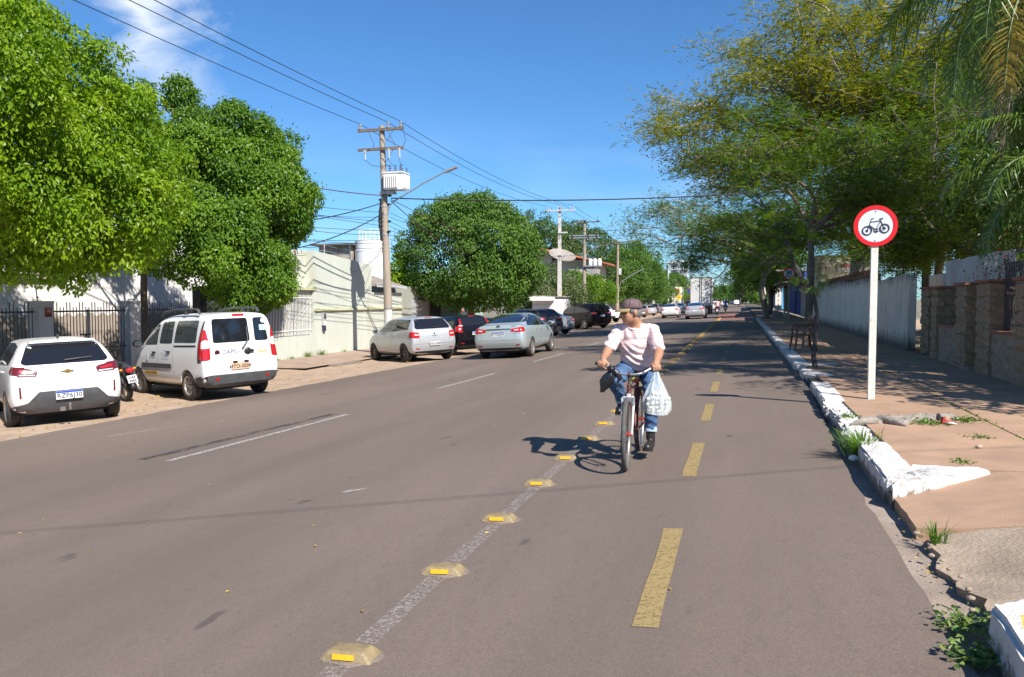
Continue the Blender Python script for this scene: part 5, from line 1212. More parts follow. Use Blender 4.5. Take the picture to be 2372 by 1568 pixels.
_wh = {}
def wheel_mesh(r, w, style, rim_r):
    key = (r, w, style, rim_r)
    if key in _wh: return _wh[key]
    pr = [(rim_r, -w*.42), (rim_r+.02, -w*.5), (r-.03, -w*.5), (r-.008, -w*.40), (r, -w*.2), (r, w*.2), (r-.008, w*.40), (r-.03, w*.5), (rim_r+.02, w*.5), (rim_r, w*.42)]
    ty = MB().lathe(pr, 36, closed=True).mesh('tyre', 50)
    rm_ = MB().lathe([(rim_r*.88, w*.2), (rim_r, w*.43), (rim_r+.012, w*.46), (rim_r+.006, w*.48), (rim_r-.02, w*.42), (rim_r*.84, w*.1), (rim_r*.84, -w*.3)], 32)
    n = {'five': 5, 'six': 6, 'seven': 7, 'twin': 10, 'ten': 10}[style]
    for i in range(n):
        a = 2*math.pi*i/n; wd = .052 if n < 7 else .040
        if style == 'seven': wd = .06
        m_ = Matrix.Rotation(a, 4, 'Z')
        q = [(.03, -wd*.6, w*.30), (.03, wd*.6, w*.30), (rim_r*.9, wd*.5, w*.36), (rim_r*.9, -wd*.5, w*.36), (.03, -wd*.6, w*.2), (.03, wd*.6, w*.2), (rim_r*.9, wd*.5, w*.24), (rim_r*.9, -wd*.5, w*.24)]
        rm_.add([m_ @ Vector(p) for p in q], [(0,1,2,3)[::-1], (4,5,6,7), (0,4,5,1), (1,5,6,2), (2,6,7,3), (3,7,4,0)])
    rm_.lathe([(0, w*.36), (.045, w*.34), (.06, w*.26), (.06, w*.15)], 16)
    rme = rm_.mesh('rim', 40)
    bk_ = MB().lathe([(0, w*.06), (rim_r*.86, w*.06)], 24).mesh('brake_shadow')
    _wh[key] = (ty, rme, bk_); return _wh[key]
def add_wheels(car, wb, tk, r=.31, w=.195, style='five', rim=m_rim, tyre=None, rim_r=.205, ys=None):
    ty, rm_, bk_ = wheel_mesh(r, w, style, rim_r)
    for y in (ys or (0, wb)):
        for sx in (-1, 1):
            o = bpy.data.objects.new('wheel', ty); link(o, car); o.location = (sx*tk, y, r); o.rotation_euler = (R(20*y), 0, 0) if False else (0, R(90*sx), 0)
            if len(ty.materials) == 0: ty.materials.append(tyre or m_tyre)
            o.name = 'wheel'
            q = obj('rim', rm_, None, o)
            if len(rm_.materials) == 0: rm_.materials.append(rim)
            q.material_slots[0].link = 'OBJECT'; q.material_slots[0].material = rim
            q2 = obj('brake_shadow', bk_, m_under, o)
def seat_on_ground(o, x, y, head, wheelbase=2.6):
    n = Vector((-.055, 0, 1)).normalized() if x > -12.4 else Vector((0, 0, 1)); f_ = Vector((-math.sin(head), math.cos(head), 0)); f_ = (f_ - n*f_.dot(n)).normalized(); r_ = f_.cross(n)
    fx = x - math.sin(head)*wheelbase
    z0 = left_z(x); z1 = left_z(fx)
    f_ = Vector((-math.sin(head)*wheelbase, math.cos(head)*wheelbase, z1-z0)).normalized(); r_ = f_.cross(n).normalized(); n = r_.cross(f_)
    o.matrix_world = Matrix(((r_.x, f_.x, n.x, x), (r_.y, f_.y, n.y, y), (r_.z, f_.z, n.z, z0), (0, 0, 0, 1)))
def plate(b, car, x, z, w=.40, h=.13, txt='', style='new', off=.012, view='rear'):
    p, n = b.hit(x, z, view); o = thing('number_plate', '', '', (0,0,0)); 
    for k in ('label', 'category'):
        if k in o: del o[k]
    bpy.data.objects.remove(o)
    base = {'new': m_plate, 'beige': m_plates, 'grey': m_plateg}[style]
    yy_ = p.y-off
    pl_ = MB().box((x, yy_, z), (w, .008, h)).build('number_plate', base, car)
    if style == 'new': MB().box((x, yy_-.0055, z+h*.385), (w*.985, .004, h*.21)).build('country_band', m_plateb, pl_)
    if txt:
        me = text_mesh(txt, h*.80 if style == 'new' else h*.74, 0, .0022); obj('characters', me, m_ptext, pl_, (x, yy_-.006, z-(h*.10 if style == 'new' else h*.08)), (R(90), 0, 0))
    return pl_
def underbody(car, ro, wb, fo, hw, z=.3): MB().box((0, (wb+fo-ro)/2, z), (hw*1.45, wb+ro+fo-.5, .2)).build('underbody', m_under, car)
def mirrors(b, car, y, z, hw, mat):
    for sx in (-1, 1):
        m_ = MB().sphere((sx*(hw+.10), y, z), (.11, .07, .085), 10, 8).box((sx*(hw+.01), y+.03, z-.03), (.12, .05, .04)).build('mirror', mat, car, 60)
        MB().box((sx*(hw+.10), y-.062, z), (.15, .012, .11)).build('mirror_glass', m_glass2, m_)
def handles(b, car, pts, mat):
    for (y, z) in pts:
        for v in ('left', 'right'):
            p, n = b.hit(y, z, v); MB().box(p+n*.018, (.02, .17, .03)).build('door_handle', mat, car)

def hatch_hoops(ro, wb, fo, hw, H, bz, zb=.22, tw=.10, tr=.42, zm=.6, roofx=.70, fr=.70):
    return [(-ro+.13, -ro, -ro+tw, -ro+tr, .78*hw, .84*hw, .80*hw, .60*hw, zb+.10, zm-.03, bz+.03, H-.075),
            (-ro+.17, -ro+.06, -ro+tw+.05, -ro+tr+.06, .90*hw, .955*hw, .90*hw, .675*hw, zb+.03, zm, bz+.03, H-.045),
            (-ro+.30, -ro+.28, -ro+tw+.24, -ro+tr+.26, .95*hw, .995*hw, .945*hw, .70*hw, zb, zm, bz+.02, H-.018),
            (.10, .10, .18, max(.3, -ro+tr+.62), .95*hw, hw, .955*hw, roofx*hw, zb, zm, bz+.01, H-.004),
            (.34*wb, .34*wb, .34*wb, .36*wb, .955*hw, hw, .96*hw, (roofx+.01)*hw, zb, zm, bz, H),
            (.60*wb, .60*wb, .60*wb, .56*wb, .955*hw, hw, .96*hw, roofx*hw, zb, zm, bz-.015, H-.01),
            (.80*wb, .80*wb, .84*wb, fr*wb, .95*hw, hw, .955*hw, .66*hw, zb, zm, bz-.03, H-.07),
            (.97*wb, .97*wb, 1.0*wb, 1.06*wb, .95*hw, hw, .95*hw, .70*hw, zb, zm, bz-.05, bz+.06),
            (wb+.3*fo, wb+.3*fo, wb+.3*fo, wb+.3*fo, .95*hw, .99*hw, .93*hw, .68*hw, zb, zm, bz-.12, bz-.02),
            (wb+.72*fo, wb+.75*fo, wb+.7*fo, wb+.68*fo, .90*hw, .93*hw, .84*hw, .6*hw, zb+.02, zm-.04, bz-.22, bz-.13),
            (wb+.93*fo, wb+fo, wb+.92*fo, wb+.84*fo, .70*hw, .72*hw, .66*hw, .5*hw, zb+.06, zm-.08, bz-.30, bz-.23)]
def sedan_hoops(ro, wb, fo, hw, H, bz, zb=.22, trunk=.10, tb=.55, yrr=.55, zm=.58, fr=.66):
    return [(-ro+.12, -ro, -ro+.06, -ro+.10, .78*hw, .84*hw, .80*hw, .62*hw, zb+.10, zm-.02, bz-.03, bz+trunk-.03),
            (-ro+.16, -ro+.06, -ro+.12, -ro+.17, .90*hw, .955*hw, .90*hw, .72*hw, zb+.03, zm, bz-.01, bz+trunk),
            (-ro+.32, -ro+.30, -ro+.34, -ro+.38, .95*hw, .995*hw, .945*hw, .76*hw, zb, zm, bz, bz+trunk+.005),
            (-ro+tb, -ro+tb, -ro+tb, -ro+tb, .95*hw, hw, .95*hw, .74*hw, zb, zm, bz, bz+trunk+.02),
            (.12, .12, .2, -ro+tb+.14, .95*hw, hw, .955*hw, .72*hw, zb, zm, bz, bz+trunk+.07),
            (.30*wb, .30*wb, .32*wb, yrr, .955*hw, hw, .96*hw, .68*hw, zb, zm, bz, H-.03),
            (.52*wb, .52*wb, .50*wb, .44*wb, .955*hw, hw, .96*hw, .70*hw, zb, zm, bz-.01, H),
            (.66*wb, .66*wb, .66*wb, .58*wb, .955*hw, hw, .96*hw, .69*hw, zb, zm, bz-.02, H-.02),
            (.82*wb, .82*wb, .86*wb, fr*wb, .95*hw, hw, .955*hw, .66*hw, zb, zm, bz-.03, H-.08),
            (.97*wb, .97*wb, 1.0*wb, 1.05*wb, .95*hw, hw, .95*hw, .70*hw, zb, zm, bz-.05, bz+.05),
            (wb+.3*fo, wb+.3*fo, wb+.3*fo, wb+.3*fo, .95*hw, .99*hw, .93*hw, .68*hw, zb, zm, bz-.12, bz-.02),
            (wb+.72*fo, wb+.75*fo, wb+.7*fo, wb+.68*fo, .90*hw, .93*hw, .84*hw, .6*hw, zb+.02, zm-.04, bz-.22, bz-.13),
            (wb+.93*fo, wb+fo, wb+.92*fo, wb+.84*fo, .70*hw, .72*hw, .66*hw, .5*hw, zb+.06, zm-.08, bz-.30, bz-.23)]
def finish_body(b, car, mat):
    me = b.me
    if len(me.materials) == 0: me.materials.append(mat)
    else: me.materials[0] = mat
    me.polygons.foreach_set('use_smooth', [True]*len(me.polygons)); me.set_sharp_from_angle(angle=R(55))
    return obj('body', me, None, car)
def mat_order(b):
    pass

# ---------------------------------------------------------------- white hatchback, nearest at left
c1 = thing('parked_car', 'white hatchback with tow ball, nearest parked car at left edge', 'car')
ro, wb, fo, hw, H, bz = .74, 2.55, .86, .865, 1.47, .99
b = Body(hatch_hoops(ro, wb, fo, hw, H, bz, tr=.44, tw=.10, zm=.62), (0, wb), .355, hw); finish_body(b, c1, P_white)
rw = b.drape('rear_window', rp([(-.60, 1.06), (-.66, 1.10), (-.535, 1.375), (.535, 1.375), (.66, 1.10), (.60, 1.06)], .03), 'rear', .004, m_tint, c1)
wp = MB().tube([b.hit(-.02, 1.115, 'rear')[0]+Vector((0,-.03,.0)), b.hit(.2, 1.13, 'rear')[0]+Vector((0,-.03,0)), b.hit(.40, 1.14, 'rear')[0]+Vector((0,-.02,0))], .014, 6).build('wiper', m_plasb, c1)
for q in b.sym('tail_light', rp([(.43, .955), (.47, .985), (.70, 1.03), (.725, .99), (.725, .885), (.46, .875)], .02), .012, m_red2, c1, grid=.04):
    pass
for v in ('cornerL', 'cornerR'): b.drape('tail_light', rp([(-.17, .95), (-.14, 1.05), (.085, 1.03), (.10, .885)], .02), v, .0115, m_red2, c1, grid=.04)
b.sym('lamp_glow', rp([(.50, .955), (.69, .99), (.70, .955), (.51, .925)], .015), .016, m_red1, c1, grid=.04); b.sym('reverse_lamp', rp([(.47, .905), (.70, .915), (.70, .90), (.48, .885)], .008), .016, m_clear, c1, grid=.04)
b.drape('brake_lamp', rp([(-.13, 1.395), (.13, 1.395), (.115, 1.425), (-.115, 1.425)], .012), 'rear', .006, m_red1, c1, grid=.05)
b.drape('lower_bumper', rp([(-.83, .30), (-.80, .40), (-.60, .44), (-.44, .62), (.44, .62), (.60, .44), (.80, .40), (.83, .30), (.70, .26), (-.70, .26)], .03), 'rear', .018, m_plas, c1)
b.sym('reflector', rp([(.685, .53), (.715, .53), (.72, .72), (.69, .72)], .01), .008, m_red2, c1, grid=.05)
plate(b, c1, 0, .535, .40, .135, 'RZP6J30', 'new', .03)
p = b.hit(0, .93, 'rear')[0]; MB().prism([(-.085,-.016),(-.035,-.016),(-.03,-.034),(.035,-.034),(.04,-.016),(.085,-.016),(.1,.016),(.04,.016),(.035,.034),(-.03,.034),(-.035,.016),(-.1,.016)], 0, .012, Matrix.Translation(p+Vector((0,-.004,0))) @ Matrix.Rotation(R(90), 4, 'X')).build('badge', m_gold, c1)
b.text('ONIX', -.40, .765, .055, 'rear', m_plas, c1); b.text('LT', .50, .80, .04, 'rear', m_plas, c1)
b.seam([(-.84, .80), (-.62, .80), (-.46, .70), (.46, .70), (.62, .80), (.84, .80)], 'rear', c1); b.seam([(-.44,.95),(-.46,.70)], 'rear', c1); b.seam([(.44,.95),(.46,.70)], 'rear', c1)
MB().tube([(-.02,-ro-.02,.31),(-.02,-ro-.12,.31),(-.02,-ro-.13,.37)], .018, 8).sphere((-.02,-ro-.13,.39), .026, 10, 8).box((-.12,-ro-.02,.31),(.08,.05,.07)).build('tow_ball', m_chrome, c1, 50)
b.both('side_window', rp([(-.12, 1.06), (-.20, 1.22), (-.02, 1.36), (.42, 1.40), (.95, 1.40), (.95, 1.02)], .04), .004, m_tint, c1); b.both('side_window', rp([(1.0, 1.02), (1.0, 1.40), (1.45, 1.37), (2.08, 1.03)], .04), .004, m_tint, c1)
for v in ('left', 'right'):
    b.seam([(.98, 1.40), (.98, .45), (.42, .40)], v, c1); b.seam([(2.15, 1.0), (2.12, .36), (.98, .33)], v, c1); b.seam([(.06,.92),(.22, .72),(.42,.52)], v, c1)
handles(b, c1, ((.34, .93), (1.2, .92)), P_white); mirrors(b, c1, 1.98, 1.06, hw, P_white)
MB().box((0, .12, H+.035), (.03, .16, .07), topy=.3).build('roof_antenna', m_plasb, c1)
MB().box((0, -ro+.44, H-.035), (1.02, .16, .035), top=.94).build('spoiler', P_white, c1)
add_wheels(c1, wb, .765, .315, .20, 'five', m_rim, rim_r=.21); underbody(c1, ro, wb, fo, hw)
seat_on_ground(c1, -11.46, 10.9, R(55), wb)

# ---------------------------------------------------------------- white service van
c2 = thing('parked_van', 'white service van with roof rails and lettering on its doors', 'van')
ro, wb, fo, hw, H, bz = .80, 2.58, .82, .86, 1.84, 1.10
vh = [(-ro+.08, -ro, -ro+.05, -ro+.12, .88*hw, .93*hw, .905*hw, .77*hw, .36, .62, bz, H-.06), (-ro+.11, -ro+.03, -ro+.075, -ro+.145, .94*hw, .985*hw, .955*hw, .82*hw, .31, .62, bz, H-.03),
      (-ro+.3, -ro+.26, -ro+.28, -ro+.34, .955*hw, hw, .97*hw, .82*hw, .27, .62, bz, H-.01), (0, 0, 0, 0, .955*hw, hw, .975*hw, .83*hw, .26, .62, bz, H), (.36*wb, .36*wb, .36*wb, .36*wb, .955*hw, hw, .975*hw, .83*hw, .26, .62, bz-.01, H+.005),
      (.60*wb, .60*wb, .62*wb, .56*wb, .955*hw, hw, .975*hw, .81*hw, .26, .62, bz-.03, H-.03), (.80*wb, .80*wb, .86*wb, .70*wb, .95*hw, hw, .97*hw, .75*hw, .26, .62, bz-.06, H-.13), (.98*wb, .98*wb, 1.04*wb, 1.10*wb, .95*hw, hw, .95*hw, .72*hw, .26, .62, bz-.10, bz+.08),
      (wb+.35*fo, wb+.35*fo, wb+.35*fo, wb+.40*fo, .95*hw, .98*hw, .90*hw, .62*hw, .26, .62, bz-.20, bz-.06), (wb+.75*fo, wb+.8*fo, wb+.75*fo, wb+.7*fo, .90*hw, .92*hw, .80*hw, .55*hw, .28, .58, bz-.33, bz-.22), (wb+.95*fo, wb+fo, wb+.94*fo, wb+.86*fo, .70*hw, .72*hw, .64*hw, .45*hw, .32, .55, bz-.42, bz-.34)]
b = Body(vh, (0, wb), .36, hw); finish_body(b, c2, P_white)
b.drape('rear_window', rp([(-.60, 1.20), (-.585, 1.70), (.19, 1.70), (.22, 1.20)], .06), 'rear', .004, m_tint, c2)
b.drape('rear_window', rp([(.33, 1.20), (.32, 1.70), (.58, 1.70), (.64, 1.20)], .06), 'rear', .004, m_tint, c2)
b.seam([(.27, .48), (.27, 1.80)], 'rear', c2); b.seam([(-.66, .56), (-.655, 1.1), (-.60, 1.77), (.60, 1.77), (.655, 1.1), (.66, .56)], 'rear', c2)
b.both('lamp_panel', rp([(-ro+.13, .80), (-ro+.15, 1.66), (-ro+.20, 1.66), (-ro+.29, 1.2), (-ro+.28, .80)], .03), .003, m_plas, c2)
for v in ('cornerL', 'cornerR'):
    b.drape('tail_light', rp([(-.14, .88), (-.145, 1.15), (-.06, 1.47), (.02, 1.49), (.085, 1.15), (.10, .87), (.02, .85)], .04), v, .012, m_red1, c2, grid=.04); b.drape('reverse_lamp', rp([(-.07, 1.09), (-.06, 1.24), (.02, 1.28), (.075, 1.24), (.085, 1.1)], .03), v, .017, m_clear, c2, grid=.04)
b.drape('rear_bumper', rp([(-.83, .34), (-.84, .52), (-.70, .545), (.70, .545), (.84, .52), (.83, .34), (.6, .30), (-.6, .30)], .04), 'rear', .035, m_plas, c2)
b.both('rear_bumper', rp([(-ro+.14, .34), (-ro+.13, .535), (-.42, .50), (-.38, .32)], .02), .02, m_plas, c2)
b.sym('reflector', rp([(.52, .44), (.60, .44), (.60, .495), (.52, .495)], .01), .042, m_red1, c2, grid=.05)
b.drape('brake_lamp', rp([(-.13, 1.745), (.13, 1.745), (.13, 1.785), (-.13, 1.785)], .015), 'rear', .012, m_red1, c2, grid=.05)
b.drape('plate_recess', rp([(-.38, .64), (-.34, .79), (.22, .79), (.26, .64)], .03), 'rear', .002, paint('white', (.8,.79,.775)), c2)
plate(b, c2, -.06, .70, .40, .145, 'HTO-3509', 'beige', .016)
for x in (-.17, .08): MB().box((x, b.hit(x, .79, 'rear')[0].y-.02, .79), (.09, .04, .04)).build('plate_lamp', m_plasb, c2)
p = b.hit(.16, 1.0, 'rear')[0]; MB().box(p+Vector((0,-.025,0)), (.2, .05, .055)).sphere(p+Vector((-.02,-.02,0)), (.075,.03,.075), 12, 8).build('door_handle', m_plasb, c2, 50)
MB().tube([b.hit(.02, 1.06, 'rear')[0]+Vector((0,-.03,0)), b.hit(.15, 1.22, 'rear')[0]+Vector((0,-.035,0)), b.hit(.16, 1.52, 'rear')[0]+Vector((0,-.02,0))], [.022,.014,.01], 6).build('wiper', m_plas, c2)
m_navy = M('navy lettering', (.05, .07, .18), .6); m_lblue = M('light blue lettering', (.30, .42, .62), .6); m_greyt = M('grey lettering', (.30, .31, .34), .6)
b.text('CAPS i', -.24, 1.00, .13, 'rear', m_navy, c2, bold=.002); b.text('Município\nde Corumbá', -.14, 1.125, .042, 'rear', m_greyt, c2, bold=.001)
b.text('CENTRO DE ATENÇÃO\nPSICOSSOCIAL\nINFANTO JUVENIL', -.24, .885, .038, 'rear', m_greyt, c2, bold=.0006)
p, n = b.hit(-.53, 1.0, 'rear'); MB().lathe([(0, .004), (.058, .004), (.058, 0)], 20, Matrix.Translation(p) @ Matrix.Rotation(R(90), 4, 'X')).build('maker_badge', M('wine badge', (.10,.02,.03), .3, .4), c2)
b.text('Doblò', .48, 1.08, .05, 'rear', m_ptext, c2); b.seam([(.40, 1.05), (.56, 1.05)], 'rear', c2, w=.008, off=.005)
m_sticker = M('yellow sticker', (.70, .46, .16), .6)
b.drape('sticker', rp([(.355, .93), (.355, 1.015), (.61, 1.015), (.61, .93)], .006), 'rear', .003, M('pale yellow sticker', (.72,.56,.36), .6), c2)
b.text('USO EXCLUSIVO\nEM SERVIÇO', .483, .972, .032, 'rear', m_ptext, c2, off=.005); b.text('OUVIDORIA\n0800 647 2783', .48, .87, .032, 'rear', m_ptext, c2, off=.004)
p, n = b.hit(.56, 1.63, 'rear'); MB().lathe([(0, .004), (.055, .004), (.055, 0)], 20, Matrix.Translation(p+Vector((0,-.006,0))) @ Matrix.Rotation(R(90), 4, 'X')).build('round_sticker', m_plate, c2)
b.drape('window_sticker', rp([(.46, 1.42), (.455, 1.54), (.60, 1.54), (.61, 1.42)], .01), 'rear', .007, M('pale blue sticker', (.42,.66,.80), .6), c2); b.text('X', .50, 1.48, .08, 'rear', m_plate, c2, off=.0095)
b.both('side_window', rp([(-.42, 1.22), (-.42, 1.68), (.56, 1.68), (.62, 1.22)], .06), .004, m_glass2, c2); b.both('side_window', rp([(.72, 1.20), (.72, 1.68), (1.34, 1.66), (1.38, 1.20)], .06), .004, m_glass2, c2)
b.both('side_window', rp([(1.50, 1.17), (1.50, 1.62), (1.66, 1.62), (2.06, 1.42), (2.32, 1.16)], .06), .004, m_glass2, c2)
for v in ('left', 'right'):
    b.seam([(.66, 1.74), (.66, .36)], v, c2); b.seam([(1.44, 1.72), (1.44, .34)], v, c2); b.seam([(2.42, 1.1), (2.36, .36), (.45, .34)], v, c2); b.seam([(1.02, 1.68), (1.03, 1.2)], v, c2, w=.03, off=.006); b.seam([(-.42, 1.15), (.62, 1.14)], v, c2, w=.04, off=.003)
b.both('side_moulding', rp([(.72, .66), (.72, .76), (2.30, .76), (2.30, .66)], .02), .015, m_plas, c2)
handles(b, c2, ((.86, 1.02), (1.62, 1.0)), m_plasb); mirrors(b, c2, 2.26, 1.2, hw, m_plasb)
b.text('CAPS i\nCentro de Atenção\nPsicossocial\nInfanto Juvenil', 1.06, .95, .058, 'left', m_lblue, c2, off=.003); b.text('Município\nde Corumbá', 1.74, .92, .062, 'left', m_greyt, c2, off=.003, bold=.001)
b.drape('crest', rp([(1.98, .82), (1.98, .96), (2.07, .96), (2.07, .82)], .03), 'left', .003, M('crest blue', (.45,.55,.68), .6), c2); b.drape('crest_base', rp([(1.975, .79), (1.975, .83), (2.075, .83), (2.075, .79)], .015), 'left', .0045, M('crest red', (.55,.2,.2), .6), c2)
b.drape('sticker', rp([(1.46, .50), (1.46, .585), (2.20, .585), (2.20, .50)], .006), 'left', .003, m_sticker, c2); b.text('USO EXCLUSIVO EM SERVIÇO', 1.83, .543, .046, 'left', m_ptext, c2, off=.0045, bold=.001)
for sx in (-1, 1):
    MB().tube([(sx*.66,-.35,H-.02),(sx*.66,-.28,H+.06),(sx*.66,-.1,H+.075),(sx*.65,.9,H+.085),(sx*.64,1.45,H+.03),(sx*.63,1.62,H-.05)], .028, 6).box((sx*.66,.3,H+.02),(.05,.12,.1)).build('roof_rail', m_plas, c2, 50)
add_wheels(c2, wb, .755, .315, .185, 'seven', m_rim, rim_r=.20); underbody(c2, ro, wb, fo, hw, .32)
seat_on_ground(c2, -10.74, 14.48, R(63), wb)

# ---------------------------------------------------------------- shared recipe for the other hatchbacks, saloons, utilities
def simple_car(name, label, cat, kind, dims, mat, x, y, head, lights='wide', txt='', plate_style='new', plate_z=.75, rim=m_rim, style='five', wr=.315, group=None, detail=True, **kw):
    ro, wb, fo, hw, H, bz = dims; c = thing(name, label, cat, group=group)
    hp = (sedan_hoops if kind == 'sedan' else hatch_hoops)(ro, wb, fo, hw, H, bz, **kw); b = Body(hp, (0, wb), wr+.045, hw); finish_body(b, c, mat)
    if kind == 'sedan':
        tb, tk_ = kw.get('tb', .55), kw.get('trunk', .10); yrr = kw.get('yrr', .55)
        z0, z1 = bz+tk_+.05, H-.05
        b.drape('rear_window', rp([(-.66*hw/.86, z0), (-.54*hw/.86, z1), (.54*hw/.86, z1), (.66*hw/.86, z0)], .04), 'rear', .004, m_tint, c)
        b.both('side_window', rp([(-ro+tb+.30, bz+.06), (.45, H-.09), (.5*wb, H-.055), (.5*wb, bz+.03)], .04), .004, m_tint, c); b.both('side_window', rp([(.52*wb, bz+.03), (.52*wb, H-.055), (.60*wb, H-.07), (.86*wb, bz+.02)], .04), .004, m_tint, c)
    else:
        z0, z1 = bz+.08, H-.10
        b.drape('rear_window', rp([(-.70*hw, z0), (-.755*hw, z0+.05), (-.62*hw, z1), (.62*hw, z1), (.755*hw, z0+.05), (.70*hw, z0)], .04), 'rear', .004, m_tint, c)
        tr_ = kw.get('tr', .42)
        b.both('side_window', rp([(-ro+tr_*.9, bz+.09), (-ro+tr_+.06, H-.12), (.38*wb, H-.075), (.38*wb, bz+.03)], .05), .004, m_tint, c); b.both('side_window', rp([(.40*wb, bz+.03), (.40*wb, H-.075), (.58*wb, H-.10), (.82*wb, bz+.02)], .05), .004, m_tint, c)
    for v in ('left', 'right'):
        b.seam([(.39*wb, H-.06), (.39*wb, .42), (.16*wb, .38)], v, c); b.seam([(.85*wb, bz), (.83*wb, .36), (.39*wb, .33)], v, c)
    if lights == 'wide': L1 = [(.40, bz-.10), (.42, bz-.02), (.70, bz+.025), (.72, bz-.06), (.72, bz-.135)]
    elif lights == 'block': L1 = [(.55, bz-.20), (.56, bz-.02), (.70, bz-.0), (.72, bz-.10), (.72, bz-.21)]
    elif lights == 'tall': L1 = [(.62, bz-.16), (.54, bz+.34), (.58, bz+.34), (.68, bz+.06), (.70, bz-.16)]
    elif lights == 'small': L1 = [(.58, bz-.22), (.58, bz-.04), (.70, bz-.02), (.72, bz-.22)]
    L1 = [(px*hw/.86, pz) for px, pz in L1]
    b.sym('tail_light', rp(L1, .03), .012, m_red1, c, grid=.05)
    zt = {'wide': (bz-.13, bz+.025), 'block': (bz-.205, bz-.0), 'tall': (bz-.15, bz+.08), 'small': (bz-.2, bz-.03)}[lights]
    for v in ('cornerL', 'cornerR'): b.drape('tail_light', rp([(-.16, zt[0]+.03), (-.13, zt[1]), (.085, zt[1]), (.10, zt[0])], .02), v, .0115, m_red1, c, grid=.04)
    cx = sum(p[0] for p in L1)/len(L1); cz_ = sum(p[1] for p in L1)/len(L1)
    b.sym('reverse_lamp', rp([(cx-.07, cz_-.02), (cx-.07, cz_+.015), (cx+.07, cz_+.025), (cx+.07, cz_-.01)], .01), .017, m_clear, c, grid=.05)
    plate(b, c, 0, plate_z, .40, .13, txt, plate_style, .014)
    b.seam([(-.84*hw, .60), (.84*hw, .60)], 'rear', c); b.seam([(-.62*hw, .62), (-.66*hw, bz-.12), (-.72*hw, bz+.02)], 'rear', c); b.seam([(.62*hw, .62), (.66*hw, bz-.12), (.72*hw, bz+.02)], 'rear', c)
    b.drape('lower_bumper', rp([(-.86*hw, .28), (-.84*hw, .36), (.84*hw, .36), (.86*hw, .28), (.7*hw, .245), (-.7*hw, .245)], .02), 'rear', .010, m_plasb, c)
    b.sym('reflector', rp([(.62*hw, .42), (.79*hw, .44), (.79*hw, .475), (.64*hw, .455)], .01), .008, m_red1, c, grid=.06)
    if detail:
        handles(b, c, ((.24*wb, bz-.08), (.47*wb, bz-.09)), mat)
        if kind != 'sedan':
            b.drape('brake_lamp', rp([(-.12, H-.082), (.12, H-.082), (.12, H-.06), (-.12, H-.06)], .008), 'rear', .006, m_red1, c, grid=.05)
            MB().tube([b.hit(.02, z0+.05, 'rear')[0]+Vector((0,-.025,0)), b.hit(.2, z0+.07, 'rear')[0]+Vector((0,-.025,0)), b.hit(.38, z0+.08, 'rear')[0]+Vector((0,-.02,0))], .013, 5).build('wiper', m_plasb, c)
    mirrors(b, c, .80*wb, bz+.06, hw, mat)
    add_wheels(c, wb, hw-.10, wr, .20, style, rim, rim_r=wr*.66); underbody(c, ro, wb, fo, hw)
    seat_on_ground(c, x, y, head, wb)
    c['_b'] = 0; del c['_b']
    return c, b
c3, b = simple_car('parked_car', 'silver hatchback with black rims parked by the transformer pole', 'car', 'hatch', (.72, 2.59, .80, .865, 1.53, 1.01), P_silver, -10.28, 24.68, R(49), 'block', 'OOL-3981', 'grey', .60, m_rimb, 'seven', .315, tr=.46, tw=.06, zm=.62)
p = b.hit(0, .93, 'rear')[0]; MB().prism([(-.025,0),(0,-.05),(.025,0),(0,.05)], 0, .01, Matrix.Translation(p) @ Matrix.Rotation(R(90), 4, 'X')).build('badge', m_plasb, c3)
b.text('SANDERO', 0, .85, .04, 'rear', m_plas, c3, bold=.001)
c4, b = simple_car('parked_car', 'black hatchback with tall red lamps behind the silver one', 'car', 'hatch', (.70, 2.50, .80, .85, 1.50, 1.0), P_black, -9.87, 27.84, R(50), 'tall', 'NRT1D42', 'new', .80, m_rimb, 'five', .31, tr=.40, tw=.08, zm=.62)
c5, b = simple_car('moving_car', 'silver saloon driving away in the left lane', 'car', 'sedan', (1.00, 2.70, .92, .885, 1.475, .98), P_silver2, -7.46, 24.95, R(0), 'wide', 'OOS6J44', 'new', .80, m_rim, 'ten', .325, trunk=.13, tb=.50, yrr=.62)
b.drape('chrome_strip', rp([(-.42, .945), (-.42, .975), (.42, .975), (.42, .945)], .01), 'rear', .016, m_chrome, c5)
p = b.hit(0, 1.05, 'rear')[0]
em = MB()
for rx, rz in ((.062, .042), (.03, .042), (.045, .018)): em.tube([(p.x+rx*math.cos(t), p.y-.01, p.z+rz*math.sin(t)+(0 if rz > .03 else .015)) for t in np.linspace(0, 2*math.pi, 21)[:-1]], .006, 5, closed=True)
em.build('badge', m_chrome, c5); b.text('COROLLA', .52, 1.045, .045, 'rear', m_chrome, c5, bold=.001); b.text('XEI', .52, .80, .04, 'rear', m_plas, c5)
c6, b = simple_car('parked_car', 'graphite crossover parked past the moving silver saloon', 'car', 'hatch', (.92, 2.64, .90, .91, 1.62, 1.08), P_graph, -10.7, 42.6, R(52), 'wide', 'RWA4C81', 'new', .86, m_rim, 'five', .345, tr=.52, tw=.10, zm=.68)
b.drape('lower_bumper', rp([(-.86, .30), (-.82, .56), (.82, .56), (.86, .30)], .04), 'rear', .02, m_plas, c6)
c7, b = simple_car('parked_car', 'silver saloon parked between graphite crossover and black utility', 'car', 'sedan', (1.0, 2.6, .85, .85, 1.45, .98), P_silver, -10.6, 45.3, R(50), 'block', 'NSD-2210', 'grey', .55, m_rim, 'six', .31, trunk=.10, tb=.55, yrr=.6)
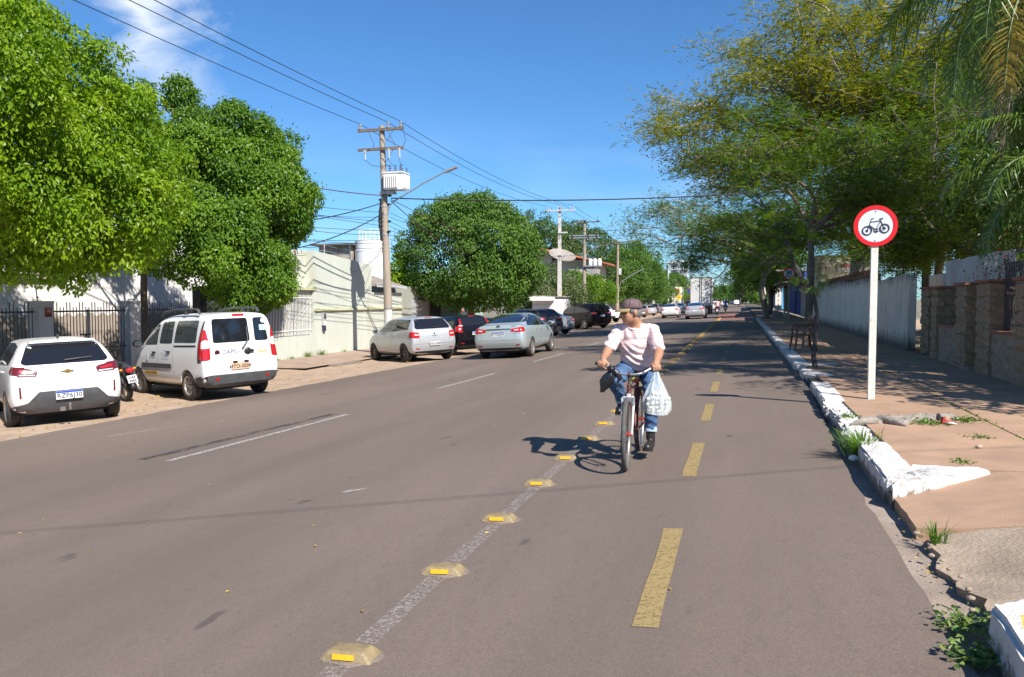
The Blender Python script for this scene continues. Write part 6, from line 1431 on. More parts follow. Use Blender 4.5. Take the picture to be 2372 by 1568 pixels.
c8, b = simple_car('parked_suv', 'large black sport utility parked beside the kiosk', 'car', 'hatch', (.98, 2.845, .95, .95, 1.85, 1.14), P_black, -10.05, 55.25, R(52), 'wide', 'QAB7F03', 'new', .92, m_rim, 'six', .38, tr=.36, tw=.08, zm=.72, roofx=.78)
b.drape('badge', rp([(-.06, 1.06), (-.06, 1.09), (.06, 1.09), (.06, 1.06)], .008), 'rear', .012, m_gold, c8)
c9, b = simple_car('parked_car', 'white small hatchback half hidden behind the black utility', 'car', 'hatch', (.65, 2.45, .75, .83, 1.48, .98), P_white, -10.5, 58.9, R(52), 'small', '', 'new', .6, detail=False)
# pickup
pk = thing('parked_pickup', 'white double-cab pickup parked under the lime tree', 'pickup')
ro, wb, fo, hw, H, bz = 1.2, 3.08, 1.0, .92, 1.80, 1.14
ph = sedan_hoops(ro, wb, fo, hw, H, bz-.06, zb=.42, trunk=.08, tb=1.45, yrr=.75, zm=.78); b = Body(ph, (0, wb), .43, hw); finish_body(b, pk, P_white)
b.sym('tail_light', rp([(.66, .80), (.64, 1.08), (.84, 1.08), (.86, .80)], .03), .012, m_red1, pk); b.drape('rear_bumper', rp([(-.86, .48), (-.84, .66), (.84, .66), (.86, .48)], .03), 'rear', .05, m_plasb, pk); plate(b, pk, 0, .58, .40, .13, '', 'new', .07)
b.drape('rear_window', rp([(-.6, 1.24), (-.5, 1.70), (.5, 1.70), (.6, 1.24)], .05), 'rear', .005, m_tint, pk); b.both('side_window', rp([(.55, 1.22), (.8, 1.72), (1.55, 1.74), (1.55, 1.20)], .05), .004, m_tint, pk); b.both('side_window', rp([(1.62, 1.20), (1.62, 1.74), (1.9, 1.7), (2.6, 1.18)], .05), .004, m_tint, pk)
MB().tube([(-.72, .3, 1.15), (-.66, .3, 1.78), (.66, .3, 1.78), (.72, .3, 1.15)], .045, 8).build('roll_bar', m_plasb, pk, 50)
mirrors(b, pk, 2.5, 1.28, hw, P_white); add_wheels(pk, wb, hw-.12, .38, .24, 'six', m_rim, rim_r=.24); underbody(pk, ro, wb, fo, hw, .5); seat_on_ground(pk, -11.9, 73.2, R(48), wb)
# cars farther off
simple_car('parked_car', 'bronze hatchback parked behind the cyclist shoulder', 'car', 'hatch', (.75, 2.5, .8, .86, 1.5, 1.0), P_brown, -11.5, 93, R(48), 'block', '', 'new', .6, detail=False)
simple_car('parked_car', 'dark-roofed silver hatchback parked last in the near row', 'car', 'hatch', (.75, 2.5, .8, .86, 1.5, 1.0), P_silver, -11.5, 103, R(46), 'wide', '', 'new', .7, detail=False)
simple_car('parked_car', 'grey car nosed against the far white wall', 'car', 'hatch', (.8, 2.6, .9, .9, 1.6, 1.05), P_greyl, -11.6, 116, R(60), 'wide', '', 'new', .7, detail=False)
simple_car('moving_car', 'white saloon queuing in the left lane', 'car', 'sedan', (.95, 2.6, .9, .87, 1.5, 1.0), P_white, -6.9, 81.5, R(0), 'block', '', 'new', .75, trunk=.12, tb=.5, yrr=.6, detail=False)
simple_car('moving_car', 'white saloon second in the left lane queue', 'car', 'sedan', (.95, 2.6, .9, .87, 1.5, 1.0), P_white, -7.4, 99, R(0), 'block', '', 'new', .75, trunk=.12, tb=.5, yrr=.6, detail=False)
simple_car('moving_car', 'silver saloon with lit indicator in the right lane', 'car', 'sedan', (1.0, 2.7, .9, .89, 1.48, 1.0), P_silver, -3.85, 71.5, R(0), 'wide', '', 'new', .78, trunk=.14, tb=.42, yrr=.55, detail=False)
simple_car('moving_car', 'white hatchback ahead of the motorcycle in the right lane', 'car', 'hatch', (.7, 2.5, .8, .86, 1.52, 1.0), P_white, -4.15, 114, R(0), 'tall', '', 'grey', .7, detail=False)
simple_car('moving_car', 'dark van-like car between the white queue cars', 'car', 'hatch', (.8, 2.6, .9, .92, 1.75, 1.1), P_black, -7.0, 118, R(0), 'tall', '', 'new', .8, detail=False)
simple_car('moving_car', 'red car far ahead in the left lane', 'car', 'hatch', (.7, 2.5, .8, .86, 1.52, 1.0), P_red, -6.2, 140, R(0), 'tall', '', 'new', .7, detail=False)
for i, (x, y, m_) in enumerate(((-3.4, 250, P_white), (2.2, 290, P_white), (-8, 280, P_silver), (-1, 330, P_white), (2.6, 380, P_silver), (-6, 360, P_white))):
    pass
far0 = thing('distant_car', 'tiny distant car at the far end of the street', 'car', group='distant cars at the street end')
b = Body(hatch_hoops(.75, 2.5, .8, .86, 1.5, 1.0)); finish_body(b, far0, P_white); b.drape('rear_window', rp([(-.55, 1.05), (-.5, 1.4), (.5, 1.4), (.55, 1.05)], .03), 'rear', .01, m_tint, far0); b.sym('tail_light', rp([(.6, .8), (.6, 1.0), (.8, 1.0), (.8, .8)], .03), .012, m_red1, far0)
MB().box((0, 1.2, .16), (1.5, 3.2, .3)).build('underbody', m_under, far0)
for i, (x, y) in enumerate(((-4.2, 215), (-1.2, 245), (1.8, 262), (-7, 240), (-3, 300), (2, 320), (-9, 290), (-10.5, 205))):
    o = far0 if i == 0 else copy_tree(far0); o.location = (x, y, road_z(max(x, -10))); o.rotation_euler = (0, 0, R(180) if i % 2 else 0)
# ---- box truck
tk_ = thing('box_truck', 'large white box truck filling the lane ahead', 'truck', (-4.6, 96, road_z(-4.6)))
MB().box((0, 3.4, 2.75), (2.45, 6.8, 3.3)).build('cargo_box', M('white truck panel', (.62,.62,.60), .6, var=.06, vscale=.8, dirt=(.4,.37,.33), dscale=.8, damt=.3), tk_)
for x in (-.1, .1): MB().cyl((x, -.04, 1.15), (x, -.04, 4.35), .03, 6).build('lock_bar', m_plas, tk_)
for sx in (-1, 1): MB().box((sx*1.21, -.02, 2.75), (.08, .06, 3.34)).build('corner_post', m_rust, tk_)
MB().box((0, -.02, 4.42), (2.5, .06, .08)).build('top_rail', m_rust, tk_); MB().box((0, .4, .75), (2.2, .3, .25)).build('bumper', m_plasb, tk_)
for sx in (-1, 1): MB().box((sx*.95, .22, .78), (.3, .04, .14)).build('tail_light', m_red2, tk_)
MB().box((0, 7.9, 1.9), (2.3, 1.9, 2.6), top=.9).build('cab', P_white, tk_)
ty, rm_, bk_ = wheel_mesh(.48, .3, 'six', .28)
for y in (1.6, 7.6):
    for sx in (-1, 1): o = obj('wheel', ty, m_tyre, tk_, (sx*.95, y, .48), (0, R(90*sx), 0)); q = obj('rim', rm_, m_rim, o)
# ---- parked motorcycle between the hatchback and the van
def motorcycle(label, loc, rz, mat, platetxt='', lean=0):
    t = thing('motorcycle', label, 'motorcycle', loc, rz); t.rotation_euler = (0, R(lean), rz)
    for y in (0, 1.28):
        w_ = MB().lathe([(.245, -.05), (.30, -.055), (.315, 0), (.30, .055), (.245, .05)], 28, Matrix.Translation((0, y, .315)) @ Matrix.Rotation(R(90), 4, 'Y'), closed=True).build('wheel', m_tyreb, t, 60)
        r_ = MB().lathe([(.22, -.03), (.25, -.035), (.25, .035), (.22, .03)], 28, Matrix.Translation((0, y, .315)) @ Matrix.Rotation(R(90), 4, 'Y'), closed=True)
        for i in range(5): a = 2*math.pi*i/5; r_.bar((0, y, .315), (0, y+.23*math.cos(a), .315+.23*math.sin(a)), .035, .02)
        r_.build('rim', m_rim, w_)
    MB().tube([(0, .45, .55), (0, .8, .72), (0, 1.1, .82)], [.12, .17, .11], 10).build('tank', mat, t, 60)
    MB().tube([(0, -.22, .80), (0, .1, .76), (0, .5, .74), (0, .62, .78)], [.07, .11, .12, .08], 8).build('seat', m_plasb, t, 60)
    MB().tube([(0, .0, .33), (0, .5, .36), (0, .85, .4)], [.06, .16, .13], 8).build('engine', m_plas, t, 60)
    tl = MB().tube([(0, -.08, .70), (0, -.30, .74), (0, -.42, .76)], [.1, .08, .04], 8).build('tail', mat, t, 60); MB().sphere((0, -.40, .70), (.09, .06, .06), 10, 8).build('tail_light', m_red1, t, 60)
    MB().tube([(0, -.2, .62), (0, -.40, .45), (0, -.46, .34)], [.09, .07, .05], 6).build('rear_fender', m_plasb, t, 60)
    pl_ = MB().box((0, -.46, .52), (.20, .012, .17), m=Matrix.Rotation(R(-22), 3, 'X')).build('number_plate', m_plateg, t)
    if platetxt: obj('characters', text_mesh(platetxt, .075, 0, .002), m_ptext, pl_, (0, -.474, .518), (R(68), 0, 0))
    MB().tube([(0, 1.28, .315), (0, 1.08, .85), (0, 1.03, 1.0)], .03, 6).build('fork', m_grey, t); MB().tube([(-.36, .9, 1.04), (-.15, 1.02, 1.02), (.15, 1.02, 1.02), (.36, .9, 1.04)], .014, 6).build('handlebar', m_plasb, t)
    MB().sphere((0, 1.14, .92), (.1, .09, .1), 10, 8).build('headlight', m_clear, t, 60); MB().tube([(.14, -.25, .42), (.13, .3, .3), (.1, .6, .32)], [.045, .04, .02], 7).build('exhaust', m_chrome, t, 60)
    for sx in (-1, 1):
        MB().cyl((sx*.1, 0, .32), (sx*.1, .08, .68), .022, 6).build('shock_absorber', m_chrome, t); MB().tube([(sx*.25, .96, 1.04), (sx*.27, .95, 1.18)], .008, 5).box((sx*.28, .95, 1.2), (.1, .02, .06)).build('mirror', m_plasb, t)
        MB().sphere((sx*.14, -.3, .72), (.04, .03, .025), 8, 6).build('indicator', m_amber, t)
    return t
motorcycle('motorcycle wedged between the white hatchback and the van', (-12.72, 13.72, left_z(-12.72)), R(66), P_graph, 'OAF\n3055', -7)
# ================================================================ the cyclist
def blob(parts, voxel, smooth=4, adapt=None):
    """union of tapered capsules and ellipsoids, fused into one continuous skin"""
    mb = MB()
    for p in parts:
        if p[0] == 'c':
            _, a, b, ra, rb = p; a, b = Vector(a), Vector(b); mb.tube([a, b], [ra, rb], 14); mb.sphere(a, ra*.995, 14, 10); mb.sphere(b, rb*.995, 14, 10)
        else:
            _, c, r_ = p[:3]; mb.sphere(c, r_, 18, 12, m=(p[3] if len(p) > 3 else None))
    me = mb.mesh('blob'); o = bpy.data.objects.new('blob', me); COL.objects.link(o)
    m_ = o.modifiers.new('r', 'REMESH'); m_.mode = 'VOXEL'; m_.voxel_size = voxel; m_.use_smooth_shade = True
    s_ = o.modifiers.new('s', 'SMOOTH'); s_.iterations = smooth; s_.factor = .5
    dg = bpy.context.evaluated_depsgraph_get(); r = bpy.data.meshes.new_from_object(o.evaluated_get(dg)); bpy.data.objects.remove(o)
    r.polygons.foreach_set('use_smooth', [True]*len(r.polygons)); return r
m_skin = M('sun-browned skin', (.40, .20, .12), .5, var=.15, vscale=9, bump=.15, bscale=60, spec=.4)
m_jean = M('faded blue denim', (.055, .112, .225), .85, var=.38, vscale=6, bump=.5, bscale=22, dirt=(.17,.25,.36), dscale=4.5, damt=.35)
m_boot = M('black work boot leather', (.025, .022, .02), .38, var=.3, vscale=14, bump=.3, bscale=40)
m_capm = M('washed mauve cap cloth', (.135, .085, .09), .9, var=.2, vscale=20, bump=.3, bscale=120)
m_visor = M('khaki cap brim', (.27, .20, .10), .85, var=.15, vscale=20)
m_hair = M('grey hair', (.16, .155, .15), .7, var=.4, vscale=60, bump=.6, bscale=120)
def shirt_mat():
    m = M('pale pink striped jersey', (.70, .53, .51), .9, var=.05, vscale=8, bump=.2, bscale=90); t = m.node_tree; b = t.nodes['Principled BSDF']
    prev = b.inputs['Base Color'].links[0].from_socket; co = _n(t, 'ShaderNodeTexCoord'); sp = _n(t, 'ShaderNodeSeparateXYZ'); t.links.new(co.outputs['Object'], sp.inputs[0])
    for z in (1.245, 1.185, 1.12):
        a = _n(t, 'ShaderNodeMath', operation='SUBTRACT'); t.links.new(sp.outputs['Z'], a.inputs[0]); a.inputs[1].default_value = z
        c = _n(t, 'ShaderNodeMath', operation='ABSOLUTE'); t.links.new(a.outputs[0], c.inputs[0]); l = _n(t, 'ShaderNodeMath', operation='LESS_THAN'); t.links.new(c.outputs[0], l.inputs[0]); l.inputs[1].default_value = .0028
        mx = _n(t, 'ShaderNodeMix', data_type='RGBA'); t.links.new(l.outputs[0], mx.inputs[0]); t.links.new(prev, mx.inputs[6]); mx.inputs[7].default_value = (.50, .30, .30, 1); prev = mx.outputs[2]
    t.links.new(prev, b.inputs['Base Color']); return m
m_shirt = shirt_mat()
BX, BY = -.99, 8.10; BZ = road_z(-1.0)
head_c = Vector((-.065, -.315, 1.452)); Rh = Matrix.Rotation(R(-58), 3, 'Z') @ Matrix.Rotation(R(4), 3, 'X')
def H(x, y, z): return tuple(head_c + Rh @ Vector((x, y, z)))
sk = [('e', H(0, .012, .02), (.075, .094, .098), Rh), ('e', H(0, -.03, -.045), (.060, .066, .072), Rh), ('e', H(0, -.052, -.093), (.034, .034, .028), Rh),   # skull, face, chin
      ('e', H(-.036, -.066, -.028), (.026, .022, .026), Rh), ('e', H(.036, -.066, -.028), (.026, .022, .026), Rh),            # cheeks
      ('c', H(0, -.083, .018), H(0, -.106, -.022), .011, .015), ('e', H(0, -.100, -.026), (.019, .014, .011), Rh),               # nose
      ('e', H(0, -.080, .03), (.055, .017, .012), Rh), ('e', H(0, -.086, -.058), (.026, .013, .008), Rh), ('e', H(0, -.084, -.071), (.023, .013, .008), Rh),   # brow, lips
      ('e', H(-.078, .022, -.012), (.010, .02, .034), Rh), ('e', H(.078, .022, -.012), (.010, .02, .034), Rh),                # ears
      ('c', H(0, .03, -.06), (-.02, -.245, 1.305), .058, .064), ('c', (-.02, -.245, 1.31), (-.01, -.225, 1.2), .075, .10)]
def arm(sh, el, wr):
    sh, el, wr = Vector(sh), Vector(el), Vector(wr); m1 = el.lerp(wr, .3)
    return [('c', sh, el, .056, .046), ('c', el, m1, .046, .047), ('c', m1, wr, .047, .031)]
def hand(wr, g0, g1, out_):
    """wrist, grip axis from thumb side g0 to little-finger side g1; fingers close round the bar"""
    wr, g0, g1 = Vector(wr), Vector(g0), Vector(g1); ax = (g1-g0).normalized(); mid = g0.lerp(g1, .5)
    back = (wr-mid); back = (back - ax*back.dot(ax)).normalized(); fwd = Vector((0, -1, 0)); fwd = (fwd-ax*fwd.dot(ax)).normalized(); up = ax.cross(fwd); up = up if up.z > 0 else -up
    P_ = [('c', wr, mid + up*.028 + back*.012, .030, .028)]
    for k, (t, L) in enumerate(((.08, .92), (.36, 1.0), (.64, .97), (.92, .8))):
        c = g0.lerp(g1, t); kn = c + up*.034 - fwd*.006
        P_ += [('c', wr.lerp(kn, .45), kn, .016, .0125), ('c', kn, c + fwd*.034*L + up*.016, .0115, .0105), ('c', c + fwd*.034*L + up*.016, c + fwd*.030 - up*.020*L, .0105, .0095), ('c', c + fwd*.030 - up*.020*L, c - up*.032*L + fwd*.002, .0095, .008)]
    c = g0 - ax*.012
    P_ += [('c', wr.lerp(c, .4)+up*.01, c - fwd*.018 + up*.018, .016, .0135), ('c', c - fwd*.018 + up*.018, c - fwd*.01 - up*.022, .0125, .011), ('c', c - fwd*.01 - up*.022, c + fwd*.018 - up*.028, .011, .009)]
    return P_
shR, elR, wrR = (-.190, -.235, 1.262), (-.262, -.455, 1.07), (-.262, -.735, 1.005)
shL, elL, wrL = (.155, -.235, 1.262), (.235, -.44, 1.065), (.236, -.685, .985)
gR0, gR1 = Vector((-.225, -.80, .945)), Vector((-.298, -.775, .957)); gL0, gL1 = Vector((.20, -.745, .925)), Vector((.274, -.72, .937))
sk += arm(shR, elR, wrR) + arm(shL, elL, wrL) + hand(wrR, gR0, gR1, -1) + hand(wrL, gL0, gL1, 1)
pers = obj('person', blob(sk, .0072, 3), m_skin, None, (BX, BY, BZ))
tag(pers, 'cyclist in pink striped shirt, jeans and cap looking aside', 'person')
# eyes and brows
for s_ in (-1, 1):
    MB().sphere(H(s_*.031, -.082, .008), (.011, .006, .0065), 10, 6, m=Rh).build('eye', M('dark eye', (.02,.014,.012), .2), pers, 60)
    MB().tube([H(s_*.014, -.094, .034), H(s_*.034, -.091, .039), H(s_*.052, -.078, .034)], .0045, 5).build('eyebrow', m_hair, pers)
# hair round the back and sides below the cap
MB().sphere(H(0, .026, .0), (.0795, .089, .085), 22, 14, m=Rh)
hm = blob([('e', H(0, .048, -.005), (.078, .075, .075), Rh), ('e', H(-.066, .0, .012), (.016, .035, .03), Rh), ('e', H(.066, .0, .012), (.016, .035, .03), Rh), ('e', H(0, .075, -.045), (.052, .032, .035), Rh)], .006, 2)
obj('hair', hm, m_hair, pers)
# cap
cp = MB(); n1, n2 = 28, 9; vs_ = []; fs_ = []
for j in range(n2+1):
    ph = (math.pi/2)*j/n2; rr_ = math.cos(ph)**.75; zz_ = .030 + .098*math.sin(ph)**.9
    for i in range(n1):
        a = 2*math.pi*i/n1; x, y = .090*rr_*math.sin(a), .018-.108*rr_*math.cos(a)
        vs_.append(H(x, y, zz_ + (.012*math.cos(a) if j == 0 else 0) - .012*(1+math.cos(a))*.0))
for j in range(n2):
    for i in range(n1): fs_.append((j*n1+i, j*n1+(i+1) % n1, (j+1)*n1+(i+1) % n1, (j+1)*n1+i))
capo = cp.add(vs_, fs_).build('cap', m_capm, pers, 60); md = capo.modifiers.new('t', 'SOLIDIFY'); md.thickness = .004
MB().sphere(H(0, .018, .129), .008, 10, 6).build('cap_button', m_capm, capo, 60)
for k in range(6):
    a = 2*math.pi*k/6; MB().tube([H(.0915*math.cos(p_)**.75*math.sin(a), .018-.1095*math.cos(p_)**.75*math.cos(a), .031+.0985*math.sin(p_)**.9) for p_ in np.linspace(.05, 1.5, 8)], .0022, 4).build('cap_seam', M('dark cap stitching', (.07,.045,.05), .9), capo)
br_ = MB(); vv = []; ff = []; n = 14
for i in range(n+1):
    a = R(-62+124*i/n); x0, y0 = .090*math.sin(a), .018-.106*math.cos(a); L = .078*max(0, math.cos(a*1.35))**.6
    for q, dz in ((0, 0), (.5, .002), (1, -.010)): vv.append(H(x0+math.sin(a)*L*q*.35, y0-L*q, .034+dz-.020*abs(math.sin(a))*q - .006*q))
for i in range(n):
    for k in range(2): ff.append((i*3+k, i*3+k+1, (i+1)*3+k+1, (i+1)*3+k))
bo = br_.add(vv, ff).build('cap_brim', m_visor, capo, 60); md = bo.modifiers.new('t', 'SOLIDIFY'); md.thickness = .005
b_ = H(-.012, -.094, .082); MB().sphere(b_, (.016, .006, .022), 10, 6, m=Rh).build('cap_emblem', M('dark cap print', (.05,.035,.04), .8), capo, 60)
# shirt
def sleeve(sh, el, k=.72):
    sh, el = Vector(sh), Vector(el); return [('c', sh, sh.lerp(el, k), .066, .070), ('c', sh.lerp(el, k), sh.lerp(el, k+.10), .070, .068)]
sp_ = [('e', (-.02, -.225, 1.20), (.178, .128, .125)), ('e', (-.01, -.225, 1.10), (.182, .148, .13)), ('e', (0, -.205, .99), (.182, .156, .12)), ('e', (.01, -.165, .905), (.185, .15, .075)),
       ('c', (-.08, -.235, 1.30), shR, .052, .062), ('c', (.05, -.235, 1.30), shL, .052, .062), ('c', (-.08, -.24, 1.305), (.035, -.24, 1.30), .062, .062), ('c', (.13, -.10, .90), (.17, -.20, .79), .06, .035)] + sleeve(shR, elR) + sleeve(shL, elL)
sm_ = blob(sp_, .0105, 4)
nv = len(sm_.vertices); co = np.empty(nv*3, np.float32); sm_.vertices.foreach_get('co', co); co = co.reshape(-1, 3); nr = np.empty(nv*3, np.float32); sm_.vertices.foreach_get('normal', nr); nr = nr.reshape(-1, 3)
x, y, z = co.T; front = np.clip(-nr[:, 1], 0, 1)
wr_ = .010*np.sin(z*95 + 9*np.sin(x*9+1) + 5*x)*np.clip((1.16-z)/.10, 0, 1)*front + .006*np.sin(x*70+z*22)*np.clip((z-1.14)/.08, 0, 1)*front + .005*np.sin(x*48 + z*75)*np.clip((abs(x)-.18)/.03, 0, 1)
co += nr*wr_[:, None]; neck = (z > 1.325) & (np.hypot(x+.02, y+.25) < .13); co[neck, 2] -= (z[neck]-1.325)*.75
sm_.vertices.foreach_set('co', co.ravel()); sm_.update()
obj('shirt', sm_, m_shirt, pers)
MB().tube([(-.02+.078*math.sin(a), -.25-.085*math.cos(a), 1.318-.050*max(0, math.cos(a))) for a in np.linspace(0, 2*math.pi, 25)[:-1]], .008, 6, closed=True).build('collar', m_shirt, pers, 60)
MB().lathe([(.013, 0), (.017, 0)], 14, Matrix.Translation((.09, -.366, 1.14)) @ Matrix.Rotation(R(78), 4, 'X')).build('chest_emblem', M('faded pink print', (.5,.26,.26), .9), pers)
# jeans
jn = [('e', (0, -.13, .90), (.168, .135, .085)), ('c', (-.095, -.15, .885), (-.185, -.545, .79), .100, .076), ('c', (-.185, -.545, .79), (-.152, -.33, .60), .074, .058),
      ('c', (.10, -.15, .885), (.172, -.42, .62), .100, .078), ('c', (.172, -.42, .62), (.148, -.335, .30), .077, .058)]
jm = blob(jn, .0105, 4); nv = len(jm.vertices); co = np.empty(nv*3, np.float32); jm.vertices.foreach_get('co', co); co = co.reshape(-1, 3); nr = np.empty(nv*3, np.float32); jm.vertices.foreach_get('normal', nr); nr = nr.reshape(-1, 3)
co += nr*(.005*np.sin(co[:, 2]*85+co[:, 0]*30+co[:, 1]*26) + .0035*np.sin(co[:, 1]*120+co[:, 0]*60))[:, None]; jm.vertices.foreach_set('co', co.ravel()); jm.update()
jo = obj('jeans', jm, m_jean, pers)
MB().lathe([(.056, 0), (.066, .0), (.064, .045), (.056, .045)], 18, Matrix.Translation((.147, -.335, .262)) @ Matrix.Rotation(R(-8), 4, 'X'), closed=True).build('cuff', M('pale denim cuff', (.34,.43,.52), .9), jo, 60)
MB().lathe([(.052, 0), (.062, .0), (.060, .045), (.052, .045)], 18, Matrix.Translation((-.148, -.30, .555)) @ Matrix.Rotation(R(42), 4, 'X'), closed=True).build('cuff', M('pale denim cuff', (.34,.43,.52), .9), jo, 60)
def boot(an, ball, toe_up=0):
    an, ball = Vector(an), Vector(ball); d = (ball-an); d.z = 0; d.normalize(); heel = an - d*.05; heel.z = ball.z + .005
    return [('c', an+Vector((0,0,.07)), an, .047, .046), ('c', an, Vector((heel.x, heel.y, heel.z+.03)), .045, .040), ('c', Vector((heel.x, heel.y, heel.z+.022)), ball+Vector((0,0,.022)), .038, .044), ('c', ball+Vector((0,0,.022)), ball+d*.075+Vector((0,0,.018)), .044, .036)]
for an, ba in (((.148, -.335, .20), (.142, -.46, .118)), ((-.152, -.31, .535), (-.145, -.45, .458))):
    o = obj('boot', blob(boot(an, ba), .008, 3), m_boot, pers)
    a_, b__ = Vector(an), Vector(ba); d = (b__-a_); d.z = 0; d.normalize(); hl = a_-d*.085; hl.z = b__.z; tp = b__+d*.108; s_ = Vector((-d.y, d.x, 0))
    P_ = [hl+s_*.030, hl-s_*.030, hl.lerp(tp, .45)-s_*.034, b__-s_*.046, tp-s_*.024, tp+s_*.024, b__+s_*.046, hl.lerp(tp, .45)+s_*.034]
    MB().add([p_+Vector((0,0,-.016)) for p_ in P_]+[p_+Vector((0,0,.006)) for p_ in P_], [tuple(range(8)), tuple(range(15, 7, -1))]+[(i, (i+1) % 8, 8+(i+1) % 8, 8+i) for i in range(8)]).build('sole', m_black, o)
# ---------------------------------------------------------------- bicycle
bk = thing('bicycle', 'old rusty bicycle with white fork and silver handlebar ridden by cyclist', 'bicycle', (BX, BY, BZ))
m_frame = M('faded maroon frame paint', (.13, .035, .032), .5, .2, var=.3, vscale=14, dirt=(.24,.17,.12), dscale=11, damt=.4)
m_fork = M('chipped white fork paint', (.62, .58, .56), .5, var=.12, vscale=12, dirt=(.28,.16,.10), dscale=16, damt=.35)
m_alu = M('dull handlebar alloy', (.5, .5, .5), .35, .8, var=.15, vscale=20)
m_btyre = M('grey bicycle tyre', (.085, .078, .072), .85, var=.3, vscale=20); m_spoke = M('steel spoke', (.35,.34,.33), .35, .9)
m_rbrim = M('dull bicycle rim', (.42, .37, .32), .4, .7, var=.2, vscale=20); m_gump = M('tan sidewall', (.42, .30, .19), .8)
def bwheel(y, turn=0):
    T_ = Matrix.Translation((0, y, .335)) @ Matrix.Rotation(R(turn), 4, 'Z') @ Matrix.Rotation(R(90), 4, 'Y')
    w_ = MB().lathe([(.312+.0235*math.cos(t), .0235*math.sin(t)) for t in np.linspace(0, 2*math.pi, 13)[:-1]], 56, T_, closed=True).build('wheel', m_btyre, bk, 60)
    MB().lathe([(.284, -.013), (.300, -.015), (.300, .015), (.284, .013), (.278, 0)], 56, T_, closed=True).build('rim', m_rbrim, w_, 60)
    s_ = MB()
    for i in range(28):
        a = 2*math.pi*i/28; a2 = a + (.5 if i % 2 else -.5); z0 = .028 if (i//2) % 2 else -.028
        p_ = T_ @ Vector((.022*math.cos(a2), .022*math.sin(a2), z0)); q = T_ @ Vector((.284*math.cos(a), .284*math.sin(a), 0)); s_.tube([p_, q], .0013, 4, cap=False)
    s_.build('spokes', m_spoke, w_)
    MB().lathe([(0, -.05), (.012, -.05), (.012, -.034), (.026, -.03), (.026, -.024), (.016, -.02), (.016, .02), (.026, .024), (.026, .03), (.012, .034), (.012, .05), (0, .05)], 14, T_).build('hub', M('red hub', (.42,.05,.04), .4), w_, 40)
    return w_
bwheel(0); bwheel(-1.0, 3)
fr = MB()
BB = (0, -.44, .285); HT0, HT1 = (0, -.868, .63), (0, -.832, .775); SC = (0, -.235, .70)
fr.tube([HT0, HT1], .021, 10); fr.tube([(0, -.84, .745), SC], .015, 8); fr.tube([(0, -.862, .65), BB], .018, 8); fr.tube([BB, SC, (0, -.225, .74)], .016, 8)
for s_ in (-1, 1): fr.tube([(s_*.02, -.40, .285), (s_*.055, -.2, .31), (s_*.06, 0, .335)], .010, 6); fr.tube([(s_*.02, -.235, .69), (s_*.05, -.1, .5), (s_*.06, 0, .335)], .008, 6)
fr.build('frame', m_frame, bk, 60)
fk = MB(); fk.tube([(0, -.874, .655), (0, -.862, .69)], .02, 8)
for s_ in (-1, 1): fk.tube([(s_*.012, -.872, .655), (s_*.042, -.885, .665), (s_*.05, -.90, .62), (s_*.05, -.955, .44), (s_*.05, -1.0, .335)], [.014, .016, .014, .012, .009], 7)
fk.build('fork', m_fork, bk, 60)
MB().tube([(0, -.832, .775), (0, -.818, .85), (0, -.825, .875)], [.013, .013, .016], 8).sphere((0, -.83, .873), .022, 10, 8).build('stem', M('rusty stem', (.09,.06,.05), .6, .4), bk, 60)
MB().tube([(-.33, -.765, .965), (-.20, -.808, .94), (-.13, -.83, .885), (-.06, -.835, .873), (.06, -.835, .873), (.12, -.825, .885), (.19, -.755, .925), (.30, -.71, .943)], .0115, 8).build('handlebar', m_alu, bk, 60)
for a_, b_ in (((-.33, -.765, .965), (-.235, -.797, .947)), ((.20, -.752, .926), (.305, -.708, .944))): MB().cyl(a_, b_, .0165, 10).build('grip', m_black, bk)
for s_, gx in ((-1, -.20), (1, .18)):
    MB().tube([(gx, -.815, .915), (gx+s_*.03, -.855, .905), (gx+s_*.12, -.845, .915)], .006, 6).build('brake_lever', m_plasb, bk)
MB().tube([(-.16, -.84, .90), (-.12, -.93, .80), (-.04, -.93, .72), (0, -.905, .70)], .004, 5).build('brake_cable', m_black, bk); MB().tube([(.14, -.82, .90), (.06, -.93, .84), (.02, -.90, .75), (.0, -.80, .72)], .004, 5).build('brake_cable', m_black, bk)
MB().box((0, -.905, .645), (.11, .03, .045)).build('brake_caliper', m_grey, bk); MB().bar((.055, -.915, .66), (.052, -.93, .60), .012, .03).bar((-.055, -.915, .66), (-.052, -.93, .60), .012, .03).build('brake_arm', m_grey, bk)
MB().sphere((0, -.16, .80), (.085, .13, .035), 14, 8).tube([(0, -.24, .80), (0, -.36, .795)], [.05, .022], 8).build('saddle', m_plasb, bk, 60); MB().cyl((0, -.225, .74), (0, -.2, .79), .013, 8).build('seat_post', m_alu, bk)
MB().sphere((.0, -.36, .775), (.05, .03, .03), 10, 6).build('saddle_cover', M('yellow-green cloth', (.35,.30,.05), .9), bk, 60); MB().box((.02, -.40, .77), (.06, .05, .03), m=Matrix.Rotation(R(-20), 3, 'Y')).build('rear_reflector', m_red1, bk)
MB().lathe([(.085, -.003), (.095, -.003), (.095, .003), (.085, .003)], 28, Matrix.Translation((-.05, -.44, .285)) @ Matrix.Rotation(R(90), 4, 'Y'), closed=True).build('chainring', m_grey, bk)
MB().bar((.065, -.44, .285), (.075, -.45, .115), .022, .012).build('crank', m_alu, bk); MB().bar((-.065, -.44, .285), (-.075, -.43, .455), .022, .012).build('crank', m_alu, bk)
MB().box((.135, -.455, .098), (.1, .075, .018)).build('pedal', m_black, bk); MB().box((-.135, -.435, .438), (.1, .075, .018)).build('pedal', m_black, bk)
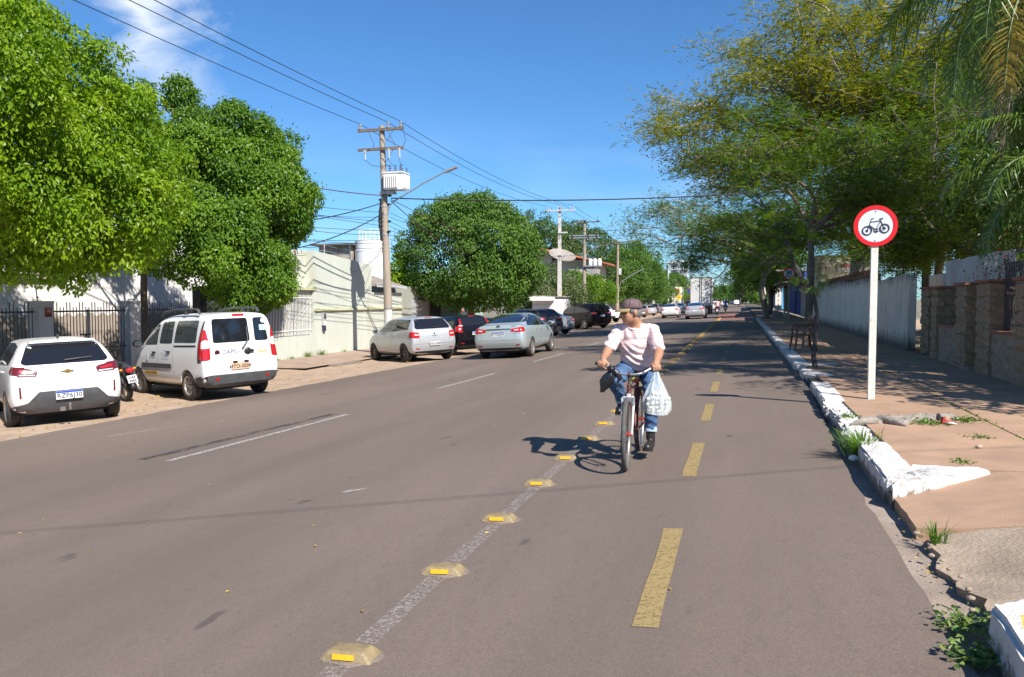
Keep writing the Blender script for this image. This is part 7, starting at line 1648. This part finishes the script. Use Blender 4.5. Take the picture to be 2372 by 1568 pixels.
MB().tube([(-.05, -.35, .29), (-.05, -.2, .30), (-.05, 0, .36), (-.05, -.2, .37), (-.05, -.44, .375)], .005, 4).build('chain', m_grey, bk)
MB().tube([(.06, .02, .34), (.09, .06, .2), (.1, .08, .05)], .008, 5).build('kickstand', m_grey, bk)
mud = [(0, -.0+.365*math.cos(t), .335+.365*math.sin(t)) for t in np.linspace(.1, 2.3, 14)]
# ---------------------------------------------------------------- bag of eggs, black bag
def film():
    m = bpy.data.materials.new('clear plastic film'); m.use_nodes = True; t = m.node_tree; o_ = t.nodes['Material Output']; p_ = t.nodes['Principled BSDF']
    p_.inputs['Base Color'].default_value = (.80, .84, .84, 1); p_.inputs['Roughness'].default_value = .16; p_.inputs['Specular IOR Level'].default_value = .8
    co = _n(t, 'ShaderNodeTexCoord'); mp = _n(t, 'ShaderNodeMapping'); mp.inputs['Scale'].default_value = (1, 1, .12); t.links.new(co.outputs['Object'], mp.inputs[0])
    nz = _n(t, 'ShaderNodeTexNoise'); nz.inputs['Scale'].default_value = 60; nz.inputs['Detail'].default_value = 4; t.links.new(mp.outputs[0], nz.inputs['Vector'])
    r = _n(t, 'ShaderNodeMapRange'); t.links.new(nz.outputs['Fac'], r.inputs[0]); r.inputs[1].default_value = .42; r.inputs[2].default_value = .75; r.inputs[3].default_value = .30; r.inputs[4].default_value = .75
    tr_ = _n(t, 'ShaderNodeBsdfTransparent'); tr_.inputs[0].default_value = (.95, .98, .98, 1); ms = _n(t, 'ShaderNodeMixShader'); t.links.new(r.outputs[0], ms.inputs[0]); t.links.new(tr_.outputs[0], ms.inputs[1]); t.links.new(p_.outputs[0], ms.inputs[2]); t.links.new(ms.outputs[0], o_.inputs[0])
    return m
eb = thing('plastic_bag', 'clear plastic bag of white eggs hanging from the left grip', 'bag', (BX+.238, BY-.745, BZ+.905))
g_ = np.random.default_rng(4); vv = []; ff = []; nu, nw = 34, 15
for j in range(nw+1):
    t = j/nw; rx = .012+.125*min(1, t*1.35)**1.25; ry = .012+.085*min(1, t*1.35)**1.2; rx *= (1 if t < .9 else 1-.9*(t-.9)); 
    for i in range(nu):
        a = 2*math.pi*i/nu; pl_ = 1 + .16*math.sin(a*9+1)*(1-t)**.7 + .05*math.sin(a*5+t*6); c_, s_ = math.cos(a), math.sin(a)
        vv.append((.012*t + math.copysign(abs(c_)**.8, c_)*rx*pl_, math.copysign(abs(s_)**.8, s_)*ry*pl_, .02-.415*t + (.012*math.sin(a*2+1) if j == nw else 0)))
for j in range(nw):
    for i in range(nu): ff.append((j*nu+i, (j+1)*nu+i, (j+1)*nu+(i+1) % nu, j*nu+(i+1) % nu))
ff.append(tuple(nw*nu+i for i in range(nu)))
MB().add(vv, ff).build('film', film(), eb, 60)
MB().tube([(.0, .0, .0), (-.02, -.004, .03), (.01, .004, .05), (.02, 0, .0)], .007, 5).build('bag_handle', M('white bag handle', (.7,.72,.72), .4), eb, 60)
tray = M('green egg carton pulp', (.22, .34, .30), .9)
MB().box((-.055, .012, -.285), (.02, .1, .17)).build('carton', tray, eb)
m_egg = M('white eggshell', (.66, .63, .58), .6)
em_ = MB().sphere((0,0,0), (.0185, .0185, .024), 12, 8).mesh('egg', 60); em_.materials.append(m_egg); k = 0
for L in range(5):
    z = -.375+.040*L; wx = .085+.006*L if L < 4 else .06; wy = .052
    nx_ = 5 if L < 4 else 3
    for i in range(nx_):
        for j in range(3):
            xx = -wx+.022+(2*wx-.03)*i/(nx_-1)+g_.normal(0, .007)+.012; yy_ = -wy+wy*j+g_.normal(0, .007)
            if xx < -.035 and j > 0: continue
            o = obj('egg', em_, None, None, (BX+.238+xx, BY-.745+yy_, BZ+.905+z+g_.normal(0, .006)), (g_.uniform(0, 3), g_.uniform(0, 3), 0)); tag(o, 'white egg inside the clear plastic bag', 'egg', 'eggs in the clear bag')
bb = thing('plastic_bag', 'small black plastic bag knotted on the right handlebar', 'bag', (BX-.17, BY-.835, BZ+.90))
m_bbag = M('black plastic film', (.012, .012, .014), .22, bump=.6, bscale=35, spec=.7)
g2 = np.random.default_rng(8); vv = []; ff = []; nu, nw = 18, 10
for j in range(nw+1):
    t = j/nw; rx = .012+.052*math.sin(math.pi*min(.97, t)**.8); ry = rx*.45
    for i in range(nu):
        a = 2*math.pi*i/nu; q = 1+.18*math.sin(a*5+j); vv.append((-.085*t**1.2+math.cos(a)*rx*q, math.sin(a)*ry*q, .01-.215*t))
for j in range(nw):
    for i in range(nu): ff.append((j*nu+i, (j+1)*nu+i, (j+1)*nu+(i+1) % nu, j*nu+(i+1) % nu))
MB().add(vv, ff).build('film', m_bbag, bb, 60)
MB().sphere((0, -.005, .02), (.04, .03, .03), 10, 8).tube([(0,0,.02),(.05,-.01,-.01),(.085,.0,-.07),(.06,-.01,-.11)], [.02,.03,.025,.006], 7).build('knot', m_bbag, bb, 60)
# ================================================================ signs and small things on the right pavement
m_signw = M('sign white sheeting', (.62, .66, .72), .4); m_signr = M('sign red sheeting', (.62, .006, .01), .4); m_signk = M('sign black film', (.015, .012, .02), .5)
m_post = M('chipped white post paint', (.66, .64, .57), .8, var=.12, vscale=14, bump=.3, bscale=40, dirt=(.30,.26,.21), dscale=15, damt=.34)
m_postg = M('weathered wooden post', (.27, .24, .20), .9, var=.25, vscale=10, stretch=(1,1,.2))
def disc(mb, r, y, x=0, z=0, n=48): return mb.lathe([(0, 0), (r, 0), (r, .004), (0, .004)], n, Matrix.Translation((x, y, z)) @ Matrix.Rotation(R(90), 4, 'X'))
def ring(mb, r0, r1, y, x=0, z=0, n=48): return mb.lathe([(r0, 0), (r1, 0), (r1, .005), (r0, .005)], n, Matrix.Translation((x, y, z)) @ Matrix.Rotation(R(90), 4, 'X'), closed=True)
bs = thing('bicycle_sign', 'round red-bordered bicycle sign on a white wooden post', 'sign', (1.68, 11.22, SIDE_Z), R(2))
MB().box((0, 0, 1.06), (.085, .065, 2.14)).build('post', m_post, bs)
SCZ = 2.285
dsk = disc(MB(), .265, -.040, 0, SCZ).build('plate', m_signw, bs); ring(MB(), .212, .268, -.043, 0, SCZ).build('red_border', m_signr, dsk)
for z in (.192, -.19): MB().sphere((-.0, -.048, SCZ+z), .009, 8, 6).build('bolt', m_grey, dsk)
pic = MB(); y_ = -.0465
def bar2(a, b, w): pic.bar((a[0], y_, SCZ+a[1]), (b[0], y_, SCZ+b[1]), w*1.3, .004)
[ring(MB(), .047, .062, y_, a_, SCZ+b_, 32).build('symbol_wheel', m_signk, dsk) for a_, b_ in ((-.103, -.062), (.108, -.035))]; [disc(MB(), .016, y_, a_, SCZ+b_, 16).build('symbol_hub', m_signk, dsk) for a_, b_ in ((-.103, -.062), (.108, -.035))]; ring(MB(), .016, .025, y_, .002, SCZ-.06, 20).build('symbol_chainwheel', m_signk, dsk)
for a, b, w in (((-.103,-.062),(-.048,.094),.012), ((-.052,.094),(-.02,.1),.012), ((-.06,.052),(.06,.068),.012), ((-.075,.012),(-.01,-.04),.014), ((.06,.068),(.006,-.045),.012), ((.06,.068),(.108,-.035),.012), ((.062,.068),(.068,.09),.010), ((.045,.092),(.095,.10),.017), ((.0,-.042),(.108,-.028),.005), ((.006,-.082),(.108,-.048),.005), ((.002,-.06),(.014,-.092),.007)): bar2(a, b, w)
pic.build('bicycle_symbol', m_signk, dsk)
s3 = thing('speed_sign', 'round red-bordered speed limit sign 30 under the trees', 'sign', (2.2, 39.6, SIDE_Z), 0)
MB().box((0, 0, 1.15), (.10, .08, 2.3)).build('post', m_postg, s3)
d3 = disc(MB(), .29, -.05, 0, 2.55).build('plate', m_signw, s3); ring(MB(), .225, .295, -.053, 0, 2.55).build('red_border', m_signr, d3)
obj('numerals', text_mesh('30', .30, .002, .012), m_signk, d3, (0, -.058, 2.60), (R(90), 0, 0)); obj('unit', text_mesh('km/h', .09, .002, .004), m_signk, d3, (0, -.058, 2.43), (R(90), 0, 0))
# yellow warning diamond far left
dm = thing('warning_sign', 'small yellow diamond warning sign before the far shops', 'sign', (-11.2, 150, -.6)); MB().cyl((0,0,0), (0,0,2.4), .04, 6).build('post', m_grey, dm); MB().box((0, -.06, 2.6), (.85, .02, .85), m=Matrix.Rotation(R(45), 3, 'Y')).build('plate', M('warning yellow', (.8,.5,.02), .5), dm); MB().box((0, -.08, 2.6), (.3, .02, .1)).build('symbol', m_signk, dm)
# white leaning post and stakes farther on
for (x, y, h, ln, lab) in ((2.1, 64, 2.3, -.35, 'leaning white stake on the right pavement'), (3.0, 58, 2.2, -.1, 'short pale post before the shop wall')):
    o = MB().tube([(0,0,0), (ln,0,h)], [.07,.06], 8).build('wooden_stake', m_post, None, None, (x, y, SIDE_Z)); tag(o, lab, 'post')
# ---- crooked dark sapling
sp = thing('sapling', 'thin crooked dark sapling leaning over the kerb', 'tree', (1.42, 16.25, SIDE_Z))
stem = [(0,0,-.02), (-.04,0,.25), (.0,.02,.6), (.02,.05,1.05), (-.06,.1,1.45), (-.26,.15,1.75), (-.42,.2,2.05), (-.52,.25,2.4), (-.62,.3,2.75), (-.95,.35,3.15), (-1.4,.4,3.5)]
tm = MB().tube(stem, [.055,.045,.038,.036,.034,.034,.032,.03,.026,.02,.01], 8); gq = np.random.default_rng(14); tip = []
for k in (5, 6, 7, 8, 9):
    for _ in range(3):
        e = np.array(stem[k]) + gq.normal(0, .55, 3)*np.array([1, .8, .5]) + np.array([-.2, 0, .35]); p_ = limb(tm, stem[k], e, .014, .004, gq, 6, .1, 5); tip += [p_[3], p_[4], p_[5]]
tm.build('trunk', m_barkd, sp, 60)
sprays('crown', np.array(tip), unit(np.array(tip)-np.array(stem[6])), 5, .3, 8, L_fea2, 15, sp, .16, .35, .02, .09)
# ---- brown plastic armchair
ch = thing('garden_chair', 'brown plastic armchair beside the tree trunk on the pavement', 'chair', (1.55, 21.3, SIDE_Z), R(-80))
m_chair = M('brown moulded plastic', (.20, .065, .035), .4, var=.12, vscale=8)
def curved_plate(pts_grid, name, th=.012):
    n = len(pts_grid[0]); v = [p for r_ in pts_grid for p in r_]; f = [(j*n+i, j*n+i+1, (j+1)*n+i+1, (j+1)*n+i) for j in range(len(pts_grid)-1) for i in range(n-1)]
    o = MB().add(v, f).build(name, m_chair, ch, 60); md = o.modifiers.new('t', 'SOLIDIFY'); md.thickness = th; return o
curved_plate([[(.22*u, -.2+.4*t, .42 - .02*math.sin(math.pi*(u+1)/2)+.015*(1-t)) for u in np.linspace(-1, 1, 7)] for t in np.linspace(0, 1, 7)], 'seat')
for u in (-.8, -.4, 0, .4, .8): MB().tube([(.22*u, .2, .43), (.225*u, .26, .62), (.23*u, .31, .84)], [.022, .02, .018], 6).build('back_slat', m_chair, ch, 60)
MB().tube([(-.25, .24, .66), (-.24, .30, .80), (-.14, .33, .88), (0, .335, .90), (.14, .33, .88), (.24, .30, .80), (.25, .24, .66)], .022, 7).build('back_rim', m_chair, ch, 60)
for s_ in (-1, 1):
    MB().tube([(s_*.25, .25, .68), (s_*.27, .05, .66), (s_*.27, -.18, .64), (s_*.25, -.22, .58)], [.02,.026,.024,.02], 7).build('armrest', m_chair, ch, 60)
    MB().tube([(s_*.25, -.22, .60), (s_*.245, -.21, .42), (s_*.27, -.26, 0)], [.02,.03,.022], 7).build('leg', m_chair, ch, 60); MB().tube([(s_*.23, .2, .43), (s_*.26, .29, 0)], [.03,.02], 7).build('leg', m_chair, ch, 60)
MB().tube([(-.24, -.21, .42), (0, -.215, .40), (.24, -.21, .42)], .025, 6).build('front_apron', m_chair, ch, 60)
# ---- old root stump, carton, stones, rubbish
g_ = np.random.default_rng(33)
st = thing('root_stump', 'weathered cut root stump breaking through the pavement', 'stump', (1.75, 9.35, SIDE_Z))
m_root = M('bleached dead wood', (.27, .235, .20), .95, var=.3, vscale=14, bump=1, bscale=30, stretch=(.4,1,1), dirt=(.06,.05,.045), dscale=9, damt=.4)
v = []; f = []; na, nb = 30, 10
for i in range(na+1):
    t = i/na; wd = (.17+.06*math.sin(t*7)+.04*math.sin(t*17))*(math.sin(math.pi*min(.98, max(.04, t)))**.4); hh = .085*(math.sin(math.pi*min(.96, max(.06, t)))**.5)*(1+.25*math.sin(t*11))
    for j in range(nb+1):
        a = math.pi*j/nb; v.append((-.42+.86*t+g_.normal(0, .006), -.25+.5*t-math.cos(a)*wd+.03*math.sin(t*9), -.02+hh*math.sin(a)**.45+g_.normal(0, .009)-(.05 if (5 <= j <= 6 and .35 < t < .75) else 0)))
for i in range(na):
    for j in range(nb): f.append((i*(nb+1)+j, i*(nb+1)+j+1, (i+1)*(nb+1)+j+1, (i+1)*(nb+1)+j))
MB().add(v, f).build('root', m_root, st, 30)
for a, b_ in (((-.35,-.32,.02),(-.62,-.5,0)), ((-.3,-.2,.03),(-.05,-.5,-.01)), ((.35,.1,.03),(.62,.2,-.01))): MB().tube([a, ((a[0]+b_[0])/2, (a[1]+b_[1])/2, .03), b_], [.05,.045,.01], 8).build('side_root', m_root, st, 50)
ct = thing('juice_carton', 'crumpled red and white carton beside the root stump', 'carton', (2.12, 9.2, SIDE_Z+.004), R(25))
m_cw = M('white carton board', (.75, .73, .70), .7); m_cr = M('red carton print', (.40, .03, .03), .6)
MB().box((-.04, 0, .035), (.03, .035, .07), m=Matrix.Rotation(R(12), 3, 'Y')).build('panel', m_cr, ct); MB().box((.012, -.02, .034), (.07, .008, .016), m=Matrix.Rotation(R(-18), 3, 'X')).build('stripe', m_cr, ct); MB().box((.02, -.045, .014), (.09, .05, .01), m=Matrix.Rotation(R(10), 3, 'Y')).build('flap', m_cw, ct); MB().box((.024, .02, .045), (.06, .008, .06)).build('panel', M('tan carton board', (.38,.29,.19), .8), ct)
def pebble(name, label, loc, r, mat, cat='stone'):
    b_ = bmesh.new(); bmesh.ops.create_icosphere(b_, subdivisions=2, radius=1)
    for q in b_.verts: q.co = Vector((q.co.x*r, q.co.y*r*.8, q.co.z*r*.6))*(1+g_.normal(0, .08))
    me = bpy.data.meshes.new(name); b_.to_mesh(me); b_.free(); smooth_mesh(me, 50); return tag(obj(name, me, mat, None, loc), label, cat)
pebble('pebble', 'single pale pebble on the red-brown pavement', (2.05, 7.75, SIDE_Z+.015), .03, M('pale pebble', (.55,.42,.30), .9))
for (x, y, c_, lab) in ((1.16, 3.95, (.62,.60,.58), 'crumpled white paper in the gutter corner'), (1.22, 3.62, (.58,.58,.60), 'second crumpled white paper by the yellow kerb'), (1.0, 7.55, (.66,.66,.66), 'white scrap under the grass tuft')):
    o = pebble('litter_scrap', lab, (x, y, road_z(x)+.03), .045, M('litter %s' % (c_,), c_, .8), 'litter')
# broken concrete lumps along the driveway lip
for i in range(12):
    y = 3.8+.13*i+g_.normal(0, .03); x = 1.075+g_.normal(0, .02); o = pebble('rubble_lump', 'broken concrete lump in the crack beside the gutter', (x, y, road_z(x)+.02), float(g_.uniform(.010, .022)), m_side2, 'rubble'); o['group'] = 'rubble in the gutter crack'
# ---- grass and weeds
def tuft(name, label, loc, n, hgt, spread, mat, seed, lean=(0, 0), w=.007, cat='grass'):
    g = np.random.default_rng(seed); V = []; RR = []
    for i in range(n):
        a = g.uniform(0, 6.28); d = np.array([math.cos(a), math.sin(a), 0]); h_ = hgt*g.uniform(.5, 1.1); b0 = d*abs(g.normal(0, spread*.3)); out_ = h_*g.uniform(.2, .9); sd = np.array([-d[1], d[0], 0])*w
        p = [b0 + d*out_*t**2 + np.array([lean[0]*t*h_, lean[1]*t*h_, h_*(t-.35*t*t*out_/h_*1.6)]) for t in (0, .4, .75, 1)]
        for k in range(3):
            wa, wb_ = 1-k/3.2, 1-(k+1)/3.2; V += [p[k]-sd*wa, p[k]+sd*wa, p[k+1]+sd*wb_, p[k+1]-sd*wb_]
        RR += [g.uniform(0, 1)]*12
    return tag(obj(name, np_mesh(name, np.array(V), 4, mat, RR), None, None, loc), label, cat, None)
tuft('grass_tuft', 'bright grass tuft growing over the white kerb', (1.09, 7.72, .13), 210, .34, .28, L_grass, 1, (-.15, -.1), .0075)
tuft('grass_tuft', 'small grass sprig in the crack of the driveway lip', (1.14, 5.1, .12), 46, .17, .1, L_grass, 2, (-.1, 0), .006)
tuft('grass_tuft', 'dry grass seed heads at the right edge', (1.95, 4.2, .2), 26, .34, .12, L_weed, 3, (-.4, .1), .005)
def weed(label, loc, n, r, seed, mat=L_weed, L=.05, hgt=.08, group=None):
    g = np.random.default_rng(seed); P_ = np.clip(g.normal(0, 1, (n, 3)), -1.6, 1.6)*np.array([r, r, 0]); P_[:, 2] = np.abs(g.normal(0, hgt, n)); ax = unit(g.normal(0, 1, (n, 3))*np.array([1, 1, .3])); nr = unit(np.array([0, 0, 1.])+g.normal(0, .4, (n, 3)))
    t = thing('weed', label, 'weed', loc, 0, group); leaves('foliage', P_, ax, nr, L, L*.75, mat, g, t)
    s_ = MB()
    for i in range(0, n, 6): s_.tube([(0,0,0), tuple(P_[i]*np.array([.5,.5,1])), tuple(P_[i])], .003, 4)
    s_.build('stems', L_weed, t); return t
weed('broad-leaved weed sprawling in the gutter at lower right', (.98, 3.85, .11), 120, .065, 5, L_weed, .034, .03)
weed('second broad-leaved weed beside the white and yellow kerb', (.93, 3.50, .11), 110, .06, 6, L_weed, .034, .03)
weed('low green weed at the foot of the root stump', (1.95, 9.2, SIDE_Z), 110, .11, 7, L_grass, .04, .02)
weed('green weed beside the crumpled carton', (2.35, 9.5, SIDE_Z), 90, .11, 8, L_grass, .04, .02)
weed('sparse weed growing in the broken kerb', (1.2, 9.55, SIDE_Z-.02), 50, .07, 9, L_grass, .04, .02)
weed('thin weed line behind the kerb return', (1.75, 7.05, SIDE_Z), 40, .06, 10, L_grass, .03, .012)
weed('tiny weed in the slab crack', (2.2, 8.35, SIDE_Z), 40, .08, 12, L_grass, .03, .012)
for i, (y, n) in enumerate(((24.5, 60), (25.6, 110), (26.6, 110), (23.6, 40), (28.4, 40))):
    g = np.random.default_rng(40+i); lab = ['dry weeds against the foot of the green wall', 'tall dry weeds below the barred opening', 'tall dry weeds under the meter box', 'yellow dry grass near the van', 'small dry weeds nearer the pole'][i]
    tuft('dry_weeds', lab, (-15.42, y, -.55), n, .30 if i in (1, 2) else .16, .4, L_weed, 50+i, (.1, 0), .006, 'weeds')
# joints in the pavement: moss line
mg = np.random.default_rng(60); n = 420; P_ = np.stack([2.585+mg.normal(0, .012, n), mg.uniform(7.5, 20, n), SIDE_Z-.02+mg.uniform(0, .025, n)], 1)
o = leaves('moss', P_, unit(mg.normal(0, 1, (n, 3))), unit(np.array([0, 0, 1.])+mg.normal(0, .4, (n, 3))), .035, .02, L_grass, mg); tag(o, 'thin line of moss and grass in the pavement joint', 'moss', None, 'stuff')
# fallen leaves
fg = np.random.default_rng(70)
def fallen(n, xs, ys, zf, label, sz):
    x = fg.uniform(*xs, n); y = fg.uniform(*ys, n); z = np.array([zf(a, b_) for a, b_ in zip(x, y)])+.008
    o = leaves('fallen_leaves', np.stack([x, y, z], 1), unit(fg.normal(0, 1, (n, 3))*np.array([1, 1, .12])), unit(np.array([0, 0, 1.])+fg.normal(0, .25, (n, 3))), sz, sz*.6, L_fall, fg); return tag(o, label, 'leaves', None, 'stuff')
fallen(320, (-15.2, -10.3), (8.5, 21), lambda a, b_: left_z(a)+.012, 'scattered yellow leaves under the ficus trees', .075)
fallen(90, (-13, -10), (21, 30), lambda a, b_: left_z(a)+.012, 'yellow leaves along the left pavement kerb', .075)
fallen(46, (.98, 1.12), (3.2, 8), lambda a, b_: road_z(a)-.01, 'dry leaves gathered in the right gutter', .03)
fallen(46, (-9, .8), (3, 14), lambda a, b_: road_z(a), 'few dry leaves and grit on the asphalt', .03)
# chalk-white scuffs on the road are paint wear
for (x0, y0, x1, y1, w_) in ((-3.35, 6.1, -3.2, 6.25, .07), (-8.9, 9.2, -8.3, 10.4, .06)): marking('paint_scuff', x0, y0, x1, y1, w_, m_wht, .003, w_*.3)
# white bougainvillea / red flowers over the zinc screen
fl = thing('bougainvillea', 'red bougainvillea sprigs over the garden gate', 'plant', (4.5, 15.9, 1.9)); fgx = np.random.default_rng(71)
P_ = fgx.normal(0, 1, (260, 3))*np.array([.25, .55, .35])+np.array([.1, 0, .25]); leaves('foliage', P_, unit(fgx.normal(0, 1, P_.shape)), unit(fgx.normal(0, 1, P_.shape)), .06, .035, L_dark, fgx, fl)
P_ = fgx.normal(0, 1, (60, 3))*np.array([.2, .5, .35])+np.array([.0, 0, .3]); leaves('flowers', P_, unit(fgx.normal(0, 1, P_.shape)), unit(fgx.normal(0, 1, P_.shape)), .05, .045, leafmat('bougainvillea bract', (.35, .02, .03), (.5, .04, .06), (1, 1, 1), .6, .3, .2), fgx, fl)
MB().tube([(.2,0,-1.6),(.1,.05,-.4),(.05,-.1,.5)], [.03,.02,.008], 6).build('stem', m_bark, fl)
# ---- riders in the distance
def rider(label, loc, rz, shirt, trousers, helmet, mlabel, mmat, cat='person'):
    x, y, z = loc; motorcycle(mlabel, loc, rz, mmat)
    P_ = [('e', (0, .22, .92), (.17, .14, .12)), ('c', (0, .25, .95), (0, .42, 1.32), .16, .17), ('c', (0, .44, 1.42), (0, .47, 1.52), .06, .06), ('e', (0, .5, 1.60), (.1, .11, .12))]
    for s_ in (-1, 1): P_ += [('c', (s_*.2, .42, 1.36), (s_*.3, .6, 1.14), .06, .05), ('c', (s_*.3, .6, 1.14), (s_*.34, .87, 1.06), .045, .04), ('c', (s_*.1, .25, .88), (s_*.22, .66, .78), .09, .07), ('c', (s_*.22, .66, .78), (s_*.17, .45, .36), .065, .05), ('c', (s_*.17, .42, .33), (s_*.17, .62, .30), .045, .04)]
    pm = blob(P_, .02, 2); p = obj('person', pm, m_skin, None, loc, (0, 0, rz)); tag(p, label, cat)
    obj('helmet', blob([('e', (0, .49, 1.63), (.135, .15, .145))], .015, 2), helmet, p); obj('shirt', blob([('c', (0, .25, .98), (0, .42, 1.32), .18, .19), ('c', (-.2, .42, 1.37), (-.29, .58, 1.17), .075, .065), ('c', (.2, .42, 1.37), (.29, .58, 1.17), .075, .065)], .016, 2), shirt, p)
    obj('trousers', blob([('e', (0, .22, .91), (.185, .15, .12))] + [q for s_ in (-1, 1) for q in (('c', (s_*.1, .25, .88), (s_*.22, .66, .78), .1, .08), ('c', (s_*.22, .66, .78), (s_*.17, .46, .40), .075, .06))], .016, 2), trousers, p)
rider('motorcyclist in pink and white top seen from behind', (-2.35, 84.5, road_z(-2.35)), 0, M('pink-white jersey', (.62,.36,.36), .9), M('dark trousers', (.04,.05,.09), .9), M('dark helmet', (.05,.06,.08), .2), 'motorcycle ridden ahead in the right lane', P_black)
rider('motorcyclist in blue jacket beyond the truck', (-1.9, 106, road_z(-1.9)), 0, M('blue jacket', (.03,.10,.42), .9), M('blue jeans far', (.08,.13,.22), .9), M('pale helmet', (.5,.5,.52), .2), 'motorcycle with blue-jacketed rider farther ahead', P_graph)
pd = obj('person', blob([('c', (0,0,.9), (0,0,1.35), .16, .19), ('c', (0,0,1.4), (0,0,1.5), .06, .06), ('e', (0,0,1.62), (.09,.1,.12)), ('c', (-.08,0,.9), (-.09,0,.06), .09, .05), ('c', (.08,0,.9), (.09,0,.06), .09, .05), ('c', (-.2,0,1.38), (-.27,.03,.85), .05, .04), ('c', (.2,0,1.38), (.27,.03,.85), .05, .04)], .02, 2), m_skin, None, (-13.3, 36.6, -.55)); tag(pd, 'person standing behind the black hatchback under the round tree', 'person')
obj('clothes', blob([('c', (0,0,.95), (0,0,1.36), .175, .2), ('c', (-.08,0,.9), (-.09,0,.2), .1, .07), ('c', (.08,0,.9), (.09,0,.2), .1, .07), ('c', (-.2,0,1.38), (-.24,.02,1.1), .065, .06), ('c', (.2,0,1.38), (.24,.02,1.1), .065, .06)], .02, 2), M('dark clothes', (.04,.04,.05), .9), pd)
obj('hair', blob([('e', (0,.015,1.66), (.098,.105,.1))], .015, 2), m_black, pd)
